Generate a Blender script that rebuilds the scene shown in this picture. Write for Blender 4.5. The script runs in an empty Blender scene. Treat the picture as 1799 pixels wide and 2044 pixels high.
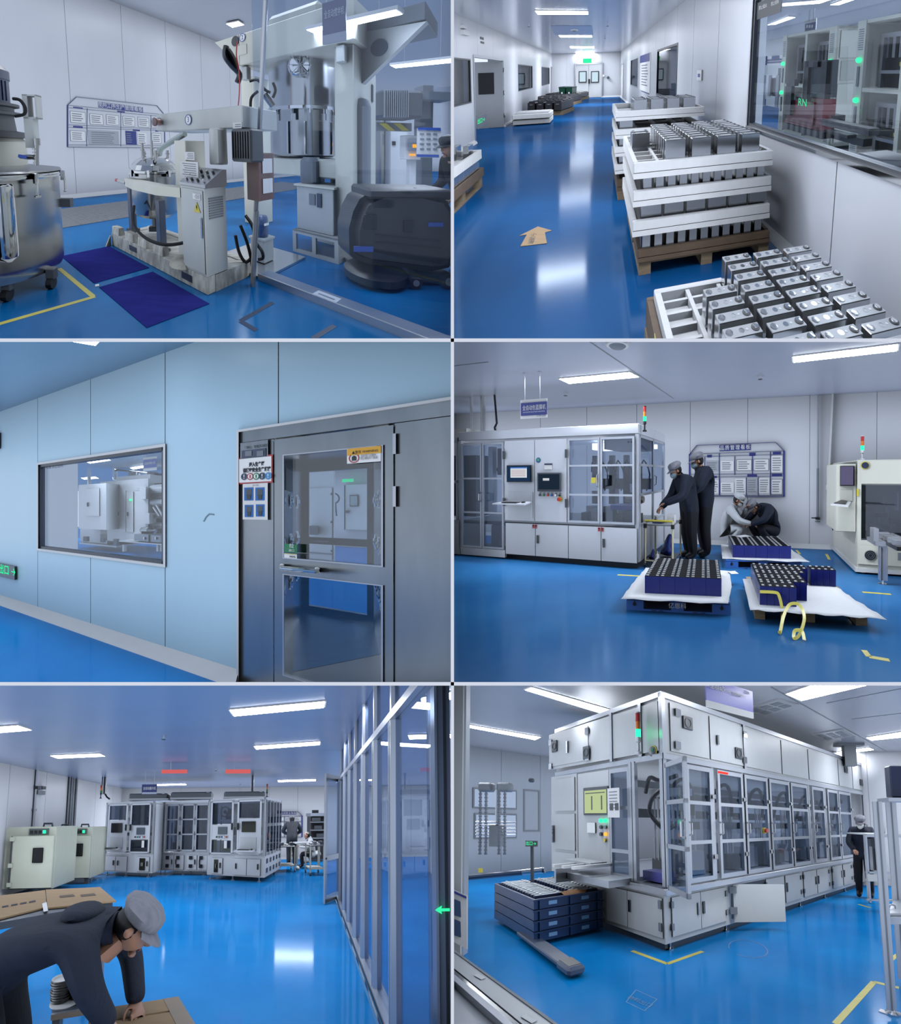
import bpy, bmesh, math, random
from mathutils import Vector, Matrix, Euler

# ------------------------------------------------------------------ camera, world, exposure
random.seed(7)
SC = bpy.context.scene
COL = SC.collection
W, H, F = 1799.0, 2044.0, 2400.0          # frame and focal length in pixels
EYE = Vector((0.0,0.0,2.0))
cam_data = bpy.data.cameras.new('camera')
cam_data.sensor_fit = 'VERTICAL'
cam_data.sensor_height = 36.0
cam_data.lens = 36.0 * F / H
cam_data.clip_start = 0.1
cam_data.clip_end = 400.0
camera = bpy.data.objects.new('camera',cam_data)
COL.objects.link(camera)
camera.location = EYE
camera.rotation_euler = (math.pi / 2,0,0)
SC.camera = camera
SC.view_settings.view_transform = 'Standard'
SC.view_settings.look = 'None'
SC.view_settings.exposure = 0.08
SC.view_settings.gamma = 1.0
SC.view_settings.use_curve_mapping = False
SC.cycles.use_denoising = True
SC.cycles.max_bounces = 6
SC.cycles.diffuse_bounces = 3
SC.cycles.glossy_bounces = 3
SC.cycles.transmission_bounces = 4
SC.cycles.transparent_max_bounces = 14
SC.cycles.use_adaptive_sampling = True
SC.cycles.adaptive_threshold = 0.03
SC.cycles.use_fast_gi = True
SC.cycles.fast_gi_method = 'REPLACE'
SC.cycles.ao_bounces_render = 1
SC.cycles.sample_clamp_indirect = 6.0
SC.cycles.caustics_reflective = False
SC.cycles.caustics_refractive = False
world = bpy.data.worlds.new('world')
SC.world = world
world.use_nodes = True
bgn = world.node_tree.nodes['Background']
bgn.inputs[0].default_value = (0.80,0.88,1.0,1)
bgn.inputs[1].default_value = 1.0
world.light_settings.distance = 0.9
world.light_settings.ao_factor = 0.78


# ------------------------------------------------------------------ rooms
# The photograph shows six rooms one above and beside the other: each is built as a deep box behind a white
# divider, tilted as a whole, and modelled in its own metres (x right, y into the room, z up, floor at z = 0).
class Room:
    def __init__(s,rect,tilt,depth,eye):
        s.rect, s.k, s.h = rect, depth, eye
        s.R = Euler([math.radians(a) for a in tilt],'XYZ').to_matrix()
        s.O = EYE - s.R @ Vector((0,0,eye))
        s.objs = []

    def w(s,p):
        return s.O + s.R @ Vector((p[0],p[1] * s.k,p[2]))

    def loc(s,p):
        return Vector((p[0],p[1] * s.k,p[2]))

    def ray(s,px,py):
        d = s.R.transposed() @ Vector(((px - W / 2) / F,1,-(py - H / 2) / F))
        return Vector((d.x,d.y / s.k,d.z))

    def fl(s,px,py,z=0.0):                 # point of the level z seen at a pixel
        r = s.ray(px,py)
        t = (z - s.h) / r.z
        return Vector((r.x * t,r.y * t,z))

    def at(s,px,py,y):                     # point at depth y seen at a pixel
        r = s.ray(px,py)
        t = y / r.y
        return Vector((r.x * t,y,s.h + r.z * t))

    def px(s,p):                             # pixel of a room point
        w_ = s.w(p) - EYE
        return (W / 2 + F * w_.x / w_.y,H / 2 - F * w_.z / w_.y)


R1 = Room((0,0,901,676),(16.603,-1.75,9.981),4.35,1.55)
R2 = Room((906,0,1799,676),(19.873,1.767,-10.074),4.27,1.60)
R3 = Room((0,682,901,1362),(0.112,0.0,10.462),5.12,1.55)
R4 = Room((906,682,1799,1362),(1.777,0.05,-10.554),3.71,1.50)
R5 = Room((0,1368,901,2044),(-14.153,1.687,9.999),4.05,1.60)
R6 = Room((906,1368,1799,2044),(-14.203,-1.712,-10.083),3.56,1.60)
FRONT = 3.0                                  # where the white dividers stand


class Plane:
    """A vertical plane of a room: origin a, direction towards b; local x along it, y behind it, z up."""
    def __init__(s,room,a,b):
        s.room = room
        a, b = Vector((a[0],a[1],0)), Vector((b[0],b[1],0))
        s.o, s.u = a, (b - a).normalized()
        s.n = Vector((s.u.y,-s.u.x,0))      # towards the viewer when x runs to the right
        s.M = Matrix(((s.u.x,-s.n.x,0,a.x),(s.u.y,-s.n.y,0,a.y),(0,0,1,0),(0,0,0,1)))

    def hit(s,px,py,d=0.0):                # (x, z) on the plane, d in front of it
        r = s.room.ray(px,py)
        o = s.o + s.n * d
        e = Vector((0,0,s.room.h))
        t = (o - e).dot(s.n) / r.dot(s.n)
        p = e + r * t
        return (p - s.o).dot(s.u), p.z

    def p(s,x,y,z):
        return s.M @ Vector((x,y,z))


def frame(o,yaw=0.0):
    return Matrix.Translation(Vector(o)) @ Matrix.Rotation(yaw,4,'Z')


# ------------------------------------------------------------------ mesh builder
class MB:
    def __init__(s,M=None):
        s.bm = bmesh.new()
        s.M = M if M is not None else Matrix()
        s.mi = 0

    def v(s,p):
        return s.bm.verts.new(s.M @ Vector(p))

    def poly(s,pts):
        f = s.bm.faces.new([s.v(p) for p in pts])
        f.material_index = s.mi
        return f

    def box(s,x0,x1,y0,y1,z0,z1,bev=0.0,seg=1):
        c = [s.v((x,y,z)) for z in (z0,z1) for y in (y0,y1) for x in (x0,x1)]
        fs = []
        for q in ((0,1,3,2),(4,6,7,5),(0,4,5,1),(1,5,7,3),(3,7,6,2),(2,6,4,0)):
            f = s.bm.faces.new([c[i] for i in q])
            f.material_index = s.mi
            fs.append(f)
        if bev > 0:
            es = list({e for f in fs for e in f.edges})
            bmesh.ops.bevel(s.bm,geom=es + c,offset=bev,segments=seg,affect='EDGES',profile=0.6)
        return s

    def prism(s,pts,a,b):
        """A closed outline pts (3D) swept from offset a to offset b (vectors)."""
        a, b = Vector(a), Vector(b)
        lo = [s.v(Vector(p) + a) for p in pts]
        hi = [s.v(Vector(p) + b) for p in pts]
        n = len(pts)
        for f in (lo[::-1],hi):
            s.bm.faces.new(f).material_index = s.mi
        for i in range(n):
            s.bm.faces.new((lo[i],lo[(i + 1) % n],hi[(i + 1) % n],hi[i])).material_index = s.mi
        return s

    def ring(s,c,ax,r,n,r2=None,up=None):
        ax = Vector(ax).normalized()
        t = Vector(up) if up else (Vector((0,0,1)) if abs(ax.z) < 0.9 else Vector((0,1,0)))
        e1 = ax.cross(t).normalized()
        e2 = ax.cross(e1).normalized()
        r2 = r if r2 is None else r2
        c = Vector(c)
        return [s.v(c + e1 * (r * math.cos(2 * math.pi * i / n)) + e2 * (r2 * math.sin(2 * math.pi * i / n))) for i in range(n)]

    def skin(s,rings,cap=True,closed=False):
        n = len(rings[0])
        for a, b in zip(rings,rings[1:] + ([rings[0]] if closed else [])):
            for i in range(n):
                s.bm.faces.new((a[i],a[(i + 1) % n],b[(i + 1) % n],b[i])).material_index = s.mi
        if cap and not closed:
            s.bm.faces.new(rings[0][::-1]).material_index = s.mi
            s.bm.faces.new(rings[-1]).material_index = s.mi
        return s

    def cyl(s,p0,p1,r0,r1=None,n=14,cap=True):
        p0, p1 = Vector(p0), Vector(p1)
        ax = p1 - p0
        return s.skin([s.ring(p0,ax,r0,n),s.ring(p1,ax,r0 if r1 is None else r1,n)],cap)

    def lathe(s,c,prof,n=28,ax=(0,0,1),cap=True):
        """prof: list of (radius, height along ax)."""
        c, a = Vector(c), Vector(ax).normalized()
        return s.skin([s.ring(c + a * z,a,max(r,1e-4),n) for r,z in prof],cap)

    def tube(s,pts,r,n=8,closed=False,smooth=0):
        pts = [Vector(p) for p in pts]
        if smooth:
            pts = catmull(pts,smooth)
        rings = []
        up = None
        for i, p in enumerate(pts):
            a = pts[max(i - 1,0)]
            b = pts[min(i + 1,len(pts) - 1)]
            d = (b - a).normalized()
            if up is None:
                up = Vector((0,0,1)) if abs(d.z) < 0.9 else Vector((1,0,0))
            e1 = d.cross(up).normalized()
            up = e1.cross(d).normalized()
            rr = r[i] if isinstance(r,(list,tuple)) else r
            rings.append([s.v(p + e1 * (rr * math.cos(2 * math.pi * j / n)) + up * (rr * math.sin(2 * math.pi * j / n))) for j in range(n)])
        return s.skin(rings,True,closed)

    def sphere(s,c,r,n=14,m=8,sc=(1,1,1)):
        c = Vector(c)
        rings = []
        for i in range(1,m):
            a = math.pi * i / m
            rings.append([s.v(c + Vector((r * sc[0] * math.sin(a) * math.cos(2 * math.pi * j / n),r * sc[1] * math.sin(a) * math.sin(2 * math.pi * j / n),-r * sc[2] * math.cos(a)))) for j in range(n)])
        return s.skin(rings)

    def bar(s,a,b,w,d=None):
        """A square bar between two points."""
        a, b = Vector(a), Vector(b)
        ax = (b - a).normalized()
        t = Vector((0,0,1)) if abs(ax.z) < 0.9 else Vector((0,1,0))
        e1 = ax.cross(t).normalized() * (w / 2)
        e2 = ax.cross(e1).normalized() * ((d if d else w) / 2)
        q = [e1 + e2,e1 - e2,-e1 - e2,-e1 + e2]
        return s.skin([[s.v(a + i) for i in q],[s.v(b + i) for i in q]])

    def strip(s,pts,w,up=(0,0,1),th=0.002):
        """A flat band of width w along points, lying across `up`."""
        pts = [Vector(p) for p in pts]
        up = Vector(up)
        rings = []
        for i, p in enumerate(pts):
            d = (pts[min(i + 1,len(pts) - 1)] - pts[max(i - 1,0)]).normalized()
            e = d.cross(up).normalized() * (w / 2)
            rings.append([s.v(p + e),s.v(p - e),s.v(p - e + up * th),s.v(p + e + up * th)])
        return s.skin(rings)

    def mesh(s,me,M):
        off = [s.v(M @ v.co) for v in me.vertices]
        for p in me.polygons:
            try:
                s.bm.faces.new([off[i] for i in p.vertices]).material_index = s.mi
            except ValueError:
                pass
        return s


def catmull(pts,k):
    out = []
    P = [pts[0]] + list(pts) + [pts[-1]]
    for i in range(1,len(P) - 2):
        for j in range(k):
            t = j / k
            a, b, c, d = P[i - 1], P[i], P[i + 1], P[i + 2]
            out.append(0.5 * ((2 * b) + (c - a) * t + (2 * a - 5 * b + 4 * c - d) * t * t + (3 * b - a - 3 * c + d) * t ** 3))
    out.append(P[-2])
    return out


_fonts = {}


def text_mesh(txt,size,align='CENTER',bold=0.0):
    key = (txt,size,align,bold)
    if key not in _fonts:
        cu = bpy.data.curves.new('lettering','FONT')
        cu.body = txt
        cu.size = size
        cu.align_x = align
        cu.align_y = 'CENTER'
        cu.resolution_u = 2
        cu.offset = bold
        ob = bpy.data.objects.new('lettering',cu)
        me = bpy.data.meshes.new_from_object(ob)
        bpy.data.objects.remove(ob)
        _fonts[key] = me
    return _fonts[key]


# ------------------------------------------------------------------ objects
def _finish(mb,room,base,mat,smooth,weld=True):
    bm = mb.bm
    if weld:
        bmesh.ops.recalc_face_normals(bm,faces=bm.faces[:])
    b = Vector(base)
    k = room.k
    for v in bm.verts:
        v.co = Vector((v.co.x - b.x,(v.co.y - b.y) * k,v.co.z - b.z))
    me = bpy.data.meshes.new('mesh')
    bm.to_mesh(me)
    bm.free()
    for m in (mat if isinstance(mat,(list,tuple)) else [mat]):
        me.materials.append(m)
    if smooth:
        me.shade_smooth()
        me.set_sharp_from_angle(angle=math.radians(smooth))
    return me


def _put(o,room,base):
    COL.objects.link(o)
    o.matrix_world = Matrix.Translation(room.w(base)) @ room.R.to_4x4()
    o['_b'] = tuple(base)
    room.objs.append(o)


def tag(o,label=None,cat=None,group=None,kind=None):
    for k, v in (('label',label),('category',cat),('group',group),('kind',kind)):
        if v:
            o[k] = v
    return o


def thing(room,name,base,label,cat,group=None):
    o = bpy.data.objects.new(name,None)
    o.empty_display_size = 0.1
    _put(o,room,base)
    o_room[o.name] = room
    return tag(o,label,cat,group)


o_room = {}


def part(par,name,mb,mat,smooth=35,label=None,kind=None):
    top = par
    while top.parent:
        top = top.parent
    room = o_room[top.name]
    me = _finish(mb,room,top['_b'],mat,smooth)
    o = bpy.data.objects.new(name,me)
    COL.objects.link(o)
    o.parent = par
    room.objs.append(o)
    return tag(o,label,kind=kind)


def solo(room,name,mb,mat,base,label,cat,group=None,smooth=35,kind=None):
    me = _finish(mb,room,base,mat,smooth)
    o = bpy.data.objects.new(name,me)
    _put(o,room,base)
    o_room[o.name] = room
    return tag(o,label,cat,group,kind)


def struct(room,name,mb,mat,base=(0,3,0),smooth=0):
    me = _finish(mb,room,base,mat,smooth)
    o = bpy.data.objects.new(name,me)
    _put(o,room,base)
    o_room[o.name] = room
    o['kind'] = 'structure'
    return o


def dup(root,d,label=None,group=None):
    """A copy of a thing with its parts and sub-parts, moved by d (room metres)."""
    room = o_room[root.name]

    def cp(o,par):
        c = o.copy()
        COL.objects.link(c)
        c.parent = par
        room.objs.append(c)
        for ch in [x for x in room.kids.get(o.name,[])]:
            cp(ch,c)
        return c
    room.kids = {}
    for o in room.objs:
        if o.parent:
            room.kids.setdefault(o.parent.name,[]).append(o)
    c = cp(root,None)
    o_room[c.name] = room
    b = Vector(root['_b']) + Vector(d)
    c.matrix_world = Matrix.Translation(room.w(b)) @ room.R.to_4x4()
    c['_b'] = tuple(b)
    return tag(c,label,None,group)


def lettering(par,name,M,txt,size,mat,align='CENTER',bold=0.0,th=0.0):
    """Flat lettering: M places text x/y in the room (x right, z up, on local y = 0)."""
    mb = MB()
    me = text_mesh(txt,size,align,bold)
    A = Matrix(((1,0,0,0),(0,0,1,0),(0,1,0,0),(0,0,0,1)))
    mb.mesh(me,M @ A)
    return part(par,name,mb,mat,smooth=0)


# ------------------------------------------------------------------ materials
def lin(c):
    return tuple((x / 255 / 12.92) if x / 255 <= 0.04045 else ((x / 255 + 0.055) / 1.055) ** 2.4 for x in c) + (1,)


MATS = {}


def mat(name,rgb,rough=0.5,metal=0.0,var=0.0,vscale=3.0,bump=0.0,bscale=40.0,coat=0.0,emit=0.0,spec=0.5,stretch=(1,1,1),col2=None):
    if name in MATS:
        return MATS[name]
    m = bpy.data.materials.new(name)
    m.use_nodes = True
    nt = m.node_tree
    b = nt.nodes['Principled BSDF']
    c = lin(rgb)
    b.inputs['Base Color'].default_value = c
    b.inputs['Roughness'].default_value = rough
    b.inputs['Metallic'].default_value = metal
    b.inputs['Specular IOR Level'].default_value = spec
    b.inputs['Coat Weight'].default_value = coat
    b.inputs['Coat Roughness'].default_value = 0.05
    if emit:
        b.inputs['Emission Color'].default_value = c
        b.inputs['Emission Strength'].default_value = emit
    tc = nt.nodes.new('ShaderNodeTexCoord')
    mp = nt.nodes.new('ShaderNodeMapping')
    mp.inputs['Scale'].default_value = stretch
    nt.links.new(tc.outputs['Object'],mp.inputs['Vector'])
    n1 = nt.nodes.new('ShaderNodeTexNoise')
    n1.inputs['Scale'].default_value = vscale
    n1.inputs['Detail'].default_value = 4
    nt.links.new(mp.outputs['Vector'],n1.inputs['Vector'])
    mx = nt.nodes.new('ShaderNodeMixRGB')
    d = 1 - (var if var else 0.03)
    mx.inputs['Color1'].default_value = lin(col2) if col2 else (c[0] * d,c[1] * d,c[2] * d,1)
    mx.inputs['Color2'].default_value = c
    rm = nt.nodes.new('ShaderNodeValToRGB')
    rm.color_ramp.elements[0].position = 0.35
    rm.color_ramp.elements[1].position = 0.65
    nt.links.new(n1.outputs['Fac'],rm.inputs['Fac'])
    nt.links.new(rm.outputs['Color'],mx.inputs['Fac'])
    nt.links.new(mx.outputs['Color'],b.inputs['Base Color'])
    if bump:
        n2 = nt.nodes.new('ShaderNodeTexNoise')
        n2.inputs['Scale'].default_value = bscale
        n2.inputs['Detail'].default_value = 2
        nt.links.new(mp.outputs['Vector'],n2.inputs['Vector'])
        bp = nt.nodes.new('ShaderNodeBump')
        bp.inputs['Strength'].default_value = bump
        bp.inputs['Distance'].default_value = 0.02
        nt.links.new(n2.outputs['Fac'],bp.inputs['Height'])
        nt.links.new(bp.outputs['Normal'],b.inputs['Normal'])
    MATS[name] = m
    return m


def glass(name,tint,refl=0.08,rough=0.0,haze=0.0,hcol=(150,170,200)):
    if name in MATS:
        return MATS[name]
    m = bpy.data.materials.new(name)
    m.use_nodes = True
    nt = m.node_tree
    nt.nodes.remove(nt.nodes['Principled BSDF'])
    out = nt.nodes['Material Output']
    tr = nt.nodes.new('ShaderNodeBsdfTransparent')
    tr.inputs[0].default_value = lin(tint)
    gl = nt.nodes.new('ShaderNodeBsdfGlossy')
    gl.inputs['Roughness'].default_value = rough
    gl.inputs[0].default_value = (1,1,1,1)
    mx = nt.nodes.new('ShaderNodeMixShader')
    mx.inputs[0].default_value = refl
    nt.links.new(tr.outputs[0],mx.inputs[1])
    nt.links.new(gl.outputs[0],mx.inputs[2])
    last = mx
    if haze:
        df = nt.nodes.new('ShaderNodeBsdfDiffuse')
        df.inputs[0].default_value = lin(hcol)
        nz = nt.nodes.new('ShaderNodeTexNoise')
        nz.inputs['Scale'].default_value = 1.3
        mr = nt.nodes.new('ShaderNodeMapRange')
        mr.inputs['To Min'].default_value = haze * 0.6
        mr.inputs['To Max'].default_value = haze * 1.4
        nt.links.new(nz.outputs['Fac'],mr.inputs['Value'])
        m2 = nt.nodes.new('ShaderNodeMixShader')
        nt.links.new(mr.outputs[0],m2.inputs[0])
        nt.links.new(mx.outputs[0],m2.inputs[1])
        nt.links.new(df.outputs[0],m2.inputs[2])
        last = m2
    nt.links.new(last.outputs[0],out.inputs[0])
    MATS[name] = m
    return m


def epoxy(name,rgb,rgb2,k,rough=0.12,refl=0.12):
    """Blue floor paint: faint clouds of colour under a thin, slightly wavy gloss."""
    m = mat(name,rgb,rough=0.7,var=0.2,vscale=0.9,spec=0.0,stretch=(1,1 / k,1),col2=rgb2)
    nt = m.node_tree
    b = nt.nodes['Principled BSDF']
    gl = nt.nodes.new('ShaderNodeBsdfGlossy')
    gl.inputs[0].default_value = (0.8,0.9,1.0,1)
    gl.inputs['Roughness'].default_value = rough
    n = nt.nodes.new('ShaderNodeTexNoise')
    n.inputs['Scale'].default_value = 2.2
    n.inputs['Detail'].default_value = 3
    bp = nt.nodes.new('ShaderNodeBump')
    bp.inputs['Strength'].default_value = 0.05
    bp.inputs['Distance'].default_value = 0.02
    nt.links.new(nt.nodes['Mapping'].outputs[0],n.inputs['Vector'])
    nt.links.new(n.outputs['Fac'],bp.inputs['Height'])
    nt.links.new(bp.outputs['Normal'],gl.inputs['Normal'])
    mx = nt.nodes.new('ShaderNodeMixShader')
    mx.inputs[0].default_value = refl
    nt.links.new(b.outputs[0],mx.inputs[1])
    nt.links.new(gl.outputs[0],mx.inputs[2])
    nt.links.new(mx.outputs[0],nt.nodes['Material Output'].inputs[0])
    return m


def lamp_mat(name,rgb,e):
    if name in MATS:
        return MATS[name]
    m = bpy.data.materials.new(name)
    m.use_nodes = True
    nt = m.node_tree
    nt.nodes.remove(nt.nodes['Principled BSDF'])
    em = nt.nodes.new('ShaderNodeEmission')
    em.inputs[0].default_value = lin(rgb)
    em.inputs[1].default_value = e
    nt.links.new(em.outputs[0],nt.nodes['Material Output'].inputs[0])
    MATS[name] = m
    return m


WALL = mat('white_wall_panel',(208,212,222),rough=0.3,var=0.03,vscale=0.6,spec=0.12)
SEAM = mat('wall_seam',(196,200,208),rough=0.4)
CEIL = mat('ceiling_panel',(200,208,222),rough=0.25,var=0.04,vscale=0.5)
STEEL = mat('stainless_steel',(176,178,180),rough=0.2,metal=1.0,var=0.12,vscale=2.5,stretch=(1,1,0.15))
BRUSH = mat('brushed_steel',(150,154,158),rough=0.3,metal=1.0,var=0.15,vscale=3.0,stretch=(6,6,0.3),bump=0.02,bscale=30)
CHROME = mat('chrome',(205,208,212),rough=0.08,metal=1.0)
ALU = mat('aluminium_profile',(190,194,202),rough=0.3,metal=0.75,var=0.05)
CREAM = mat('cream_machine_paint',(214,216,206),rough=0.4,var=0.05,vscale=1.5)
GREYP = mat('grey_machine_paint',(190,196,198),rough=0.4,var=0.06,vscale=1.5)
WHITEP = mat('white_machine_paint',(214,218,224),rough=0.35,var=0.03)
DGREY = mat('dark_grey_paint',(70,76,84),rough=0.45,var=0.1)
MGREY = mat('mid_grey_paint',(120,128,138),rough=0.45,var=0.08)
BLACK = mat('black_plastic',(24,26,30),rough=0.4,var=0.2)
BLACKG = mat('black_gloss',(14,15,18),rough=0.12)
RUBBER = mat('black_rubber',(22,22,24),rough=0.7)
NAVY = mat('navy_paint',(28,42,78),rough=0.35,var=0.1)
BLUEP = mat('blue_print',(46,58,140),rough=0.5)
WHITE = mat('white_print',(240,242,245),rough=0.5)
PAPER = mat('white_paper',(228,230,234),rough=0.7,var=0.04,vscale=12)
INK = mat('black_ink',(40,44,54),rough=0.7)
GINK = mat('grey_ink',(130,136,150),rough=0.7)
YEL = mat('yellow_tape',(214,200,70),rough=0.5,var=0.12,vscale=8)
RED = mat('red_paint',(190,40,40),rough=0.4)
ORANGE = mat('orange_lens',(230,120,40),rough=0.3)
GREEN = mat('green_print',(30,130,80),rough=0.5)
BLUEV = mat('blue_handle',(40,80,170),rough=0.4)
GREENL = lamp_mat('green_lamp',(40,255,150),2.2)
GREENS = lamp_mat('green_exit_glow',(50,250,160),1.2)
REDL = lamp_mat('red_lamp',(255,60,50),1.5)
AMBERL = lamp_mat('amber_lamp',(255,170,60),1.5)
LIGHT = lamp_mat('light_diffuser',(246,249,255),17.0)
FOAM = mat('white_foam',(232,234,238),rough=0.8,var=0.05,vscale=8,bump=0.1,bscale=60)
CARD = mat('brown_cardboard',(176,146,108),rough=0.8,var=0.1,vscale=5)
CARDD = mat('dark_cardboard',(110,92,76),rough=0.8,var=0.15,vscale=5)
WOOD = mat('pallet_wood',(150,132,108),rough=0.8,var=0.3,vscale=10,stretch=(1,0.2,4))
SKIN = mat('skin',(200,150,126),rough=0.5,var=0.05,vscale=8)
HAIR = mat('black_hair',(24,20,20),rough=0.6)
NAVYC = mat('navy_cloth',(29,39,60),rough=0.8,var=0.2,vscale=9,bump=0.25,bscale=14)
DARKC = mat('charcoal_cloth',(52,56,64),rough=0.8,var=0.2,vscale=9,bump=0.25,bscale=14)
TROUS = mat('dark_trousers',(30,32,40),rough=0.85,var=0.2,vscale=7,bump=0.2,bscale=12)
WHITEC = mat('white_cloth',(206,212,220),rough=0.8,var=0.1,vscale=9,bump=0.3,bscale=14)
CAPC = mat('grey_cap_cloth',(146,148,160),rough=0.85,var=0.2,vscale=14)
MASKC = mat('pale_blue_mask',(170,196,214),rough=0.8)
SHOE = mat('black_shoe',(20,20,22),rough=0.5)
SCREEN = mat('dark_screen',(30,36,50),rough=0.12)
GLASSC = glass('clear_glass',(232,238,244),0.07)
GLASSD = glass('tinted_glass',(150,160,176),0.12)
PVC = glass('machine_pane',(205,214,226),0.09)


# ------------------------------------------------------------------ shared builders
def light(room,c4,label,group,th=0.05,mat_=None,cords=None):
    """A flat ceiling light from its four lower corners (room points, in order round)."""
    c = sum((Vector(p) for p in c4),Vector()) / 4
    t = thing(room,'ceiling_light',c,label,'ceiling light',group)
    fr = MB()
    out = [c + (Vector(p) - c) * 1.04 for p in c4]
    fr.prism(out,(0,0,0.004),(0,0,th))
    part(t,'housing',fr,WHITEP,0)
    d = MB()
    d.prism([Vector(p) for p in c4],(0,0,0),(0,0,0.006))
    part(t,'diffuser',d,mat_ or LIGHT,0)
    if cords:
        for f in (0.2,0.8):
            p = Vector(c4[0]).lerp(Vector(c4[1]),f)
            q = Vector(c4[3]).lerp(Vector(c4[2]),f)
            m = (p + q) / 2
            cb = MB()
            cb.cyl(m + Vector((0,0,th)),(m.x,m.y,cords),0.006,n=6)
            part(t,'suspension_rod',cb,ALU)
    return t


def panel_wall(room,name,pl,x0,x1,z0,z1,seams,holes=(),th=0.05,m=None,gap=0.008,child='wall_panel'):
    """A wall of upright sandwich panels: each panel between two seams is a piece of its own; holes = (x0, x1, z0, z1)."""
    m = m or WALL
    bk = MB(pl.M)
    cuts = sorted([x0] + [s for s in seams if x0 + 0.02 < s < x1 - 0.02] + [x1])

    def cells(a,b):
        zs = []
        hs = [h for h in holes if h[0] < b - 1e-4 and h[1] > a + 1e-4]
        xs = sorted({a,b} | {min(max(h[0],a),b) for h in hs} | {min(max(h[1],a),b) for h in hs})
        for p, q in zip(xs,xs[1:]):
            if q - p < 1e-4:
                continue
            z = z0
            for h in sorted([h for h in hs if h[0] <= p + 1e-4 and h[1] >= q - 1e-4],key=lambda h: h[2]):
                if h[2] > z + 1e-4:
                    zs.append((p,q,z,h[2]))
                z = max(z,h[3])
            if z < z1 - 1e-4:
                zs.append((p,q,z,z1))
        return zs
    for a, b in zip(cuts,cuts[1:]):
        for c in cells(a,b):
            bk.box(c[0],c[1],0.006,th,c[2],c[3])
    w = struct(room,name,bk,SEAM)
    for a, b in zip(cuts,cuts[1:]):
        pc = MB(pl.M)
        for c in cells(a + gap / 2,b - gap / 2):
            pc.box(c[0],c[1],-0.004,0.0055,c[2],c[3])
        part(w,child,pc,m,0)
    return w


def baseboard(room,name,pl,x0,x1,gaps=(),h=0.09,d=0.05,m=None):
    mb = MB(pl.M)
    xs = [x0] + [g for p in gaps for g in p] + [x1]
    for a, b in zip(xs[::2],xs[1::2]):
        if b - a > 0.01:
            mb.prism([(a,-0.004,h),(a,-0.004,0),(a,-d,0),(a,-d * 0.8,h * 0.25),(a,-d * 0.35,h * 0.7)],(0,0,0),(b - a,0,0))
    return struct(room,name,mb,m or WHITEP)


def rect(pl,x0,y0,x1,y1,d=0.0):
    """Plane rectangle (x0, x1, z0, z1) seen between two opposite pixel corners."""
    a, b = pl.hit(x0,y0,d), pl.hit(x1,y1,d)
    return min(a[0],b[0]), max(a[0],b[0]), min(a[1],b[1]), max(a[1],b[1])


def pbox(pl,px,d0,d1,mb=None,bev=0.0):
    """A box on a plane covering a pixel rectangle, from d0 to d1 in front of it."""
    mb = mb or MB(pl.M)
    r = rect(pl,*px)
    mb.box(r[0],r[1],-d1,-d0,r[2],r[3],bev)
    return mb


def ptext(par,pl,cx,cy,hpx,txt,m,d=0.004,name='lettering',bold=0.0,align='CENTER',width=None):
    """Lettering on a plane centred at a pixel; hpx its height and width its length in pixels."""
    x, z = pl.hit(cx,cy,d)
    s = abs(pl.hit(cx,cy - hpx / 2,d)[1] - pl.hit(cx,cy + hpx / 2,d)[1]) * 1.12
    me = text_mesh(txt,1.0,align,bold / max(s,1e-6) if bold else 0.0)
    sx = s
    if width:
        w = abs(pl.hit(cx + width / 2,cy,d)[0] - pl.hit(cx - width / 2,cy,d)[0])
        xs = [v.co.x for v in me.vertices] or [0,1]
        sx = w / max(max(xs) - min(xs),1e-6)
    mb = MB(pl.M)
    A = Matrix(((sx,0,0,x),(0,0,1,-d),(0,s,0,z),(0,0,0,1)))
    mb.mesh(me,A)
    return part(par,name,mb,m,0)


def ruled(pl,px,n,d,m_frac=0.8):
    """Rows of fine print on a sheet given by its pixel rectangle."""
    mb = MB(pl.M)
    x0, x1, z0, z1 = rect(pl,*px)
    for i in range(n):
        z = z1 - (z1 - z0) * (i + 1) / (n + 1)
        e = x0 + (x1 - x0) * (0.1 + m_frac * (0.75 + 0.25 * random.random()))
        mb.box(x0 + (x1 - x0) * 0.1,e,-d - 0.001,-d,z - (z1 - z0) * 0.16 / n,z + (z1 - z0) * 0.16 / n)
    return mb


class Fr:
    """A thing's own upright axes: origin a, x towards b, y behind, z up."""
    def __init__(s,room,a,b):
        pl = Plane(room,a,b)
        s.room, s.M, s.pl = room, pl.M, pl
        s.I = s.M.inverted()
        s.e = s.I @ Vector((0,0,room.h))

    def r(s,px,py):
        return s.I.to_3x3() @ s.room.ray(px,py)

    def z(s,px,py,z=0.0):                  # on level z -> (x, y)
        d = s.r(px,py)
        t = (z - s.e.z) / d.z
        p = s.e + d * t
        return round(p.x,3), round(p.y,3)

    def x(s,px,py,x=0.0):                  # on the upright plane at x -> (y, z)
        d = s.r(px,py)
        t = (x - s.e.x) / d.x
        p = s.e + d * t
        return round(p.y,3), round(p.z,3)

    def y(s,px,py,y=0.0):                  # on the upright plane at y -> (x, z)
        d = s.r(px,py)
        t = (y - s.e.y) / d.y
        p = s.e + d * t
        return round(p.x,3), round(p.z,3)

    def mb(s):
        return MB(s.M)

    def p(s,x,y,z=0.0):
        return s.M @ Vector((x,y,z))


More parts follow.
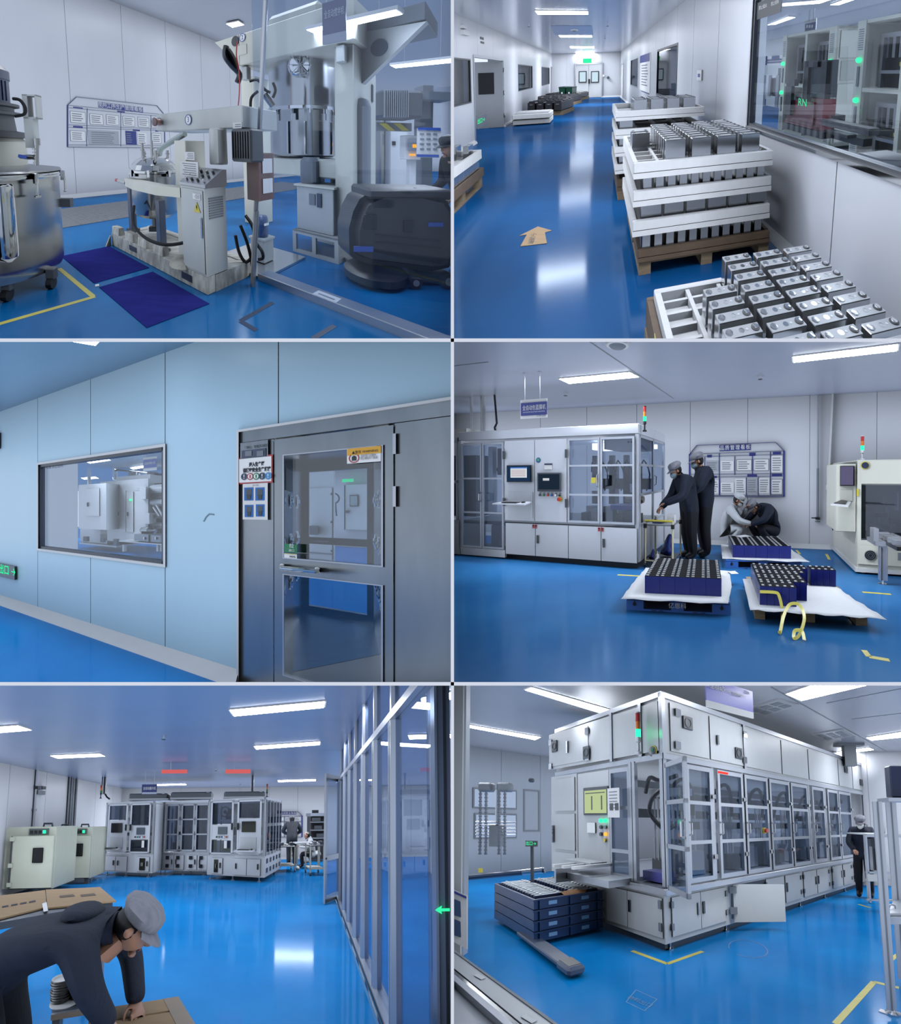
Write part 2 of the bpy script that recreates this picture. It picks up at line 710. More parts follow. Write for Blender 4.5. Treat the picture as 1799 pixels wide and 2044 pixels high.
# ------------------------------------------------------------------ pixel-measured boxes in a thing's own axes
def fbx(f,px,x0,x1,mb=None,bev=0.0):
    """Box whose face at local x = x0 fills a pixel rectangle, reaching to x1."""
    mb = mb or f.mb()
    a, b = f.x(px[0],px[1],x0), f.x(px[2],px[3],x0)
    return mb.box(min(x0,x1),max(x0,x1),min(a[0],b[0]),max(a[0],b[0]),min(a[1],b[1]),max(a[1],b[1]),bev)


def fby(f,px,y0,y1,mb=None,bev=0.0):
    mb = mb or f.mb()
    a, b = f.y(px[0],px[1],y0), f.y(px[2],px[3],y0)
    return mb.box(min(a[0],b[0]),max(a[0],b[0]),min(y0,y1),max(y0,y1),min(a[1],b[1]),max(a[1],b[1]),bev)


# ------------------------------------------------------------------ people
def skin_mesh(verts,edges,radii,root=0,level=2):
    me = bpy.data.meshes.new('body')
    me.from_pydata([tuple(v) for v in verts],edges,[])
    ob = bpy.data.objects.new('body',me)
    COL.objects.link(ob)
    md = ob.modifiers.new('skin','SKIN')
    md.use_smooth_shade = True
    for i, r in enumerate(radii):
        sv = me.skin_vertices[0].data[i]
        sv.radius = r if isinstance(r,tuple) else (r,r)
        sv.use_root = i == root
    sb = ob.modifiers.new('subd','SUBSURF')
    sb.levels = sb.render_levels = level
    dg = bpy.context.evaluated_depsgraph_get()
    out = bpy.data.meshes.new_from_object(ob.evaluated_get(dg))
    bpy.data.objects.remove(ob)
    bpy.data.meshes.remove(me)
    return out


STAND = dict(pelvis=(0,0,.95),waist=(0,.01,1.09),chest=(0,.02,1.29),neck=(0,0,1.46),head=(0,.03,1.60),
             shl=(-.185,0,1.40),ell=(-.25,-.03,1.13),wrl=(-.23,.08,.90),shr=(.185,0,1.40),elr=(.25,-.03,1.13),wrr=(.23,.08,.90),
             hil=(-.09,0,.90),knl=(-.10,.02,.50),anl=(-.105,-.02,.09),tol=(-.115,.13,.045),
             hir=(.09,0,.90),knr=(.10,.02,.50),anr=(.105,-.02,.09),tor=(.115,.13,.045))
BONES = [('pelvis','waist'),('waist','chest'),('chest','neck'),('chest','shl'),('shl','ell'),('ell','wrl'),('chest','shr'),('shr','elr'),('elr','wrr'),
         ('pelvis','hil'),('hil','knl'),('knl','anl'),('anl','tol'),('pelvis','hir'),('hir','knr'),('knr','anr'),('anr','tor')]
RAD = dict(pelvis=(.165,.125),waist=(.155,.12),chest=(.17,.125),neck=.06,shl=.085,ell=.062,wrl=.046,shr=.085,elr=.062,wrr=.046,
           hil=.105,knl=.078,anl=.06,tol=.042,hir=.105,knr=.078,anr=.06,tor=.042)


def seg_d(p,a,b):
    ab = b - a
    t = max(0,min(1,(p - a).dot(ab) / max(ab.length_squared,1e-9)))
    return (p - a - ab * t).length, t


def hand(par,M,side,curl=0.35,name='hand'):
    """M: wrist frame, y along the fingers, z out of the back of the hand, x towards the thumb when side = 1."""
    V, E, Rr = [(0,0,0),(0,.035,0),(0,.07,0)], [(0,1),(1,2)], [(.026,.018),(.036,.016),(.038,.015)]
    for i, (x,L) in enumerate(((.030,.074),(.010,.083),(-.011,.077),(-.031,.060))):
        n = len(V)
        a = curl
        y, z = .078, 0.0
        V.append((x * side,y,z))
        E.append((2,n))
        Rr.append(.0095)
        for k, f in enumerate((.42,.32,.26)):
            y += L * f * math.cos(a)
            z -= L * f * math.sin(a)
            a += curl
            V.append((x * side * (1 + .1 * k),y,z))
            E.append((n + k,n + k + 1))
            Rr.append((.0088,.0082,.0068)[k])
    n = len(V)
    for k, p in enumerate(((.040,.030,-.006),(.060,.055,-.016),(.062,.085,-.028))):
        V.append((p[0] * side,p[1],p[2]))
        E.append((1 if k == 0 else n + k - 1,n + k))
        Rr.append((.0115,.0098,.008)[k])
    me = skin_mesh(V,E,Rr,0,1)
    mb = MB()
    mb.mesh(me,M)
    return part(par,name,mb,SKIN,60)


def head(par,M,capm,cap='bouffant',mask=None,hair=True,visor=True):
    """M: head centre frame, y forwards, z up (a head 0.23 high)."""
    mb = MB(M)
    n, m = 24, 16
    rings = []
    for i in range(1,m):
        a = math.pi * i / m
        z = -math.cos(a)
        row = []
        for j in range(n):
            t = 2 * math.pi * j / n
            x, y = math.sin(a) * math.cos(t), math.sin(a) * math.sin(t)
            k = 1 - max(0,-z) * 0.32
            yy = y * (.098 if y < 0 else .094) * (1 - max(0,-z) * (0.45 if y < 0 else 0.02))
            row.append(mb.v((x * .077 * k,yy + (.012 if z < -.3 else 0),z * .116)))
        rings.append(row)
    mb.skin(rings)
    # nose, chin, ears, neck, lips on the same mesh
    mb.skin([[mb.v((x * .6,.085,.02)) for x in (-.012,.012)] + [mb.v((0,.094,.024))],
             [mb.v((x,.088,-.024)) for x in (-.017,.017)] + [mb.v((0,.122,-.020))],
             [mb.v((x,.086,-.034)) for x in (-.012,.012)] + [mb.v((0,.104,-.034))]])
    for s in (-1,1):
        mb.sphere((s * .078,-.005,-.005),.03,10,6,(.35,.7,1.05))
    mb.sphere((0,.078,-.098),.026,10,6,(1,.8,.7))
    mb.cyl((0,-.015,-.07),(0,-.03,-.19),.052,.058,14)
    h = part(par,'head',mb,SKIN,60)
    for s in (-1,1):
        e = MB(M)
        e.sphere((s * .032,.086,.012),.011,10,6,(1.3,.6,.6))
        part(h,'eye',e,INK,60)
        e = MB(M)
        e.box(s * .032 - .018,s * .032 + .018,.084,.093,.034,.040)
        part(h,'eyebrow',e,HAIR,0)
    if mask:
        mk = MB(M)
        rows = []
        for z, w, y in ((.0,.06,.088),(-.015,.066,.112),(-.045,.068,.128),(-.075,.06,.118),(-.105,.04,.092)):
            rows.append([mk.v((w * math.sin(t),y * math.cos(t) + .004,z)) for t in [math.radians(q) for q in (-75,-50,-25,0,25,50,75)]])
        for p, q in zip(rows,rows[1:]):
            for i in range(6):
                mk.bm.faces.new((p[i],p[i + 1],q[i + 1],q[i]))
        mo = part(h,'face_mask',mk,mask,80)
        md = mo.modifiers.new('solid','SOLIDIFY')
        md.thickness = .004
    else:
        e = MB(M)
        e.sphere((0,.093,-.060),.022,12,6,(1.0,.35,.32))
        part(h,'mouth',e,mat('lips',(160,90,84),rough=0.5),60)
    if hair:
        hb = MB(M)
        hb.sphere((0,-.02,.012),.1,18,10,(.84,.93,.98))
        part(h,'hair',hb,HAIR,60)
    if cap:
        cb = MB(M)
        rows = []
        for i, (r,z) in enumerate(((.094,.035),(.104,.05),(.116,.085),(.108,.12),(.075,.145),(.03,.152),(.004,.152))):
            rows.append([cb.v((math.cos(t) * r * .92 * (1 + .03 * math.sin(9 * t) * (i > 1)),math.sin(t) * r * 1.04 - .008 - (.012 if i > 1 else 0),z)) for t in [2 * math.pi * j / 36 for j in range(36)]])
        cb.skin(rows)
        c = part(h,'cap',cb,capm,60)
        if visor:
            vb = MB(M)
            pts = [(math.cos(t) * .086,math.sin(t) * .10 - .002,.045) for t in [math.radians(q) for q in range(20,161,14)]]
            out = [(math.cos(t) * .09,math.sin(t) * .155 + .004,.020) for t in [math.radians(q) for q in range(20,161,14)]]
            lo = [vb.v(p) for p in pts]
            hi = [vb.v(p) for p in out]
            lo2 = [vb.v(Vector(p) - Vector((0,0,.005))) for p in pts]
            hi2 = [vb.v(Vector(p) - Vector((0,0,.005))) for p in out]
            for i in range(len(lo) - 1):
                vb.bm.faces.new((lo[i],lo[i + 1],hi[i + 1],hi[i]))
                vb.bm.faces.new((lo2[i + 1],lo2[i],hi2[i],hi2[i + 1]))
                vb.bm.faces.new((hi[i],hi[i + 1],hi2[i + 1],hi2[i]))
            part(c,'visor',vb,capm,60)
    return h


def person(room,base,yaw,label,pose=None,height=1.74,jacket=None,trousers=None,capm=None,mask=None,look=(0,0),curl=0.35,hands=(1,1),group=None,bulk=1.0,hair=True,cap='bouffant',drop=()):
    """base: floor point; pose overrides joints of STAND (person axes: x right, y forwards, z up, for 1.72 m)."""
    J = dict(STAND)
    J.update(pose or {})
    s = height / 1.72
    A = frame(base,yaw) @ Matrix.Scale(s,4)
    t = thing(room,'person',base,label,'person',group)
    names = [k for k in RAD if k not in drop]
    idx = {k: i for i,k in enumerate(names)}
    V = [Vector(J[k]) for k in names]
    for k in 'lr':
        if 'wr' + k in idx:
            w_, e_ = Vector(J['wr' + k]), Vector(J['el' + k])
            V[idx['wr' + k]] = w_ + (w_ - e_).normalized() * .055
    rr = []
    for k in names:
        r = RAD[k]
        rr.append(tuple(q * bulk for q in r) if isinstance(r,tuple) else r * bulk)
    bones = [(a,b) for a,b in BONES if a in idx and b in idx]
    me = skin_mesh(V,[(idx[a],idx[b]) for a,b in bones],rr,idx['pelvis'])
    mb = MB()
    mb.mesh(me,A)
    AI = A.inverted()
    legs = {'hil','knl','anl','hir','knr','anr'}
    for f in mb.bm.faces:
        c = AI @ f.calc_center_median()
        best = min(((seg_d(c,Vector(J[a]),Vector(J[b])),a,b) for a,b in bones),key=lambda q: q[0][0])
        (dd,tt), a, b = best
        if b in ('tol','tor'):
            f.material_index = 2
        elif a in legs and not (a in ('hil','hir') and tt < 0.12):
            f.material_index = 1
        else:
            f.material_index = 0
    part(t,'body',mb,[jacket or NAVYC,trousers or TROUS,SHOE],60)
    hc = Vector(J['head'])
    up = (hc - Vector(J['neck']))
    HM = A @ Matrix.Translation(hc) @ Matrix.Rotation(look[0],4,'Z') @ Matrix.Rotation(look[1],4,'X')
    head(t,HM,capm or CAPC,cap,mask,hair)
    cb = MB(A)
    n = Vector(J['neck'])
    cb.lathe(n + (hc - n) * -0.15,[(.075,0),(.085,.015),(.078,.06),(.07,.062),(.066,.02)],16,ax=up)
    part(t,'collar',cb,jacket or NAVYC,60)
    for k, sd, on in (('l',-1,hands[0]),('r',1,hands[1])):
        if not on or ('wr' + k) in drop:
            continue
        w, e = Vector(J['wr' + k]), Vector(J['el' + k])
        d = (w - e).normalized()
        up_ = Vector((0,0,1)) if abs(d.z) < 0.85 else Vector((-sd,0,0))
        x = d.cross(up_).normalized()
        z = x.cross(d).normalized()
        HMx = A @ Matrix(((x.x,d.x,z.x,w.x + d.x * .02),(x.y,d.y,z.y,w.y + d.y * .02),(x.z,d.z,z.z,w.z + d.z * .02),(0,0,0,1)))
        hand(t,HMx,-sd,curl)
    return t


# ------------------------------------------------------------------ large structure
def slab(room,name,pts,m,th=0.05,up=True):
    mb = MB()
    mb.prism([Vector(p) for p in pts],(0,0,0),(0,0,-th if up else th))
    return struct(room,name,mb,m)


def ceiling_lights(room,rects,z,label,group,**kw):
    for i, (c,lab) in enumerate(rects):
        light(room,[room.fl(x,y,z) for x,y in c],lab,group,**kw)


# --- room with the mixers (top left)
F1 = epoxy('floor_blue_a',(8,108,172),(6,90,150),4.35)
slab(R1,'floor',[(-9,0.5,0),(22,0.5,0),(22,27,0),(-9,27,0)],F1)
W1 = Plane(R1,R1.fl(122,398),R1.fl(270,383))
CZ1 = 6.0
panel_wall(R1,'wall_back',W1,-3.0,21.0,0,CZ1,[0.42 + 1.68 * i for i in range(-2,13)])
baseboard(R1,'baseboard_back',W1,-3.0,21.0,h=0.12)
e1 = W1.p(21.0,0,0)
W1b = Plane(R1,e1,e1 + Vector((1,0,0)))
panel_wall(R1,'wall_far',W1b,0,12,0,CZ1,[1.6 * i for i in range(1,8)])
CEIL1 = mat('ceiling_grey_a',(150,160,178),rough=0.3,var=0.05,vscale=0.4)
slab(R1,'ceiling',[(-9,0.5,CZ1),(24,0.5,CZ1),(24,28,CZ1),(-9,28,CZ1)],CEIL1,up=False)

# --- corridor (top right)
F2 = epoxy('floor_blue_b',(14,80,138),(12,70,122),4.27,rough=0.09)
CZ2 = 2.88
W2L = Plane(R2,(-3.05 - 0.265 * 3,3,0),(-3.05 - 0.265 * 20.5,20.5,0))
W2R = Plane(R2,(1.77 - 0.272 * 20.5,20.5,0),(1.77 - 0.272 * 2,2,0))
W2E = Plane(R2,(-8.48,20.5,0),(-3.8,20.5,0))
slab(R2,'floor',[(-8.6,0.9,0),(9.5,0.9,0),(9.5,21,0),(-8.6,21,0)],F2)
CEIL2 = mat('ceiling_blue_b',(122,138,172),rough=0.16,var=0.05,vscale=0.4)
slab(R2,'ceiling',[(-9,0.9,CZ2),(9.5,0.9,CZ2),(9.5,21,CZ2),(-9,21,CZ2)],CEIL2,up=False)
DOOR2 = rect(W2L,945,88,1006,258)
h2 = [(DOOR2[0],DOOR2[1],0,2.05)]
WIN2L = [rect(W2L,890,104,941,215),rect(W2L,1034,128,1063,186),rect(W2L,1081,135,1097,176)]
D2B = rect(W2L,1099,130,1112,196)
WIN2L = [(a,b,1.0,2.0) for a,b,c,d in WIN2L]
panel_wall(R2,'wall_left',W2L,-1.0,18.0,0,CZ2,[1.2 * i for i in range(0,15)],holes=h2 + WIN2L + [(D2B[0],D2B[1],0,2.05)])
BIG2 = rect(W2R,1492,8,1799,352)
BIG2 = (W2R.hit(1493,250)[0],22.0,0.97,2.33)
WIN2R = [rect(W2R,1260,122,1273,178),rect(W2R,1313,95,1351,195)]
WIN2R = [(a,b,0.95,2.15) for a,b,c,d in WIN2R]
D2C = rect(W2R,1238,124,1244,200)
panel_wall(R2,'wall_right',W2R,0.0,22.0,0,CZ2,[0.55 + 1.15 * i for i in range(0,19)],holes=[BIG2] + WIN2R + [(D2C[0],D2C[1],0,2.05)])
DBL2 = rect(W2E,1150,129,1201,195)
panel_wall(R2,'wall_far',W2E,-0.5,5.5,0,CZ2,[1.0,2.2,3.4,4.6])
baseboard(R2,'baseboard_left',W2L,-1.0,18.0,gaps=[(DOOR2[0],DOOR2[1]),(D2B[0],D2B[1])],h=0.1)
baseboard(R2,'baseboard_right',W2R,0.0,22.0,h=0.1)
baseboard(R2,'baseboard_far',W2E,-0.3,5.0,gaps=[(DBL2[0],DBL2[1])],h=0.1)
# the room seen through the big window
W2N = Plane(R2,W2R.p(BIG2[0] - 0.12,0.06,0),W2R.p(BIG2[0] - 0.12,6.5,0))
bm_ = MB(W2R.M)
bm_.box(BIG2[0] - 0.15,BIG2[0] - 0.09,0.06,Fr(R2,W2R.o,W2R.o + W2R.u).x(1526,150,BIG2[0] - .09)[0],0,CZ2)
struct(R2,'wall_inner',bm_,WALL)
bm_ = MB(W2R.M)
bm_.box(2,24,7.0,7.1,0,CZ2)
struct(R2,'wall_inner_far',bm_,WALL)

# --- air shower wall (middle left)
F3 = epoxy('floor_blue_c',(0,132,216),(0,120,204),5.12)
CZ3 = 3.2
W3 = Plane(R3,R3.fl(0,1200),R3.fl(470,1358))
WIN3 = (1.18,3.53,0.975,2.21)
UNIT3 = (4.4,5.90,0.0,2.24)
slab(R3,'floor',[(-14,1.2,0),(9,1.2,0),(9,22,0),(-14,22,0)],F3)
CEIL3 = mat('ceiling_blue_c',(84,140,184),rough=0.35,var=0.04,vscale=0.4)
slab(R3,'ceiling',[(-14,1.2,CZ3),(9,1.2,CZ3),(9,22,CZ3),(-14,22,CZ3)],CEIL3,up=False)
WALL3 = mat('pale_blue_wall_panel',(184,220,244),rough=0.3,var=0.03,vscale=0.6,spec=0.15)
panel_wall(R3,'wall_back',W3,-3.5,7.5,0,CZ3,[-2.36,-1.18,0.0,1.15,2.35,3.55,4.75],holes=[WIN3,UNIT3],m=WALL3)
baseboard(R3,'baseboard_back',W3,-3.5,UNIT3[0] - 0.01,h=0.11,d=0.09)
bm_ = MB(W3.M)
bm_.box(-6,12,9.0,9.1,0,CZ3)
struct(R3,'wall_inner_far',bm_,WALL)
bm_ = MB(W3.M)
bm_.box(0.95,1.0,0.07,.66,0,CZ3)
struct(R3,'wall_inner',bm_,WALL)

# --- wrapping machine hall (middle right)
F4 = epoxy('floor_blue_d',(48,114,172),(40,100,158),3.71)
CZ4 = 3.05
W4 = Plane(R4,R4.fl(1437,1087),R4.fl(1682,1097))
slab(R4,'floor',[(-9,1,0),(9,1,0),(9,12,0),(-9,12,0)],F4)
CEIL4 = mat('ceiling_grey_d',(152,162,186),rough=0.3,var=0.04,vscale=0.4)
slab(R4,'ceiling',[(-9,1,CZ4),(9,1,CZ4),(9,12,CZ4),(-9,12,CZ4)],CEIL4,up=False)
sx4 = [W4.hit(x,1000)[0] for x in (1378,1475,1608,1720)]
panel_wall(R4,'wall_back',W4,-9.5,5.5,0,CZ4,[sx4[0] + 1.18 * i for i in range(-9,6)])
baseboard(R4,'baseboard_back',W4,-9.5,5.5,h=0.09)

# --- hall behind the aluminium partition (bottom left)
F5 = epoxy('floor_blue_e',(30,138,212),(24,124,198),4.05,rough=0.07)
CZ5 = 2.92
W5 = Plane(R5,R5.fl(675,1791),R5.fl(776,2044))
slab(R5,'floor',[(-8,1,0),(9,1,0),(9,13.2,0),(-8,13.2,0)],F5)
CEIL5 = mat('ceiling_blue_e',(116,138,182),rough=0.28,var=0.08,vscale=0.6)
slab(R5,'ceiling',[(-8,1,CZ5),(9,1,CZ5),(9,13.2,CZ5),(-8,13.2,CZ5)],CEIL5,up=False)
W5B = Plane(R5,(-8,12.9,0),(9,12.9,0))
panel_wall(R5,'wall_back',W5B,0,17,0,CZ5,[1.2 * i for i in range(1,15)])
baseboard(R5,'baseboard_back',W5B,0,17,h=0.09)
W5L = Plane(R5,(-5.35,5.0,0),(-4.35,13.0,0))
panel_wall(R5,'wall_left',W5L,-2.0,8.2,0,CZ5,[1.2 * i for i in range(-1,7)])
baseboard(R5,'baseboard_left',W5L,-2.0,8.2,h=0.09)

# --- filling machine hall (bottom right)
F6 = epoxy('floor_blue_f',(12,134,206),(10,118,190),3.56)
CZ6 = 3.55
slab(R6,'floor',[(-9,0.8,0),(13,0.8,0),(13,18,0),(-9,18,0)],F6)
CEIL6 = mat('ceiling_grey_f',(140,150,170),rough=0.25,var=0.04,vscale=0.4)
slab(R6,'ceiling',[(-9,0.8,CZ6),(14,0.8,CZ6),(14,18,CZ6),(-9,18,CZ6)],CEIL6,up=False)
C6 = R6.fl(1335,1905)
M6R = Plane(R6,C6,R6.fl(1720,1772))          # long face of the filling machine
M6L = Plane(R6,R6.fl(1205,1857),C6)          # its short end
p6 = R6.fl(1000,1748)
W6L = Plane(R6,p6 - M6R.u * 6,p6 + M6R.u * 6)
panel_wall(R6,'wall_left',W6L,0,13,0,CZ6,[1.2 * i for i in range(1,11)],m=mat('grey_wall_panel',(156,166,182),rough=.3,spec=.12))  # the darker grey paints in the dim light along this wall
p6 = R6.fl(1770,1768)
W6F = Plane(R6,p6 - Vector((1.5,0,0)),p6 + Vector((4,0,0)))
panel_wall(R6,'wall_far',W6F,-2.5,6,0,CZ6,[1.2 * i for i in range(-1,5)])


# ------------------------------------------------------------------ ceiling lights
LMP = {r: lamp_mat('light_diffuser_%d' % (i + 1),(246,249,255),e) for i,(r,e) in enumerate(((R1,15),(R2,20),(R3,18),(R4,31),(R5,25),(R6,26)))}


def lights(room,z,group,items,**kw):
    for c, lab in items:
        light(room,[room.fl(x,y,z) for x,y in c],lab,group,mat_=LMP[room],**kw)


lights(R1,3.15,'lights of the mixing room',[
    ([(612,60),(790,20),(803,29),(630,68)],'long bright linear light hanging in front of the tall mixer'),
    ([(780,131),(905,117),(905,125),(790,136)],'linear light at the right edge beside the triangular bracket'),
],cords=CZ1)  # glass reflections of corridor lights, built as lamps on added rods
lights(R1,CZ1 - 0.08,'lights of the mixing room',[
    ([(452,48),(476,43),(487,50),(464,55)],'small far ceiling light left of the numbered beam two'),
    ([(700,-120),(900,-160),(900,-130),(700,-90)],'ceiling light over the mixers beyond the top edge'),
    ([(300,-200),(520,-240),(540,-200),(310,-160)],'ceiling light over the front of the mixing room'),
])  # the two lamps out of view are added to brighten the room
lights(R2,CZ2 - 0.02,'lights of the corridor',[
    ([(1069,22),(1173,23),(1174,29),(1074,29)],'nearest and longest ceiling light of the corridor'),
    ([(1116,71),(1181,71),(1182,74.5),(1119,74.5)],'second ceiling light along the corridor'),
    ([(1138,93),(1186,93),(1186,96.5),(1140,96.5)],'third ceiling light along the corridor'),
    ([(1149,104.5),(1187,104.5),(1187,107),(1151,107)],'farthest ceiling light before the double door'),
    ([(1000,-90),(1210,-90),(1215,-70),(1010,-70)],'ceiling light over the stacked trays beyond the top edge'),  # unseen lamp, added to brighten the near corridor
    ([(1533,50),(1574,34),(1588,35),(1548,49)],'ceiling light behind the big window above the cabinets'),
    ([(1658,10),(1720,-12),(1740,-12),(1675,10)],'nearer ceiling light behind the big window'),
])
lights(R3,CZ3 - 0.02,'lights of the slitting room',[
    ([(172,922),(214,916),(221,919),(180,925)],'bright ceiling light behind the window above the white machine'),
    ([(260,934),(290,929),(296,932),(266,937)],'ceiling light behind the window beside the blue sign'),
    ([(162,954),(190,952),(197,955),(168,957)],'farthest ceiling light behind the window'),
])
lights(R3,CZ3 - 0.02,'lights of the entrance corridor',[
    ([(430,560),(640,600),(600,640),(380,590)],'ceiling light of the entrance corridor beyond the top edge'),
    ([(100,640),(220,660),(190,690),(60,668)],'ceiling light of the entrance corridor towards the left'),
])
lights(R4,CZ4 - 0.02,'lights of the wrapping hall',[
    ([(1117,757),(1256,744),(1275,753),(1136,766)],'ceiling light in front of the wrapping machine'),
    ([(1584,713),(1792,688),(1790,701),(1585,724)],'large ceiling light at the upper right of the wrapping hall'),
])
lights(R5,CZ5 - 0.02,'lights of the stacking hall',[
    ([(459,1418),(648,1401),(646,1413),(468,1430)],'nearest long ceiling light of the stacking hall'),
    ([(508,1490),(638,1481),(638,1487),(512,1496)],'second ceiling light above the stacking machines'),
    ([(-60,1456),(35,1449),(62,1458),(-40,1466)],'ceiling light at the left edge of the stacking hall'),
    ([(101,1509),(198,1505),(209,1510),(115,1514)],'ceiling light above the cream ovens'),
    ([(555,1558),(630,1556),(630,1559),(556,1561)],'narrow ceiling light above the standing worker'),
    ([(570,1577),(628,1576),(628,1578),(571,1580)],'farthest ceiling light above the standing worker'),
    ([(312,1566),(370,1565),(372,1567),(314,1568)],'far ceiling light beside the hanging blue sign'),
    ([(407,1575),(445,1575),(445,1577),(408,1577)],'small far ceiling light above the middle machine'),
    ([(840,1394),(905,1382),(905,1396),(842,1402)],'ceiling light behind the glass partition at the right edge'),
    ([(815,1468),(900,1466),(900,1473),(818,1476)],'ceiling light behind the glass partition posts'),
])
lights(R6,CZ6 - 0.02,'lights of the filling hall',[
    ([(1049,1378),(1062,1373),(1231,1421),(1213,1428)],'long ceiling light above the short end of the filling machine'),
    ([(918,1449),(926,1446),(1079,1472),(1068,1477)],'ceiling light before the dark bulkhead at the left'),
    ([(880,1494),(885,1491),(971,1502),(962,1506)],'ceiling light at the left edge by the white post'),
    ([(1570,1386),(1690,1345),(1800,1352),(1600,1399)],'large bright ceiling light beside the hanging sign'),
    ([(1730,1473),(1800,1462),(1800,1472),(1740,1478)],'ceiling light at the right edge above the worker'),
    ([(1668,1502),(1735,1493),(1744,1497),(1676,1506)],'far ceiling light behind the square column'),
])
for x, y, lab in ((-1.6,2.8,'ceiling light above the tall stack of trays'),(-.6,1.5,'ceiling light above the nearest tray')):  # lamps added overhead to brighten the trays and cells
    light(R2,[(x,y,CZ2 - .02),(x + 1.3,y + .3,CZ2 - .02),(x + 1.2,y + .55,CZ2 - .02),(x - .1,y + .25,CZ2 - .02)],lab,'lights of the corridor',mat_=LMP[R2])
for u, d, lab in ((20.2,1.2,'nearest ceiling light behind the big window'),(16.8,1.5,'ceiling light in front of the test cabinets')):  # lamps added to brighten the dark cabinets behind the window
    light(R2,[W2R.p(u + a,d + b,CZ2 - .02) for a,b in ((0,0),(1.2,0),(1.2,.3),(0,.3))],lab,'lights of the corridor',mat_=LMP[R2])


# ================================================================== mixing room (top left)
g3 = Fr(R1,R1.fl(415,590),R1.fl(505,548))     # axes of the mixers: x to the right and back, y to the left and back

# --- diamond plate, mats and tape on the floor
TREAD = mat('diamond_plate',(128,132,138),rough=0.5,metal=0.3,var=0.25,vscale=6)
mb = MB(W1.M)
a0 = W1.M.inverted()
c = [a0 @ R1.fl(*p) for p in ((118,507),(222,487),(300,428),(118,447))]
y0, y1 = -3.3, -1.45
t = struct(R1,'floor_plate',MB(W1.M).box(-1.2,9,y0,y1,0.001,0.012),TREAD)
tm = MB(W1.M)
for i in range(60):
    for j in range(13):
        x, y = -0.6 + i * 0.11, y0 + 0.08 + j * 0.14 + (i % 2) * 0.07
        s = 1 if (i + j) % 2 else -1
        tm.poly([(x - .04,y - .012 * s,.0165),(x,y - .016,.0165),(x + .04,y + .012 * s,.0165),(x,y + .016,.0165)])
part(t,'tread_lugs',tm,STEEL,0,kind='stuff')
MAT = mat('indigo_mat',(46,50,126),rough=0.35,var=0.15,vscale=3,spec=0.0)
for pts, lab in ((((122,512),(218,492),(298,535),(188,566)),'indigo floor mat beside the tank, farther of the two'),
                 (((305,543),(418,607),(293,655),(198,574)),'indigo floor mat in front of the electrical cabinet, nearer of the two')):
    q = [R1.fl(*p) for p in pts]
    solo(R1,'floor_mat',MB().prism(q,(0,0,0.002),(0,0,0.006)),MAT,sum(q,Vector()) / 4,lab,'floor mat','indigo floor mats',0)
q = [R1.fl(*p) for p in ((-20,652),(186,592),(118,536))]
mb = MB()
mb.strip([q[0],q[1] + Vector((.02,0,0))],0.05,th=.002)
mb.strip([q[1],q[2]],0.05,th=.0025)
solo(R1,'floor_tape',mb,YEL,q[1],'yellow tape corner on the floor beside the big tank','tape',smooth=0)
DTAPE = mat('worn_dark_tape',(30,62,104),rough=0.5,var=0.2,vscale=10)
q = [R1.fl(*p) for p in ((545,604),(480,641),(512,660))]
mb = MB()
mb.strip(q[:2],0.05)
mb.strip(q[1:],0.05,th=.0025)
solo(R1,'floor_tape',mb,DTAPE,q[1],'dark worn tape angle on the floor in front of the mixers','tape',smooth=0)
q = [R1.fl(*p) for p in ((668,650),(625,676))]
solo(R1,'floor_tape',MB().strip(q,0.05),DTAPE,q[1],'short dark tape strip at the front beside the floor track','tape',smooth=0)
q = R1.fl(194,571)
solo(R1,'paper_scrap',MB(frame(q,.4)).box(-.02,.02,-.015,.02,.002,.012),WHITE,q,'small white scrap between the two indigo mats','scrap',smooth=0)

# --- stainless tank at the left edge
TC = R1.at(10,560,3.42)
TC.z = 0
t = thing(R1,'mixing_tank',TC,'large stainless steel mixing tank on casters at the left edge','tank')
r = 0.60
mb = MB(frame(TC))
mb.lathe((0,0,0),[(.30,.13),(.5,.14),(.58,.17),(.598,.22),(r,.30),(r,1.20),(.585,1.20)],48)
bd = part(t,'tank_body',mb,STEEL)
mb = MB(frame(TC))
mb.lathe((0,0,0),[(.60,1.185),(.645,1.19),(.65,1.215),(.645,1.24),(.56,1.245)],48)
part(t,'rim',mb,CHROME)
mb = MB(frame(TC))
mb.lathe((0,0,0),[(.60,1.245),(.63,1.25),(.62,1.27),(.4,1.30),(.3,1.31)],40)
part(t,'lid',mb,BRUSH)
for i, a in enumerate((-100,-62,-25,12,-140,-178)):
    a = math.radians(a)
    p = Vector((math.cos(a) * .655,math.sin(a) * .655,0))
    mb = MB(frame(TC + p,a))
    mb.box(-.01,.035,-.02,.02,1.14,1.25,.004)
    mb.cyl((.03,0,1.16),(.03,0,1.02),.012,n=8)
    mb.cyl((.03,-.03,1.015),(.03,.03,1.015),.014,n=8)
    part(t,'clamp',mb,CHROME)
mb = MB(frame(TC))
for a in (-75,-52):
    b = math.radians(a)
mb2 = MB(frame(TC))
b = math.radians(-48)
mb2.lathe((math.cos(b) * .60,math.sin(b) * .60,0),[(.02,.40),(.075,.45),(.08,.52),(.08,1.14),(.06,1.16)],18)
part(t,'sight_tube',mb2,CHROME)
mb = MB(frame(TC))
mb.lathe((0,0,0),[(.28,1.30),(.30,1.31),(.30,1.56),(.27,1.60)],32)
part(t,'column',mb,CREAM)
mb = MB(frame(TC))
mb.lathe((0,0,0),[(.26,1.60),(.34,1.61),(.34,1.66),(.22,1.68),(.20,1.86)],32)
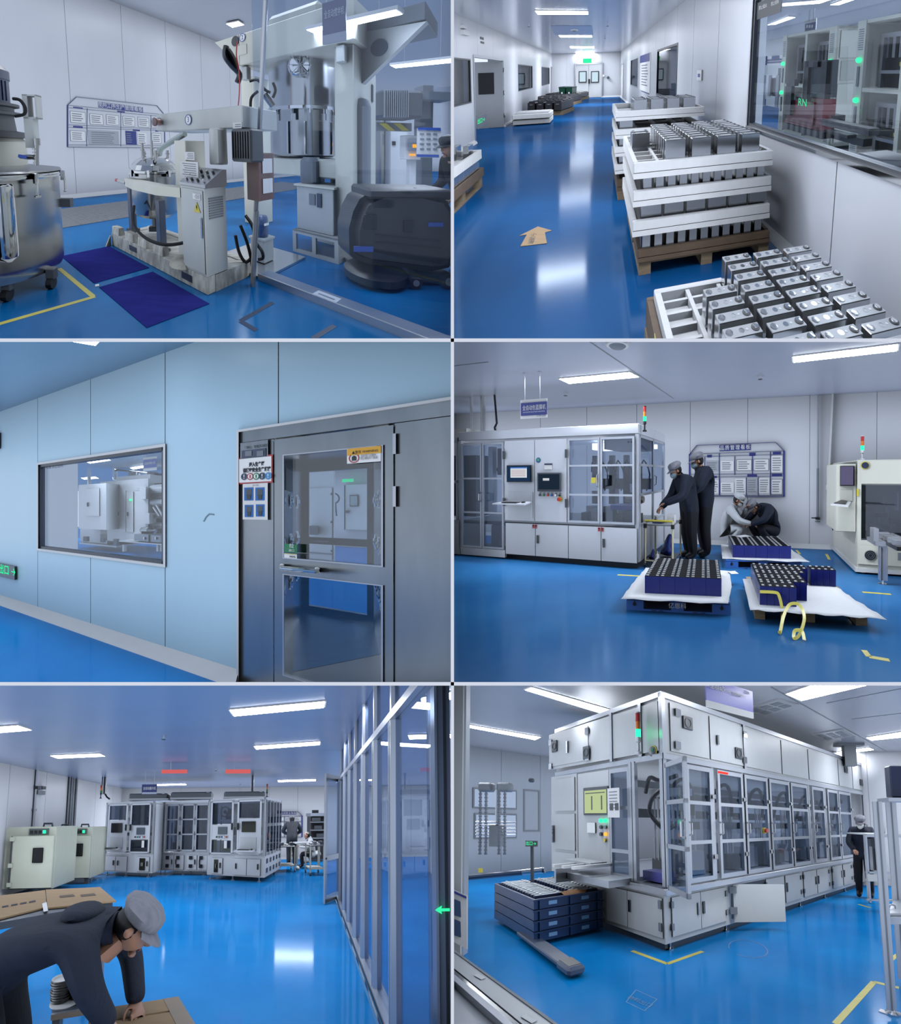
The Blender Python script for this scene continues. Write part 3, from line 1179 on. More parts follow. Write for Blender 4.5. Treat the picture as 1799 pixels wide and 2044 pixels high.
mb.lathe((0,0,0),[(.20,1.84),(.27,1.85),(.27,1.88),(.21,1.89),(.21,1.93),(.26,1.94),(.26,1.97),(.19,1.98)],32)
part(t,'gear_housing',mb,DGREY)
mb = MB(frame(TC))
mb.lathe((0,0,0),[(.17,1.96),(.18,1.98),(.18,2.22),(.19,2.23),(.19,2.32),(.15,2.37),(.10,2.38)],32)
mo = part(t,'motor',mb,mat('motor_blue_grey',(64,74,104),rough=0.35,var=0.1))
for k in range(14):
    a = math.radians(-170 + k * 13)
    mb = MB(frame(TC,a))
    mb.box(.175,.192,-.004,.004,2.0,2.21)
    part(mo,'cooling_fin',mb,NAVY,0)
yb = TC.y - .25
mb = MB()
o = R1.at(44,295,yb)
a, b = R1.at(43,188,yb), R1.at(75,237,yb)
w = .016
for z0, z1, x0, x1 in ((b.z,a.z,a.x,a.x + .05),(b.z,a.z,b.x - .016,b.x),(a.z - .016,a.z,a.x,b.x),(b.z,b.z + .016,a.x,b.x),(o.z,b.z,a.x,b.x - .05)):
    mb.box(x0,x1,yb,yb + .09,z0,z1)
part(t,'bracket_frame',mb,GREYP,0)
mb = MB()
pts = [R1.at(x,y,yb - .02) for x,y in ((26,197),(40,200),(50,215),(48,228),(30,232))]
mb.tube(pts,.016,8,smooth=4)
part(t,'cable',mb,RUBBER)
mb = MB()
p = R1.at(73,330,yb)
q = R1.at(73,276,yb)
mb.cyl(p,q,.022,n=10)
mb.cyl(q - Vector((0,0,.07)),q,.032,n=10)
for z in range(5):
    zz = p.z + .02 + z * .035
    mb.cyl((p.x,p.y,zz),(p.x,p.y,zz + .012),.028,n=10)
part(t,'riser_pipe',mb,STEEL)
mb = MB()
p = R1.at(72,314,yb - .02)
q = R1.at(40,313,yb - .02)
mb.tube([p,p.lerp(q,.5),q],[.024,.028,.018],10)
v_ = part(t,'valve',mb,STEEL)
mb = MB()
q1, q2 = R1.at(53,314,yb - .05), R1.at(38,311,yb - .05)
mb.bar(q1,q2,.03,.03)
part(v_,'valve_handle',mb,BLUEV)
for i, (ax,ay) in enumerate(((103,575),(15,600))):
    p = R1.fl(ax,ay)
    mb = MB()
    mb.box(p.x - .05,p.x + .05,p.y - .02,p.y + .06,.10,.22,.01)
    cs = part(t,'caster',mb,DGREY)
    mb = MB()
    mb.cyl((p.x - .03,p.y,.06),(p.x + .03,p.y,.06),.06,n=16)
    part(cs,'wheel',mb,RUBBER)
mb = MB()
p = R1.at(122,402,TC.y + .3)
mb.box(p.x - .1,R1.at(144,402,TC.y + .3).x,TC.y + .25,TC.y + .33,p.z - .06,p.z + .04)
part(t,'side_bracket',mb,DGREY,0)


# --- notice board outlined in blue on the wall
def notice_board(room,pl,corners,title,tpx,label,plates,lines_px,papers,hats,name='notice_board',ttext=None,lw=0.02):
    """corners: outline pixels in order; tpx: (cx, cy, h, w) of the title band."""
    c = [pl.hit(*p) for p in corners]
    bx, bz = sum(q[0] for q in c) / len(c), min(q[1] for q in c)
    t = thing(room,name,pl.p(bx,-.01,bz),label,'notice board')
    mb = MB(pl.M)
    mb.prism([(x,-.004,z) for x,z in c],(0,0,0),(0,-.004,0))
    part(t,'board_sheet',mb,WALL,0)
    mb = MB(pl.M)
    for (ax,az), (bx_,bz_) in zip(c,c[1:] + c[:1]):
        mb.bar((ax,-.012,az),(bx_,-.012,bz_),lw * 1.6,.008)
    part(t,'outline',mb,BLUEP,0)
    for i, (x0,y0,x1,y1) in enumerate(lines_px):
        a, b = pl.hit(x0,y0), pl.hit(x1,y1)
        mb = MB(pl.M)
        mb.bar((a[0],-.011,a[1]),(b[0],-.011,b[1]),lw * .7,.006)
        part(t,'grid_line',mb,BLUEP,0)
    for px in hats:
        part(t,'caption_strip',pbox(pl,px,.008,.013),BLUEP,0)
    for px, kind in papers:
        pp = part(t,'sheet',pbox(pl,px,.008,.012),PAPER if kind != 'grey' else mat('grey_sheet',(170,176,186),rough=.7),0)
        if kind == 'framed':
            r = rect(pl,*px)
            fb = MB(pl.M)
            e = lw * .45
            fb.box(r[0] - e,r[0],-.014,-.008,r[2] - e,r[3] + e)
            fb.box(r[1],r[1] + e,-.014,-.008,r[2] - e,r[3] + e)
            fb.box(r[0],r[1],-.014,-.008,r[3],r[3] + e)
            fb.box(r[0],r[1],-.014,-.008,r[2] - e,r[2])
            part(pp,'sheet_frame',fb,MGREY,0)
        part(pp,'fine_print',ruled(pl,px,max(3,int(abs(px[3] - px[1]) / 5)),.0125),GINK,0)
    n = len(plates)
    for ch, px in plates:
        pp = part(t,'title_plate',pbox(pl,px,.008,.013),BLUEP,0)
        ptext(pp,pl,(px[0] + px[2]) / 2,(px[1] + px[3]) / 2,abs(px[3] - px[1]) * .8,ch,WHITE,d=.0145,width=abs(px[2] - px[0]) * .85)
    return t


tp = []
for i, ch in enumerate('搅拌工序生产管理看板'):
    x = 195.5 + i * 9.05
    y = 203 + (x - 195) * .125
    tp.append((ch,(x,y,x + 8.4,y + 12)))
notice_board(R1,W1,[(135,293.5),(135,210),(153,193.5),(313,211),(328,229),(329,295)],None,None,
             'blue outlined mixing process notice board on the white wall',tp,
             [(135,210,328,229),(137,215,328,233),(137,249,328,258),(137,254,328,261),(137,289,328,290),(174,216,173,292),(241,224,241,292),(301,230,301,292)],
             [((140,222,171,246),'framed'),((179,227,206,249),'framed'),((212,229,237,250),'framed'),((245,232,269,252),'framed'),((275,234,297,254),'framed'),
              ((302,237,312,254),'framed'),((140,261,171,282),'framed'),((175,259,238,290),'grey'),((250,262,266,288),'plain'),((274,264,293,290),'plain'),((303,266,322,286),'framed')],
             [(146,213,165,217),(234,221,249,225),(146,251,165,256),(265,258,279,262),(310,260,316,263),(250,261,273,289)])


# --- mixer number three
def rbadge(par,f,px,plane,off,num,rpx):
    """White round badge with a blue ring and a number on a local x-plane."""
    y, z = f.x(px[0],px[1],plane - off)
    r = abs(f.x(px[0],px[1] - rpx,plane - off)[1] - z)
    mb = f.mb()
    mb.cyl((plane - off,y,z),(plane - off - .004,y,z),r,n=24)
    b = part(par,'number_badge',mb,WHITE,0)
    mb = f.mb()
    mb.lathe((plane - off - .004,y,z),[(r,0),(r,.003),(r * .86,.003),(r * .86,0)],24,ax=(-1,0,0),cap=False)
    part(b,'badge_ring',mb,BLUEV,0)
    mb = f.mb()
    me = text_mesh(num,r * 1.5)
    A = Matrix(((0,0,0,plane - off - .006),(-1,0,0,y),(0,1,0,z),(0,0,0,1)))
    mb.mesh(me,A)
    part(b,'lettering',mb,BLUEV,0)


def xface(f,par,x,px,txt_rows,back=None,name='notice_plate',ink=None,d=.004):
    pl_ = part(par,name,fbx(f,px,x,x - d),back or PAPER,0)
    a, b = f.x(px[0],px[1],x - d), f.x(px[2],px[3],x - d)
    y0, y1, z0, z1 = min(a[0],b[0]), max(a[0],b[0]), min(a[1],b[1]), max(a[1],b[1])
    mb = f.mb()
    n = txt_rows
    for i in range(n):
        z = z1 - (z1 - z0) * (i + 1) / (n + 1)
        mb.box(x - d - .001,x - d,y0 + (y1 - y0) * .12,y1 - (y1 - y0) * (.12 + .2 * random.random()),z - (z1 - z0) * .15 / n,z + (z1 - z0) * .15 / n)
    part(pl_,'fine_print',mb,ink or GINK,0)
    return pl_


O3 = g3.p(0,0)
t = thing(R1,'floor_mixer',O3,'grey mixer with badge three and electrical cabinet on a low base','mixer')
CREAMD = mat('dirty_cream_paint',(206,208,202),rough=0.5,var=0.3,vscale=5,col2=(150,148,140))
mb = g3.mb()
mb.box(0,.12,0,2.3,0,.19,.006)
mb.box(.63,.75,0,2.3,0,.19,.006)
mb.box(.12,.63,0,.12,0,.185)
mb.box(.12,.63,2.15,2.28,0,.185)
mb.box(.1,.65,.1,2.2,.14,.175)
bs = part(t,'base_frame',mb,CREAMD,0)
for a, b, c_, d_ in ((.26,.46,.05,.13),(1.5,1.72,.07,.145)):
    part(bs,'fork_slot',g3.mb().box(-.002,.03,a,b,c_,d_),BLACK,0)
for y in (.85,1.25,1.62,2.05):
    mb = g3.mb()
    mb.prism([(0,y,.19),(.10,y,.19),(.10,y + .02,.30),(.02,y + .02,.30)],(0,0,0),(0,.22,0))
    part(bs,'cable_guard',mb,CREAMD,0)
part(bs,'foot_gusset',g3.mb().prism([(-.02,2.28,0),(-.10,2.28,0),(-.02,2.28,.16)],(0,0,0),(0,.03,0)),CREAMD,0)
cb = part(t,'electrical_cabinet',g3.mb().box(0,.32,0,.41,.19,1.13,.006),GREYP,0)
dr = part(cb,'door',g3.mb().box(-.008,0,.02,.385,.22,1.10,.002),GREYP,0)
xface(g3,cb,-.008,(385,385,401,400),4)
mb = g3.mb()
mb.box(-.02,-.008,.035,.055,.60,.82,.004)
part(cb,'door_latch',mb,CHROME)
y, z = g3.x(393.5,414,-.009)
mb = g3.mb()
mb.prism([(-.010,y - .055,z - .05),(-.010,y + .055,z - .05),(-.010,y,z + .055)],(0,0,0),(-.003,0,0))
wt = part(cb,'warning_triangle',mb,YEL,0)
mb = g3.mb()
mb.prism([(-.0145,y - .006,z - .03),(-.0145,y + .01,z - .0),(-.0145,y - .01,z - .0),(-.0145,y + .006,z + .03),(-.0145,y + .002,z + .008)],(0,0,0),(-.001,0,0))
part(wt,'lightning_bolt',mb,INK,0)
for i in range(9):
    part(cb,'vent_slat',g3.mb().box(.06,.27,-.006,0,.80 + i * .026,.812 + i * .026),MGREY,0)
mb = g3.mb()
mb.prism([(0,0,1.13),(0,0,1.16),(.26,0,1.31),(.32,0,1.31),(.32,0,1.13)],(0,-.02,0),(0,.43,0))
cn = part(t,'sloped_console',mb,ALU,0)
for i in range(4):
    for j in range(3):
        x, y = .05 + j * .07, .05 + i * .10
        z = 1.16 + x / .26 * .15
        mb = g3.mb()
        mb.cyl((x,y,z),(x - .015,y,z + .025),.016,n=10)
        part(cn,'button',mb,BLACK if (i + j) % 3 else CHROME)
mb = g3.mb()
mb.box(.10,.40,.42,.64,.19,1.62,.006)
bx = part(t,'rear_column',mb,CREAM,0)
xface(g3,bx,.10,(359,321,397,360),7,name='instruction_plate')
xface(g3,bx,.10,(369,303,389,320),4,name='type_plate')
mb = g3.mb()
mb.box(.40,1.05,-.21,1.48,1.76,2.0,.01)
bm3 = part(t,'beam',mb,GREYP,0)
rbadge(t,g3,(376,239),.40,.003,'3',10.5)
mb = g3.mb()
mb.cyl((.38,1.35,1.88),(.30,1.35,1.88),.045,n=16)
em = part(bm3,'stop_button_box',mb,mat('pinkish_housing',(190,140,130),rough=.4))
mb = g3.mb()
mb.lathe((.30,1.35,1.88),[(.06,0),(.06,.02),(.02,.03)],16,ax=(-1,0,0))
part(em,'button',mb,mat('maroon_button',(90,40,44),rough=.4))
y, z = g3.x(316.5,243,.39)
mb = g3.mb()
mb.cyl((.395,y,z),(.388,y,z),.055,n=20)
sk = part(bm3,'round_sticker',mb,mat('purple_sticker',(70,60,130),rough=.4))
mb = g3.mb()
mb.cyl((.387,y,z),(.384,y,z),.028,n=14)
part(sk,'sticker_mark',mb,YEL)
mb = g3.mb()
mb.lathe((.34,.12,1.36),[(.10,0),(.105,.02),(.10,.38),(.09,.40)],24)
part(t,'round_column',mb,GREYP)
mb = g3.mb()
mb.box(.36,.58,-.36,-.06,1.40,1.75,.02)
mo = part(t,'motor',mb,DGREY)
for i in range(8):
    part(mo,'cooling_fin',g3.mb().box(.352,.36,-.35 + i * .036,-.34 + i * .036,1.44,1.72),BLACK,0)
xface(g3,bm3,.40,(465,245,483,256),2,name='caution_label')
mb = g3.mb()
mb.box(.5,.78,-.34,-.16,.98,1.50,.006)
sb = part(t,'switch_box',mb,mat('red_brown_plate',(120,88,84),rough=.4),0)
for z0, z1 in ((1.28,1.44),(1.06,1.22)):
    part(sb,'white_plate',g3.mb().box(.56,.74,-.346,-.34,z0,z1),PAPER,0)
mb = g3.mb()
mb.tube([(.2,.55,1.70),(.2,.8,1.62),(.22,1.1,1.52),(.35,1.35,1.44)],.035,10,smooth=5)
part(t,'pipe',mb,mat('pale_green_hose',(166,180,176),rough=.4))
mb = g3.mb()
mb.prism([(0,.42,.98),(-.12,.75,.98),(-.10,1.35,.98),(.0,1.75,.98),(.10,1.75,.98),(.08,1.3,.98),(.06,.8,.98),(.16,.42,.98)],(0,0,0),(0,0,.11))
ar = part(t,'support_arm',mb,CREAM,0)
mb = g3.mb()
mb.cyl((.02,1.75,1.02),(.02,1.98,1.03),.03,n=10)
pn = part(ar,'arm_handle',mb,GREYP)
part(pn,'handle_knob',g3.mb().cyl((.02,1.98,1.03),(.02,2.06,1.035),.024,n=10),RED)
for px, h_ in (((266,460),.93),((324,501),.86)):
    x, y = g3.z(px[0],px[1],.19)
    mb = g3.mb()
    mb.box(x - .045,x + .045,y - .05,y + .05,.22,h_,.004)
    lg = part(t,'support_post',mb,NAVY,0)
    part(lg,'post_foot',g3.mb().box(x - .08,x + .08,y - .08,y + .08,.19,.225),BLACK,0)
mb = g3.mb()
mb.tube([(0.02,1.55,.72),(-.1,1.35,.52),(-.13,1.0,.42),(-.1,.62,.42),(.05,.42,.46)],.02,8,smooth=5)
part(t,'black_hose',mb,RUBBER)
mb = g3.mb()
mb.lathe((.1,.5,.18),[(.20,0),(.17,.05),(.08,.09),(.02,.10)],14)
part(t,'powder_heap',mb,mat('pale_powder',(190,188,180),rough=.9,var=.2,vscale=20,bump=.6,bscale=30))

# stainless kettle carried by mixer three
K = g3.p(.42,1.62)
t = thing(R1,'kettle',K,'small stainless steel kettle with domed lid on the support arm','kettle')
mb = MB(frame(K))
mb.lathe((0,0,0),[(.08,.50),(.25,.52),(.33,.58),(.345,.66),(.345,1.16),(.33,1.17)],36)
part(t,'kettle_body',mb,STEEL)
mb = MB(frame(K))
mb.lathe((0,0,0),[(.34,1.165),(.375,1.17),(.375,1.20),(.34,1.21)],36)
part(t,'flange',mb,CHROME)
mb = MB(frame(K))
mb.lathe((0,0,0),[(.345,1.21),(.33,1.28),(.26,1.35),(.15,1.39),(.06,1.40)],36)
dm = part(t,'domed_lid',mb,CHROME)
for a, r, h_ in ((20,.20,.12),(80,.16,.16),(150,.2,.1),(220,.18,.22),(290,.22,.12),(250,.05,.26)):
    b = math.radians(a)
    mb = MB(frame(K))
    x, y = math.cos(b) * r, math.sin(b) * r
    mb.cyl((x,y,1.33),(x,y,1.37 + h_),.022,n=10)
    mb.cyl((x,y,1.37 + h_ * .5),(x,y,1.39 + h_ * .5),.034,n=10)
    part(dm,'nozzle',mb,STEEL)
for a in range(0,360,45):
    b = math.radians(a)
    mb = MB(frame(K,b))
    mb.box(.36,.39,-.018,.018,1.12,1.22,.003)
    part(t,'clamp',mb,CHROME,0)
mb = MB(frame(K))
mb.lathe((0,0,0),[(.06,.34),(.08,.36),(.08,.50)],14)
mb.box(-.12,.12,-.05,.05,.28,.35)
part(t,'outlet_valve',mb,DGREY)

# --- tall mixer number two
G0 = R1.at(600,452,5.3)
G0.z = 0
g2 = Fr(R1,G0,G0 + W1.u)
t = thing(R1,'tall_mixer',G0,'tall cream mixer with badge two carrying a big stainless vessel','mixer')
a, b = g2.x(476,66,-.75), g2.x(715,92,-.75)
ytop = g2.x(560,42,-.75)[1]
ylow = g2.x(560,112,-.75)[1]
yl, yr = a[0], g2.x(708,60,-.75)[0]
mb = g2.mb()
mb.box(-.75,.55,yr,yl,ylow,ytop,.01)
hd = part(t,'beam',mb,CREAM,0)
mb = g2.mb()
mb.prism([(-.75,yl,ytop),(-.75,yl + .6,ytop),(-.75,yl,ylow)],(0,0,0),(1.3,0,0))
part(hd,'beam_end',mb,CREAM,0)
y, z = g2.x(469,82,-.76)
part(hd,'cable_port',g2.mb().cyl((-.751,y,z),(-.76,y,z),.085,n=20),BLACK)
rbadge(t,g2,(484,75),-.75,.004,'2',8.5)
part(hd,'hatch_plate',fbx(g2,(477,92,493,107),-.75,-.756),CREAM,0)
mb = g2.mb()
mb.box(-.5,.45,yr + .6,yl - .4,ytop,ytop + .28,.08)
part(hd,'top_cover',mb,CREAM)
yc = g2.x(602,200,0)[0]
V = g2.p(0,yc)
rv = .57
zt = g2.x(602,104,0)[1]
zm = g2.x(602,224,0)[1]
zb = g2.x(602,312,0)[1]
mb = MB(frame(V))
mb.lathe((0,0,0),[(rv,zm + .02),(rv,zt)],48)
vs = part(t,'upper_vessel',mb,STEEL)
mb = MB(frame(V))
mb.lathe((0,0,0),[(rv,zt),(rv + .03,zt + .01),(rv + .03,zt + .06),(rv,zt + .07)],48)
mb.lathe((0,0,0),[(rv,zm - .02),(rv + .04,zm - .01),(rv + .04,zm + .04),(rv,zm + .05)],48)
part(vs,'flange',mb,CHROME)
mb = MB(frame(V))
mb.lathe((0,0,0),[(rv - .06,zt + .06),(rv - .06,zt + .45)],40)
part(vs,'neck',mb,CREAM)
mb = MB(frame(V))
mb.lathe((0,0,0),[(rv - .05,zb),(rv - .01,zb + .03),(rv - .01,zm - .02)],48)
lv = part(t,'lower_vessel',mb,STEEL)
for a in (-150,-120,-92,-64,-36,-8):
    b = math.radians(a)
    mb = MB(frame(V,b))
    mb.box(rv,rv + .025,-.014,.014,zm - .08,zm + .04,.003)
    mb.cyl((rv + .02,0,zm - .08),(rv + .02,0,zm - .18),.01,n=8)
    part(lv,'clamp',mb,CHROME)
for a in (-128,-100,-70,-45):
    b = math.radians(a)
    mb = MB(frame(V,b))
    mb.box(rv - .012,rv + .002,-.012,.012,zb + .05,zm - .2)
    part(lv,'jacket_seam',mb,CHROME,0)
ang = math.atan2(-1,-.02)
pp = R1.at(597,131,V.y - rv * 1.03)
mb = MB()
mb.lathe(pp,[(.17,-.05),(.17,.02),(.15,.03),(.02,.035)],28,ax=(-.1,-1,0))
sp = part(vs,'sight_port',mb,CHROME)
mb = MB()
for i in range(8):
    b = math.pi * i / 4
    mb.bar(pp + Vector((0,-.045,0)),pp + Vector((math.cos(b) * .14,-.045,math.sin(b) * .14)),.012)
part(sp,'port_spoke',mb,STEEL,0)
for i in range(8):
    b = math.pi * i / 4
    mb = MB()
    c_ = pp + Vector((math.cos(b) * .165,-.03,math.sin(b) * .165))
    mb.cyl(c_,c_ + Vector((0,-.03,0)),.014,n=8)
    part(sp,'port_bolt',mb,CHROME)
# columns
mb = g2.mb()
y0_, y1_ = g2.x(706,200,-.6)[0], g2.x(668,200,-.6)[0]
mb.box(-.6,.3,y0_,y1_,0,ylow,.01)
part(t,'right_column',mb,CREAM,0)
mb = g2.mb()
y0_, y1_ = g2.x(510,200,.0)[0], g2.x(482,200,.0)[0]
mb.box(.0,.5,y0_,y1_,0,ylow,.01)
part(t,'left_column',mb,CREAM,0)
for yy in (g2.x(492,130,-.65)[0],g2.x(683,105,-.65)[0]):
    mb = g2.mb()
    mb.box(-.72,-.6,yy - .06,yy + .06,ylow - .24,ylow - .02,.01)
    part(t,'hinge_block',mb,GREYP,0)
mb = g2.mb()
z0_, z1_ = g2.x(600,352,-.5)[1], g2.x(600,316,-.5)[1]
mb.box(-.5,.6,g2.x(690,330,-.5)[0],g2.x(520,330,-.5)[0],z0_,z1_,.02)
part(t,'lower_beam',mb,CREAM,0)
# bracket with round hole, right of the beam
yb_ = g2.x(708,60,-.3)[0]
P = lambda x, y: (lambda q: (-.3,q[0],q[1]))(g2.x(x,y,-.3))
tri = [P(714,66),P(852,42),P(724,166),P(714,166)]
hc = P(757,95)
hr = abs(P(757,78)[2] - hc[2])
mb = g2.mb()
mb.prism(tri,(0,0,0),(.12,0,0))
br = part(t,'gusset_plate',mb,GREYP,0)
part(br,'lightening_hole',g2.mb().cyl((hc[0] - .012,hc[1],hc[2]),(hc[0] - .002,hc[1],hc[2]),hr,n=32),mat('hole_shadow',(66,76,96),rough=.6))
mb = g2.mb()
a, b = P(720,56), P(850,22)
mb.box(-.3,.5,b[1],a[1],P(842,40)[2],P(842,4)[2],.01)
part(t,'outer_beam',mb,MGREY,0)
# thick round column
y, z = g2.z(712,520)
yc_ = R1.at(711,300,4.3)
mb = MB(frame((yc_.x,yc_.y,0)))
mb.lathe((0,0,0),[(.20,.0),(.20,2.15),(.17,2.25),(.10,2.28)],28)
part(t,'lift_column',mb,MGREY)
p, q = R1.at(703,205,4.5), R1.at(748,166,4.5)
mb = MB()
mb.box(p.x,q.x,4.5,4.9,p.z,q.z,.03)
part(t,'column_cap',mb,DGREY)
for px, r in (((630,372),.19),((672,374),.13)):
    p = R1.at(px[0],px[1] + 26,5.0)
    q = R1.at(px[0],px[1] - 26,5.0)
    mb = MB()
    mb.lathe((p.x,p.y,p.z),[(r,0),(r * 1.1,.04),(r,.10),(r * .8,.14),(r * .8,q.z - p.z - .05),(r * .5,q.z - p.z)],20)
    part(t,'pump',mb,MGREY)
for pts in (((452,92),(450,112),(462,130),(478,148),(474,165)),((455,100),(466,118),(472,140))):
    mb = MB()
    mb.tube([R1.at(x,y,5.0) for x,y in pts],.05,8,smooth=4)
    part(t,'cable_bundle',mb,BLACK)
mb = MB()
mb.tube([R1.at(x,y,4.95) for x,y in ((474,82),(472,110),(477,140),(478,180),(475,218))],.011,6,smooth=4)
part(t,'red_cable',mb,RED)
for pts in (((498,162),(515,160),(528,178),(540,185)),((545,165),(550,180),(545,195)),((500,215),(502,195),(515,182))):
    mb = MB()
    mb.tube([R1.at(x,y,4.6) for x,y in pts],.022,8,smooth=4)
    part(t,'hose',mb,RUBBER)
mb = MB()
p, q = R1.at(528,188,4.6), R1.at(545,212,4.6)
mb.cyl(p,q,.05,n=12)
part(t,'pneumatic_cylinder',mb,STEEL)

# hanging machine sign
S2 = R1.at(666,40,3.5)
sp2 = Plane(R1,S2,S2 + Vector((.75,-.62,0)))
sp2 = Plane(R1,S2 - sp2.u * .4,S2)
t = thing(R1,'hanging_sign',R1.at(667,72,3.5),'blue hanging sign naming the fully automatic mixer','sign')
r_ = rect(sp2,644,8,691,62)
mb = MB(sp2.M)
mb.box(r_[0],r_[1],-.012,.012,r_[2],r_[3])
part(t,'sign_plate',mb,mat('sign_navy',(60,66,112),rough=.4),0)
mb = MB(sp2.M)
mb.box(r_[0],r_[1],-.013,.013,r_[2] - .10,r_[2])
part(t,'sign_footer',mb,mat('sign_grey',(140,148,168),rough=.4),0)
ptext(t,sp2,667,26,16,'全自动搅拌机',mat('pale_print',(180,188,205),rough=.5),d=.016,width=40)
for x in (.2,.8):
    mb = MB(sp2.M)
    xx = r_[0] + (r_[1] - r_[0]) * x
    mb.cyl((xx,0,r_[3]),(xx,0,CZ1),.008,n=6)
    part(t,'hanger_rod',mb,ALU)

# --- hydraulic units
t = thing(R1,'hydraulic_unit',R1.fl(560,525),'small grey hydraulic unit with a blue motor behind the aluminium post','hydraulic unit')
h = Fr(R1,R1.fl(528,533),R1.fl(556,520))
mb = h.mb()
mb.box(0,.22,0,.24,.04,.34,.008)
part(t,'oil_tank',mb,GREYP,0)
part(t,'tank_lid',h.mb().box(-.015,.235,-.015,.255,.34,.365),GREYP,0)
mb = h.mb()
mb.lathe((.11,.12,.365),[(.085,0),(.09,.02),(.09,.24),(.075,.28),(.03,.29)],24)
mo = part(t,'motor',mb,mat('blue_motor',(36,76,130),rough=.35))
part(mo,'motor_label',h.mb().box(.05,.15,.022,.03,.53,.56),WHITE,0)
mb = h.mb()
mb.box(-.35,.65,-.25,.7,.005,.035)
part(t,'drip_tray',mb,STEEL,0)
for pts in (((470,470),(478,505),(492,523),(508,500),(505,455),(490,430)),((505,478),(522,500),(525,515),(515,518)),((480,450),(492,480),(500,510),(505,540))):
    mb = MB()
    mb.tube([R1.at(x,y,3.55) for x,y in pts],.02,8,smooth=5)
    part(t,'hose',mb,RUBBER)
t = thing(R1,'hydraulic_unit',R1.fl(640,520),'large grey hydraulic unit on a white slotted stand','hydraulic unit')
hn = R1.fl(676,528)
h = Fr(R1,hn,hn + W1.u)
zf = lambda px, py: h.x(px,py,0)
mb = h.mb()
L = zf(585,500)[0]
zst = .34
for y0_, y1_, z0_, z1_ in ((0,L,.0,.05),(0,L,zst - .05,zst),(0,.06,.05,zst - .05),(L * .47,L * .47 + .06,.05,zst - .05),(L - .06,L,.05,zst - .05)):
    mb.box(0,.05,y0_,y1_,z0_,z1_)
    mb.box(.75,.8,y0_,y1_,z0_,z1_)
mb.box(.05,.75,0,.05,0,.05)
mb.box(.05,.75,L - .05,L,zst - .05,zst)
mb.box(0,.8,0,L,zst - .015,zst)
part(t,'stand',mb,GREYP,0)
zt_ = h.x(669,407,.1)[1]
mb = h.mb()
mb.box(.1,.62,.12,L - .02,zst,1.0,.01)
tk = part(t,'oil_tank',mb,GREYP,0)
part(tk,'tank_lid',h.mb().box(.07,.65,.09,L + .01,1.0,1.03),CREAM,0)
part(tk,'level_gauge',h.mb().box(.085,.1,.30,.37,.72,.92),NAVY,0)
part(tk,'gauge_plate',h.mb().box(.09,.1,.40,.50,.74,.90),MGREY,0)
mb = h.mb()
mb.lathe((.35,.6,1.03),[(.16,0),(.17,.03),(.17,.34),(.12,.4)],20)
part(tk,'pump_motor',mb,MGREY)

# --- aluminium post and the reflected sill built as a floor track
p0, p1 = R1.fl(504,570), R1.at(531,-15,3.28)
t = thing(R1,'glazing_post',p0,'round aluminium post rising past the mixers','post')
mb = MB()
mb.cyl(p0,p1,.028,n=16)
part(t,'post_tube',mb,ALU)
mb = MB()
mb.cyl(p0 + Vector((.004,-.01,0)),p0.lerp(p1,.27) + Vector((0.004,-.012,0)),.031,n=16)
part(t,'post_sleeve',mb,ALU)
t = thing(R1,'floor_track',R1.fl(700,620),'long grey metal floor track running to the front','track')
a, b = R1.fl(520,556), R1.fl(905,708)
pl_ = Plane(R1,a,b)
Lk = (b - a).length
part(t,'track_rail',MB(pl_.M).box(0,Lk,-.04,.16,0,.06,.006),mat('track_blue_grey',(86,112,150),rough=.35,metal=.3,var=.1),0)
part(t,'track_lip',MB(pl_.M).box(0,Lk,-.05,-.03,0,.075),ALU,0)
part(t,'glass_pane',MB(pl_.M).box(0,Lk,-.042,-.036,.07,3.2),glass('hazy_glass',(236,242,250),.03,haze=.014,hcol=(120,156,206)),0)  # the blue haze paints in a veil of reflections on the pane
q = [R1.fl(x,y,.0615) for x,y in ((636,580),(682,597),(668,607),(621,588))]
mb = MB()
mb.prism(q,(0,0,0),(0,0,.003))
tg = part(t,'paper_label',mb,PAPER,0)
mb = MB()
q2 = [q[0].lerp(q[3],.35),q[1].lerp(q[2],.35),q[1].lerp(q[2],.6),q[0].lerp(q[3],.6)]
c_ = sum(q2,Vector()) / 4
mb.prism([c_ + (p - c_) * .7 for p in q2],(0,0,.003),(0,0,.004))
part(tg,'fine_print',mb,GINK,0)

# --- floor scrubber and its operator
sc0 = R1.fl(800,566)
t = thing(R1,'floor_scrubber',sc0,'black walk-behind floor scrubbing machine at the right edge','scrubber')
SCR = mat('scrubber_black',(52,50,52),rough=0.35,var=0.15,vscale=3)
ys = 3.35
pr = [R1.at(x,y,ys) for x,y in ((704,512),(703,460),(712,425),(725,400),(742,388),(800,383),(860,384),(895,392),(912,420),(915,500),(908,540),(870,548),(740,532),(712,522))]
mb = MB()
mb.prism(pr,(0,0,0),(0,.55,0))
es = [e for e in mb.bm.edges if abs(e.verts[0].co.y - e.verts[1].co.y) < 1e-4]
bmesh.ops.bevel(mb.bm,geom=es,offset=.09,segments=3,affect='EDGES')
sb = part(t,'tank_shell',mb,SCR,40)
mb = MB()
p, q = R1.at(735,392,ys), R1.at(905,384,ys)
mb.box(p.x,q.x,ys - .015,ys + .5,p.z - .03,q.z + .03,.03)
part(t,'top_lid',mb,SCR)
for (x0,y0,x1,y1) in ((728,428,752,458),(806,440,824,464)):
    a, b = R1.at(x0,y0,ys - .01), R1.at(x1,y1,ys - .01)
    part(sb,'recess_panel',MB().box(a.x,b.x,ys - .012,ys,b.z,a.z,.004),BLACK)
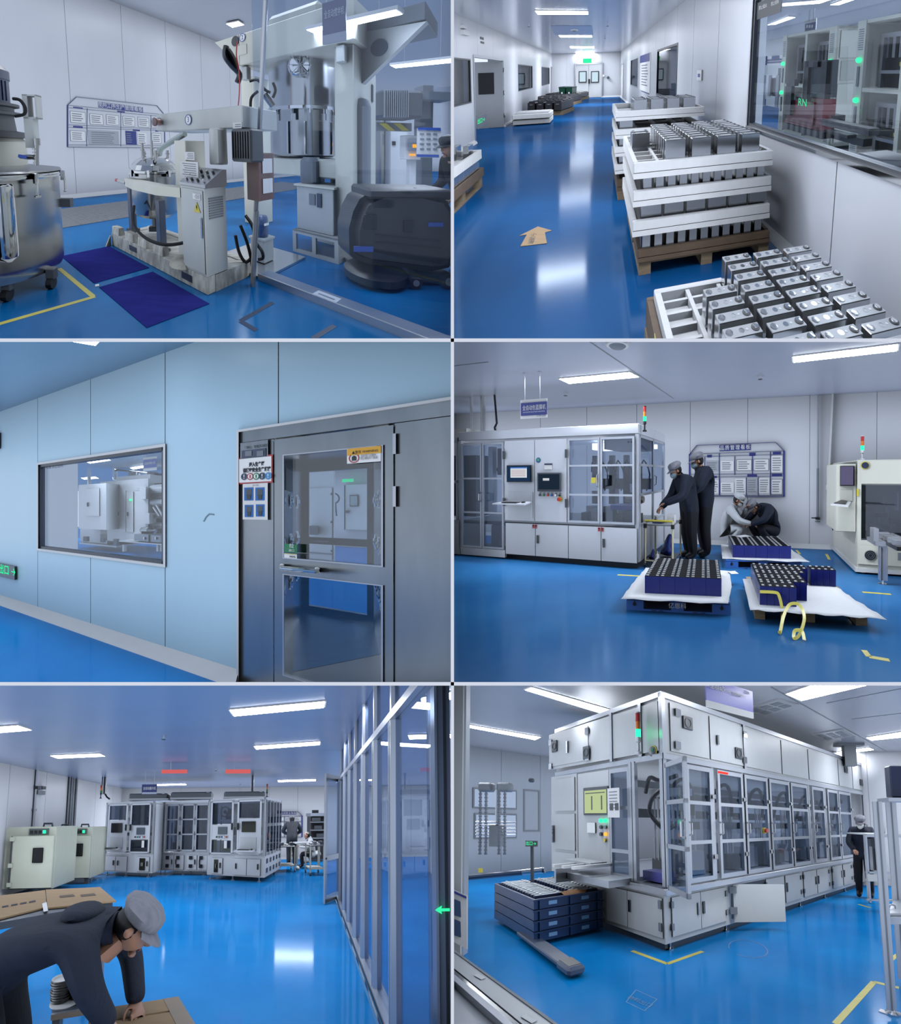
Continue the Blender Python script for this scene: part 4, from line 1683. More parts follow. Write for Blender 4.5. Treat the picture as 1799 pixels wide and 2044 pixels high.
for x0, y0, x1, y1 in ((707,492,746,500),(856,444,886,450)):
    a, b = R1.at(x0,y0,ys - .02), R1.at(x1,y1,ys - .02)
    lb = part(sb,'blue_label',MB().box(a.x,b.x,ys - .016,ys - .004,b.z - .02,a.z,.002),BLUEV,0)
for y0 in (468,482):
    a, b = R1.at(750,y0,ys - .01), R1.at(880,y0 + 14,ys - .01)
    mb = MB()
    mb.bar((a.x,ys - .004,a.z),(b.x,ys - .004,b.z),.012)
    part(sb,'panel_seam',mb,BLACK,0)
a, b = R1.at(690,545,ys - .05), R1.at(800,555,ys - .05)
mb = MB()
c_ = R1.at(748,548,ys + .15)
mb.lathe((c_.x,c_.y,0),[(.34,.03),(.36,.05),(.36,.13),(.30,.17),(.2,.2)],32)
part(t,'brush_deck',mb,BLACK)
for px, r in (((828,552),.075),((893,560),.09)):
    c_ = R1.at(px[0],px[1],ys - .08)
    mb = MB()
    mb.cyl((c_.x,c_.y - .03,r),(c_.x,c_.y + .03,r),r,n=20)
    w_ = part(t,'wheel',mb,RUBBER)
    part(w_,'wheel_hub',MB().cyl((c_.x,c_.y - .036,r),(c_.x,c_.y - .03,r),r * .5,n=14),MGREY)
a, b = R1.at(836,545,ys), R1.at(910,560,ys)
part(t,'squeegee',MB().box(a.x,b.x,ys - .02,ys + .4,.02,.12,.02),BLACK)
mb = MB()
mb.tube([R1.at(x,y,ys + .1) for x,y in ((826,378),(840,380),(880,384),(905,388))],.022,8,smooth=3)
part(t,'handlebar',mb,RUBBER)
pb = R1.fl(897,520)
pb.y = 3.75
pb.x = R1.at(935,300,3.75).x
person(R1,pb,math.radians(95),'operator in black clothes gripping the floor scrubber',dict(
    pelvis=(0,-.02,.95),waist=(0,.04,1.1),chest=(0,.12,1.28),neck=(0,.20,1.44),head=(0,.27,1.56),shl=(-.18,.16,1.39),ell=(-.24,.12,1.12),wrl=(-.2,.36,.98),
    shr=(.18,.16,1.39),elr=(.24,.12,1.12),wrr=(.2,.34,.99)),height=1.78,jacket=mat('black_cloth',(34,34,38),rough=.8,var=.15,vscale=9,bump=.2),capm=BLACK,look=(0,-.2))

# --- things far behind at the right
t = thing(R1,'far_mixer',R1.fl(755,380),'far stainless mixer column behind the scrubber operator','mixer')
yd = 7.0
def fbox(x0,y0,x1,y1,y,d,bev=0.0):
    a, b = R1.at(x0,y0,y), R1.at(x1,y1,y)
    return MB().box(a.x,b.x,y,y + d,b.z,a.z,bev)
a, b = R1.at(755,340,yd), R1.at(755,232,yd)
mb = MB()
mb.lathe((a.x,a.y,0),[(.26,.3),(.27,.4),(.27,b.z),(.2,b.z + .1)],24)
part(t,'far_vessel',mb,STEEL)
part(t,'far_base',fbox(730,340,778,372,yd,.6),GREYP,0)
part(t,'instrument_panel',fbox(736,268,744,292,yd - .32,.02),WHITE,0)
t = thing(R1,'finned_motor',R1.at(795,237,6.0),'dark finned motor below the triangular bracket','motor')
part(t,'motor_body',fbox(762,178,846,236,6.0,.7,.05),DGREY)
for i in range(12):
    x = 768 + i * 4.2
    part(t,'cooling_fin',fbox(x,180,x + 1.8,234,5.97,.05),MGREY,0)
part(t,'mount_arm',fbox(840,182,905,200,6.1,.4),MGREY,0)
part(t,'mount_post',fbox(845,170,862,400,6.4,.3),MGREY,0)
t = thing(R1,'striped_beam',R1.at(790,262,6.6),'beam with yellow and black hazard stripes in the background','beam')
part(t,'beam_body',fbox(752,244,822,262,6.6,.2),MGREY,0)
for i in range(2):
    x = 757 + i * 28
    a = [R1.at(px,py,6.59) for px,py in ((x,246),(x + 14,246),(x + 32,261),(x + 18,261))]
    part(t,'hazard_stripe',MB().prism(a,(0,0,0),(0,-.006,0)),YEL,0)
t = thing(R1,'control_panel',R1.fl(826,400),'white pedestal control panel with a small touch screen in the background','control panel')
part(t,'panel_box',fbox(809,270,840,319,6.2,.2,.01),WHITEP,0)
part(t,'panel_post',fbox(818,319,830,392,6.25,.12),WHITEP,0)
sc_ = part(t,'touch_screen',fbox(815,278,836,301,6.185,.02),mat('grey_screen',(150,160,176),rough=.2),0)
part(sc_,'screen_icon',fbox(824,288,833,295,6.18,.006),AMBERL,0)
part(t,'button_strip',fbox(818,307,830,311,6.185,.02),AMBERL,0)
t = thing(R1,'wall_board',R1.at(856,316,6.0),'white instruction board with blue bands behind the operator','board')
part(t,'board_plate',fbox(834,256,880,315,6.0,.03),PAPER,0)
part(t,'header_band',fbox(835,254,880,261,5.99,.03),BLUEV,0)
part(t,'footer_band',fbox(833,308,876,314,5.99,.03),BLUEV,0)
for i in range(4):
    for j in range(3):
        x, y = 839 + j * 13, 266 + i * 10
        part(t,'print_mark',fbox(x,y,x + 8,y + 3,5.992,.006),MGREY,0)
t = thing(R1,'white_cabinet',R1.fl(760,400),'white cabinet in the background between vessel and control panel','cabinet')
part(t,'cabinet_body',fbox(776,262,812,396,7.4,.5),WHITEP,0)
part(t,'cabinet_switch',fbox(783,282,790,290,7.39,.02),BLACK,0)


# ================================================================== corridor with trays of cells (top right)
q2 = Fr(R2,R2.fl(1275,550),R2.fl(1534,506))      # across the corridor / along the corridor
CELLC = mat('cell_aluminium',(196,200,206),rough=0.14,metal=0.85,var=0.08,vscale=4)
PLATE = mat('cell_top_plate',(176,180,186),rough=0.35,metal=0.25,var=0.06,vscale=8)


def cell(room,f,x,y,z,h,label,group,detail=True):
    """Prismatic aluminium battery cell standing at (x, y) with its top at z."""
    t = thing(room,'battery_cell',f.p(x,y,z - h),label,'battery cell',group)
    part(t,'case',f.mb().box(x - .085,x + .085,y - .027,y + .027,z - h,z - .003,.003),CELLC,0)
    part(t,'top_plate',f.mb().box(x - .084,x + .084,y - .0265,y + .0265,z - .003,z,.001),PLATE,0)
    if detail:
        mb = f.mb()
        mb.lathe((x + .062,y,z),[(.019,0),(.019,.004),(.012,.004)],16)
        r_ = part(t,'terminal',mb,BLACK)
        mb = f.mb()
        mb.lathe((x + .062,y,z + .004),[(.013,0),(.013,.004),(.004,.005)],12)
        part(r_,'terminal_post',mb,CHROME)
        mb = f.mb()
        mb.lathe((x - .062,y,z),[(.018,0),(.017,.004),(.011,.005),(.004,.005)],8)
        part(t,'terminal',mb,STEEL)
        mb = f.mb()
        mb.lathe((x - .004,y,z),[(.013,0),(.013,.0015),(.010,.0015),(.010,.0005)],14)
        part(t,'vent',mb,CHROME)
        part(t,'fill_port',f.mb().cyl((x + .022,y,z),(x + .022,y,z + .002),.006,n=8),WHITEP)
    else:
        for s in (-1,1):
            part(t,'terminal',f.mb().cyl((x + s * .062,y,z),(x + s * .062,y,z + .005),.014,n=8),BLACK if s > 0 else STEEL)
    return t


def tray(room,f,x0,x1,y0,y1,z0,h,label,m=None,nx=0,ny=0,name='foam_tray',cat='tray',group=None,fl=.35):
    t = thing(room,name,f.p((x0 + x1) / 2,(y0 + y1) / 2,z0),label,cat,group)
    m = m or FOAM
    w = .035
    mb = f.mb()
    mb.box(x0,x1,y0,y1,z0,z0 + h * fl)
    part(t,'tray_floor',mb,m,0)
    mb = f.mb()
    mb.box(x0,x1,y0,y0 + w,z0 + h * fl,z0 + h,.006)
    mb.box(x0,x1,y1 - w,y1,z0 + h * fl,z0 + h,.006)
    mb.box(x0,x0 + w,y0 + w,y1 - w,z0 + h * fl,z0 + h)
    mb.box(x1 - w,x1,y0 + w,y1 - w,z0 + h * fl,z0 + h)
    part(t,'tray_rim',mb,m,0)
    for i in range(1,nx):
        x = x0 + (x1 - x0) * i / nx
        part(t,'divider',f.mb().box(x - .012,x + .012,y0 + w,y1 - w,z0 + h * fl,z0 + h * .92),m,0)
    for j in range(1,ny):
        y = y0 + (y1 - y0) * j / ny
        part(t,'cross_rib',f.mb().box(x0 + w,x1 - w,y - .008,y + .008,z0 + h * fl,z0 + h * .85),m,0)
    return t


def pallet(room,f,x0,x1,y0,y1,label,h=.11,m=None,blocks=3,group=None):
    t = thing(room,'pallet',f.p((x0 + x1) / 2,(y0 + y1) / 2),label,'pallet',group)
    m = m or WOOD
    n = 5
    for i in range(n):
        y = y0 + (y1 - y0 - .1) * i / (n - 1)
        part(t,'top_board',f.mb().box(x0,x1,y,y + .1,h - .018,h),m,0)
    for i in range(blocks):
        x = x0 + (x1 - x0 - .1) * i / (blocks - 1)
        for y in (y0,(y0 + y1) / 2 - .05,y1 - .1):
            part(t,'block',f.mb().box(x,x + .1,y,y + .1,.018,h - .018),m,0)
        part(t,'bottom_board',f.mb().box(x,x + .1,y0,y1,0,.018),m,0)
    return t


# --- nearest tray, cells half taken out
pallet(R2,q2,-.05,1.02,-1.75,-.66,'wooden pallet under the nearest open tray',.12)
tray(R2,q2,-.04,1.01,-1.75,-.64,.12,.17,'brown cardboard lining tray around the nearest foam tray',CARDD,name='cardboard_tray')
tray(R2,q2,0.0,0.99,-1.72,-.665,.18,.17,'nearest white foam tray, half emptied of cells',FOAM,5,12,fl=.62)
mb = q2.mb()
mb.box(-.043,-.04,-1.05,-.93,.20,.31)
t = solo(R2,'yellow_label',mb,YEL,q2.p(-.04,-1,.2),'yellow handwritten label on the side of the nearest tray','label',smooth=0)
nth = ['first','second','third','fourth','fifth','sixth','seventh','eighth','ninth']
cname = {'A': 'rightmost','B': 'second from right','C': 'third from right','D': 'leftmost'}
proto = None
for k, xt, y0, rows in (('A',.961,-.749,range(0,9)),('B',.760,-.740,range(0,8)),('C',.560,-.728,range(0,8)),('D',.355,-.967,range(0,5))):
    for i in rows:
        x, y = xt - .062, y0 - .0852 * i
        lab = 'silver battery cell in nearest tray, %s column, %s from its far end' % (cname[k],nth[i])
        if proto is None:
            proto = cell(R2,q2,x,y,.50,.20,lab,'cells in the nearest tray')
            px0 = (x,y)
        else:
            dup(proto,q2.M.to_3x3() @ Vector((x - px0[0],y - px0[1],0)),lab,'cells in the nearest tray')
mb = q2.mb()
mb.box(.93,1.0,-1.04,-1.02,.38,.44)
solo(R2,'yellow_label',mb,YEL,q2.p(.96,-1.03,.38),'small yellow tag between the rightmost cells of the nearest tray','label',smooth=0)

# --- main stack of four layers
pallet(R2,q2,0.0,1.17,0.0,1.05,'wooden pallet under the tall stack of trays',.11)
tray(R2,q2,-.01,1.17,-.01,1.06,.11,.10,'brown cardboard tray at the bottom of the tall stack',CARDD,name='cardboard_tray')
lv = [(.345,'lowest'),(.582,'middle'),(.80,'top')]
for z0, nm in lv:
    tray(R2,q2,-.06,1.15,-.02,1.06,z0 - .015,.125,'%s white foam tray of the tall stack beside the wall' % nm,FOAM,6 if nm == 'top' else 0,8 if nm == 'top' else 0)
pc = cell(R2,q2,.10,.06,.345,.215,'silver cell in the front row of the bottom layer of the tall stack','front cells of the bottom layer',False)
o0 = (.10,.06,.345)
for zt, nm, grp, n in ((.345,'bottom','front cells of the bottom layer',11),(.575,'second','front cells of the second layer',6),(.795,'third','front cells of the third layer',11)):
    for i in range(n):
        x = .10 + i * (.955 / (n - 1))
        if (x,zt) == (.10,.345):
            continue
        if n > 8:
            continue
        dup(pc,q2.M.to_3x3() @ Vector((x - o0[0],0,zt - o0[2])),'silver cell in the %s layer of the tall stack, %s from the left' % (nm,nth[i]),grp)
# narrow cells turned end-on in the bottom and third layers
def cell_end(f,x,y,z,h,lab,grp):
    t = thing(R2,'battery_cell',f.p(x,y,z - h),lab,'battery cell',grp)
    part(t,'case',f.mb().box(x - .035,x + .035,y - .085,y + .085,z - h,z - .003,.003),CELLC,0)
    part(t,'top_plate',f.mb().box(x - .034,x + .034,y - .084,y + .084,z - .003,z),PLATE,0)
    return t
pe = None
for zt, nm, grp in ((.345,'bottom','front cells of the bottom layer'),(.795,'third','front cells of the third layer')):
    for i in range(11):
        x = .06 + i * .1
        lab = 'silver cell end-on in the %s layer of the tall stack, %s from left' % (nm,(nth + ['tenth','eleventh'])[i])
        if pe is None:
            pe = cell_end(q2,x,.10,zt,.215,lab,grp)
            e0 = (x,zt)
        else:
            dup(pe,q2.M.to_3x3() @ Vector((x - e0[0],0,zt - e0[1])),lab,grp)
top = ['front','second','third','fourth','fifth','sixth','seventh','eighth','ninth','rear']
for c in range(4):
    for j in range(9):
        x, y = .285 + c * .222, .045 + j * .088
        lab = 'silver cell on top of the tall stack, %s row, column %s from the left' % (top[j],nth[c])
        dup(pc,q2.M.to_3x3() @ Vector((x - o0[0],y - o0[1],1.06 - o0[2])),lab,'cells on top of the tall stack')
for j, y in enumerate((.50,.60)):
    dup(pc,q2.M.to_3x3() @ Vector((.06 - o0[0],y - o0[1],1.04 - o0[2])),'lone silver cell at the left of the top tray, %s of two' % ('nearer','farther')[j],'cells on top of the tall stack')

# --- second stack farther along the wall
yb0 = 1.55
pallet(R2,q2,-.08,1.09,yb0,yb0 + 1.05,'wooden pallet of the farther stack of trays',.11)
tray(R2,q2,-.09,1.09,yb0,yb0 + 1.05,.11,.16,'brown cardboard tray of the farther stack',CARDD,name='cardboard_tray')
for i, (z0,nm) in enumerate(((.34,'lowest'),(.56,'second'),(.78,'third'),(1.0,'top'))):
    tray(R2,q2,-.12,1.06,yb0 - .02,yb0 + 1.04,z0,.12,'%s white foam tray of the farther stack' % nm,FOAM,4,0)
for i in range(4):
    for j in range(5):
        dup(pc,q2.M.to_3x3() @ Vector((.20 + i * .22 - o0[0],yb0 + .06 + j * .09 - o0[1],1.25 - o0[2])),'silver cell on the farther stack, %s row, column %s from the left' % (top[j],nth[i]),'cells on the farther stack')
for i, z in enumerate((.57,.79,1.01)):
    for j in range(2):
        dup(pc,q2.M.to_3x3() @ Vector((.02 - o0[0],yb0 + .07 + j * .3 - o0[1],z - o0[2])),'silver cell at the open corner of the farther stack, layer %s, %s' % (nth[i],('near','far')[j]),'cells at the corner of the farther stack')

# --- pallet at the left edge
pL = R2.fl(963,372)
x, y = q2.z(963,372)
pallet(R2,q2,x - 1.1,x,y - 1.3,y,'wooden pallet at the left edge of the corridor',.16)
tray(R2,q2,x - 1.12,x + .02,y - 1.32,y + .02,.16,.12,'dark cardboard tray on the left edge pallet',CARDD,name='cardboard_tray')
tray(R2,q2,x - 1.1,x,y - 1.3,y,.42,.13,'white foam tray on the left edge pallet',FOAM,3,0)
for i in range(7):
    dup(pe,q2.M.to_3x3() @ Vector((x - .06 - e0[0],y - .12 - i * .18 - .10,.43 - e0[1])),'silver cell along the side of the left edge pallet, %s from the far end' % nth[i],'cells on the left edge pallet')
for i in range(3):
    dup(pe,q2.M.to_3x3() @ Vector((x - .12 - i * .16 - e0[0],y - .16 - .10,.66 - e0[1])),'silver cell standing on the left edge tray, %s from its right end' % nth[i],'cells on the left edge tray')

# --- cardboard floor sign
pts = [R2.fl(*p) for p in ((1038,492),(1088,486),(1089,462),(1102,461),(1074,453),(1037,471),(1050,468))]
pts = [R2.fl(*p) for p in ((1039,492.5),(1092,486.5),(1088,465),(1102,461),(1074,453),(1037,471.5),(1052,469))]
c_ = sum(pts,Vector()) / len(pts)
t = thing(R2,'floor_arrow_sign',c_,'brown cardboard arrow lying on the floor with slippery floor warning','sign')
part(t,'arrow_board',MB().prism(pts,(0,0,.002),(0,0,.006)),CARD,0)
a, b, d_ = R2.fl(1053,488,.0075), R2.fl(1086,484,.0075), R2.fl(1062,466,.0075)
for i, ch in enumerate('小心地滑'):
    o = R2.fl(1060 + (3 - i) * 1.8,484 - (3 - i) * 5.2,.0075)
    ux = (b - a).normalized()
    uy = (d_ - a).normalized()
    mb = MB()
    s = .062
    mb.mesh(text_mesh(ch,1.0),Matrix(((ux.x * s,uy.x * s,0,o.x),(ux.y * s,uy.y * s,0,o.y),(0,0,1,o.z),(0,0,0,1))))
    part(t,'lettering',mb,INK,0)

# --- things along the left wall
t = thing(R2,'foam_sheet_stack',R2.fl(1060,250),'white foam trays stacked on the floor by the left wall','foam trays')
f = Fr(R2,R2.fl(1023,252),R2.fl(1098,247))
L = (R2.fl(1098,247) - R2.fl(1023,252)).length
for i in range(2):
    part(t,'foam_sheet',f.mb().box(0,L,-.05 * i,.9,.02 + i * .18,.18 + i * .18,.015),FOAM,0)
for j in range(6):
    part(t,'sheet_rib',f.mb().box(.05,L - .05,.05 + j * .14,.12 + j * .14,.36,.385),FOAM,0)
CRATE = mat('black_crate',(30,26,30),rough=.45,var=.2)
for i, (xa,ya,xb,yb,d,lab) in enumerate(((1052,232,1122,230,1.5,'nearest black crate stack on a pallet by the left wall'),(1066,214,1132,213,1.8,'middle black crate stack on a pallet by the left wall'),(1080,205,1145,204,2.2,'farthest black crate stack before the green bins'))):
    a, b = R2.fl(xa,ya), R2.fl(xb,yb)
    f = Fr(R2,a,b)
    L = (b - a).length
    t = thing(R2,'crate_stack',a,lab,'crates','black crates along the left wall')
    part(t,'pallet_base',f.mb().box(.1,L,.05,d,0,.16),WOOD,0)
    for k in range(4):
        x = L * k / 4
        cb = part(t,'crate',f.mb().box(x + .02,x + L / 4 - .02,0,d,.18,.52 - .04 * i,.02),CRATE,0)
        for j in range(4):
            part(cb,'lid_rib',f.mb().box(x + .06,x + L / 4 - .06,d * (j + .15) / 4,d * (j + .7) / 4,.52 - .04 * i,.56 - .04 * i),CRATE,0)
        part(cb,'handle_slot',f.mb().box(x + L / 8 - .06,x + L / 8 + .06,-.012,0,.42 - .04 * i,.45 - .04 * i),MGREY,0)
BIN = mat('green_bin',(30,84,62),rough=.4)
for i, (x0,x1) in enumerate(((1115,1129),(1129,1143))):
    yy = 17.6
    a, b = R2.at(x0,176,yy), R2.at(x1,196,yy)
    t = thing(R2,'wheelie_bin',(a.x + .4,yy,0),'%s green wheelie bin before the double door' % ('left','right')[i],'bin','green wheelie bins')
    mb = MB()
    w_ = b.x - a.x
    mb.prism([(a.x + .08,yy + .1,0),(b.x - .08,yy + .1,0),(b.x - .02,yy,a.z),(a.x + .02,yy,a.z)],(0,0,0),(0,.8,0))
    part(t,'bin_body',mb,BIN,0)
    part(t,'bin_lid',MB().box(a.x,b.x,yy - .05,yy + .85,a.z,a.z + .07,.03),BIN)
    for s in (.2,.8):
        part(t,'wheel',MB().cyl((a.x + w_ * s,yy + .75,.1),(a.x + w_ * s + .08,yy + .75,.1),.1,n=12),RUBBER)
    part(t,'bin_mark',MB().box(a.x + w_ * .4,a.x + w_ * .6,yy - .01,yy + .06,a.z * .55,a.z * .72),WHITE,0)

# --- doors and windows
FRAMEM = mat('window_frame_dark',(40,44,52),rough=.35)


def window(room,pl,r,name,m=None,fw=.04,glassm=None,cross=False,dep=.06):
    x0, x1, z0, z1 = r
    mb = MB(pl.M)
    for a, b, c, d in ((x0,x1,z0,z0 + fw),(x0,x1,z1 - fw,z1),(x0,x0 + fw,z0 + fw,z1 - fw),(x1 - fw,x1,z0 + fw,z1 - fw)):
        mb.box(a,b,-.012,dep,c,d)
    w_ = struct(room,name,mb,m or FRAMEM)
    part(w_,'pane',MB(pl.M).box(x0 + fw,x1 - fw,.012,.018,z0 + fw,z1 - fw),glassm or GLASSC,0)
    return w_


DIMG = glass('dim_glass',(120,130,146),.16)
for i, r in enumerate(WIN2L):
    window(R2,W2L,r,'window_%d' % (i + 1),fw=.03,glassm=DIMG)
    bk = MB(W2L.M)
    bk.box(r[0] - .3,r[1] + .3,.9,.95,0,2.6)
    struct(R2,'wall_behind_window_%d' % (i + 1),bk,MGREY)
x0, x1 = DOOR2[0], DOOR2[1]
mb = MB(W2L.M)
for a, b, c, d in ((x0 - .06,x0,0,2.11),(x1,x1 + .06,0,2.11),(x0,x1,2.05,2.11)):
    mb.box(a,b,-.02,.07,c,d)
dw = struct(R2,'door_1',mb,ALU)
lf = MB(W2L.M)
lf.box(x1 - .05,x1,-.0,.95,.01,2.03)
lf = part(dw,'door_leaf',lf,mat('door_grey',(150,154,162),rough=.4),0)
part(lf,'door_pane',MB(W2L.M).box(x1 - .055,x1 - .05,.25,.7,1.05,1.7),BLACKG,0)
for z in (.3,1.0,1.7):
    part(dw,'hinge',MB(W2L.M).cyl((x1 + .005,-.03,z),(x1 + .005,-.03,z + .14),.015,n=8),CHROME)
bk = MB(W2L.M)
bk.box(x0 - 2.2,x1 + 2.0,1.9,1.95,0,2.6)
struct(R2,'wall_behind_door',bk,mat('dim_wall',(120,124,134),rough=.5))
mb = MB(W2L.M)
for a, b, c, d in ((D2B[0] - .06,D2B[0],0,2.11),(D2B[1],D2B[1] + .06,0,2.11),(D2B[0],D2B[1],2.05,2.11)):
    mb.box(a,b,-.02,.07,c,d)
dw = struct(R2,'door_2',mb,ALU)
part(dw,'door_leaf',MB(W2L.M).box(D2B[0],D2B[1],.03,.06,0,2.05),mat('door_dark',(96,100,112),rough=.4),0)
mb = MB(W2R.M)
for a, b, c, d in ((D2C[0] - .06,D2C[0],0,2.11),(D2C[1],D2C[1] + .06,0,2.11),(D2C[0],D2C[1],2.05,2.11)):
    mb.box(a,b,-.02,.07,c,d)
dw = struct(R2,'door_4',mb,ALU)
part(dw,'door_leaf',MB(W2R.M).box(D2C[0],D2C[1],.03,.06,0,2.05),WHITEP,0)
# double door at the end
x0, x1, z0, z1 = DBL2[0], DBL2[1], 0, DBL2[3]
mb = MB(W2E.M)
for a, b, c, d in ((x0 - .07,x0,0,z1 + .07),(x1,x1 + .07,0,z1 + .07),(x0,x1,z1,z1 + .07)):
    mb.box(a,b,-.03,.02,c,d)
dw = struct(R2,'door_3',mb,ALU)
xm = (x0 + x1) / 2
SKYL = lamp_mat('bright_door_pane',(200,225,240),1.0)
for i, (a,b,pp) in enumerate(((x0,xm - .01,(1157.5,144,1169.5,163)),(xm + .01,x1,(1182,144,1194,163)))):
    lf = part(dw,'door_leaf',MB(W2E.M).box(a,b,-.02,-.006,.02,z1),WHITEP,0)
    r = rect(W2E,*pp,.02)
    fr = MB(W2E.M)
    fr.box(r[0] - .06,r[1] + .06,-.035,-.02,r[2] - .06,r[3] + .06)
    fr = part(lf,'pane_frame',fr,FRAMEM,0)
    part(lf,'pane',MB(W2E.M).box(r[0],r[1],-.045,-.035,r[2],r[3]),SKYL,0)
part(dw,'door_lock',MB(W2E.M).box(xm - .02,xm + .09,-.06,-.02,z1 * .42,z1 * .56),BLACK,0)
t = solo(R2,'wall_switch',MB(W2E.M).box(*[v for v in (lambda r: (r[0],r[1],-.03,-.004,r[2],r[3]))(rect(W2E,1202,149,1207,153))]),WHITE,W2E.p(4.2,0,1.2),'white switch beside the double door','switch',smooth=0)
solo(R2,'alarm_bell',MB(W2E.M).cyl((W2E.hit(1214.5,155)[0],-.06,W2E.hit(1214.5,155)[1]),(W2E.hit(1214.5,155)[0],0,W2E.hit(1214.5,155)[1]),.09,n=12),DGREY,W2E.p(4.6,0,1.2),'round dark alarm bell on the wall right of the double door','alarm bell')

# windows and board on the right wall
for i, r in enumerate(WIN2R):
    window(R2,W2R,r,'window_%d' % (i + 4),fw=.05,m=ALU if i == 0 else FRAMEM,glassm=DIMG)
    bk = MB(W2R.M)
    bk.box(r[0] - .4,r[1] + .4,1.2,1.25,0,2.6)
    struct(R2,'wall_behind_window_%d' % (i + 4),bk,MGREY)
t = thing(R2,'poster',W2R.p(*(lambda r: (r[0],0,r[2]))(rect(W2R,1279,112,1298,186))),'white poster with blue bands on the right wall','poster')
part(t,'poster_sheet',pbox(W2R,(1279,112,1298,186),.005,.015),WHITE,0)
part(t,'header_band',pbox(W2R,(1279,112,1298,122),.015,.02),BLUEP,0)
part(t,'footer_band',pbox(W2R,(1281,182,1297,187),.015,.02),BLUEP,0)
part(t,'fine_print',ruled(W2R,(1281,126,1296,178),8,.02),GINK,0)
t = thing(R2,'light_switch',W2R.p(*(lambda r: (r[0],0,r[2]))(rect(W2R,1395,140,1404,160))),'small white switch plate on the right wall','switch')
part(t,'switch_plate',pbox(W2R,(1395,140,1403.5,160.5),.004,.03),WHITE,0)
part(t,'switch_label',pbox(W2R,(1397,147,1401,154),.03,.033),BLUEV,0)

# --- big window on the right with its black frame
x0, x1, z0, z1 = BIG2
mb = MB(W2R.M)
fw = .035
for a, b, c, d in ((x0,x1,z0,z0 + fw),(x0,x1,z1 - fw,z1),(x0,x0 + fw,z0,z1)):
    mb.box(a,b,.0,.07,c,d)
wd = struct(R2,'window_6',mb,FRAMEM)
part(wd,'window_trim',MB(W2R.M).box(x0 - .012,x1,-.02,.0,z0 - .03,z0 + .006),CHROME,0)
part(wd,'window_trim',MB(W2R.M).box(x0 - .02,x0,-.012,.0,z0,z1),ALU,0)
part(wd,'pane',MB(W2R.M).box(x0 + fw,x1,.02,.026,z0 + fw,z1 - fw),GLASSC,0)
stk = part(wd,'window_sticker',pbox(W2R,(1510,6,1556,24),-.018,-.015),BLACK,0)
ptext(wd,W2R,1523,14,8,'禁止烟火',WHITE,d=-.012,width=16)
ptext(wd,W2R,1547,6,8,'禁止拍照',WHITE,d=-.012,width=15)

# --- exit signs
def exit_sign(room,pl,px,lab,txt='安全出口 →',m=None):
    r = rect(pl,*px)
    t = thing(room,'exit_sign',pl.p((r[0] + r[1]) / 2,0,r[2]),lab,'exit sign')
    part(t,'sign_box',MB(pl.M).box(r[0],r[1],-.03,-.006,r[2],r[3],.004),m or MGREY,0)
    ptext(t,pl,(px[0] + px[2]) / 2,(px[1] + px[3]) / 2,abs(px[3] - px[1]) * .55,txt,GREENS,d=.034,width=abs(px[2] - px[0]) * .8)
    return t


exit_sign(R2,W2L,(952,232,970,250),'green exit sign low on the wall before the open door','出口→')
exit_sign(R2,W2L,(1074,196,1080,204),'small green exit sign low on the wall above the black crates','←')
t = exit_sign(R2,W2E,(1164,117,1181,125),'green exit sign above the double door','安全出口',GREENS)
t = thing(R2,'emergency_light',W2L.p(*(lambda r: (r[0],0,r[2]))(rect(W2L,918,50,931,72))),'white emergency lamp high on the left wall','emergency light')
part(t,'lamp_box',pbox(W2L,(919,60,931,72),.004,.08),WHITEP,0)
part(t,'lamp_head',pbox(W2L,(918,50,924,58),.004,.08),WHITEP,0)
t = thing(R2,'door_plate',W2L.p(*(lambda r: (r[0],0,r[2]))(rect(W2L,958,73,966,88))),'two dark name plates above the open door','name plate')
part(t,'plate',pbox(W2L,(958,73,965,80),.004,.012),DGREY,0)
part(t,'plate',pbox(W2L,(959,82,966,88),.004,.012),DGREY,0)

# --- ceiling fittings
def sprinkler(room,px,py,z,lab):
    p = room.fl(px,py,z)
    t = thing(room,'sprinkler',p,lab,'sprinkler','ceiling sprinklers')
    part(t,'stem',MB().cyl(p,p - Vector((0,0,.05)),.012,n=8),CHROME)
    part(t,'deflector',MB().lathe(p - Vector((0,0,.06)),[(.035,0),(.035,.006),(.012,.012)],12),DGREY)
    return t


for px, py, nm in ((1056,49,'left of the nearest corridor light'),(1213,48,'right of the nearest corridor light'),(1090,75,'left of the second corridor light'),(1208,74,'right of the second corridor light')):
    sprinkler(R2,px,py,CZ2,'small ceiling sprinkler ' + nm)
p = R2.fl(1147,59,CZ2)
t = thing(R2,'smoke_detector',p,'round white smoke detector on the corridor ceiling','smoke detector')
part(t,'detector_base',MB().lathe(p,[(.12,0),(.11,-.03)],20),WHITEP)
part(t,'detector_cap',MB().lathe(p,[(.07,-.03),(.05,-.06),(.01,-.065)],16),MGREY)
q = [R2.fl(*p,CZ2 - .01) for p in ((1099,52),(1182,52),(1185,69),(1108,69))]
solo(R2,'ceiling_hatch',MB().prism(q,(0,0,0),(0,0,.012)),mat('hatch_blue',(140,158,196),rough=.3),q[0],'square access panel in the corridor ceiling','hatch',smooth=0)

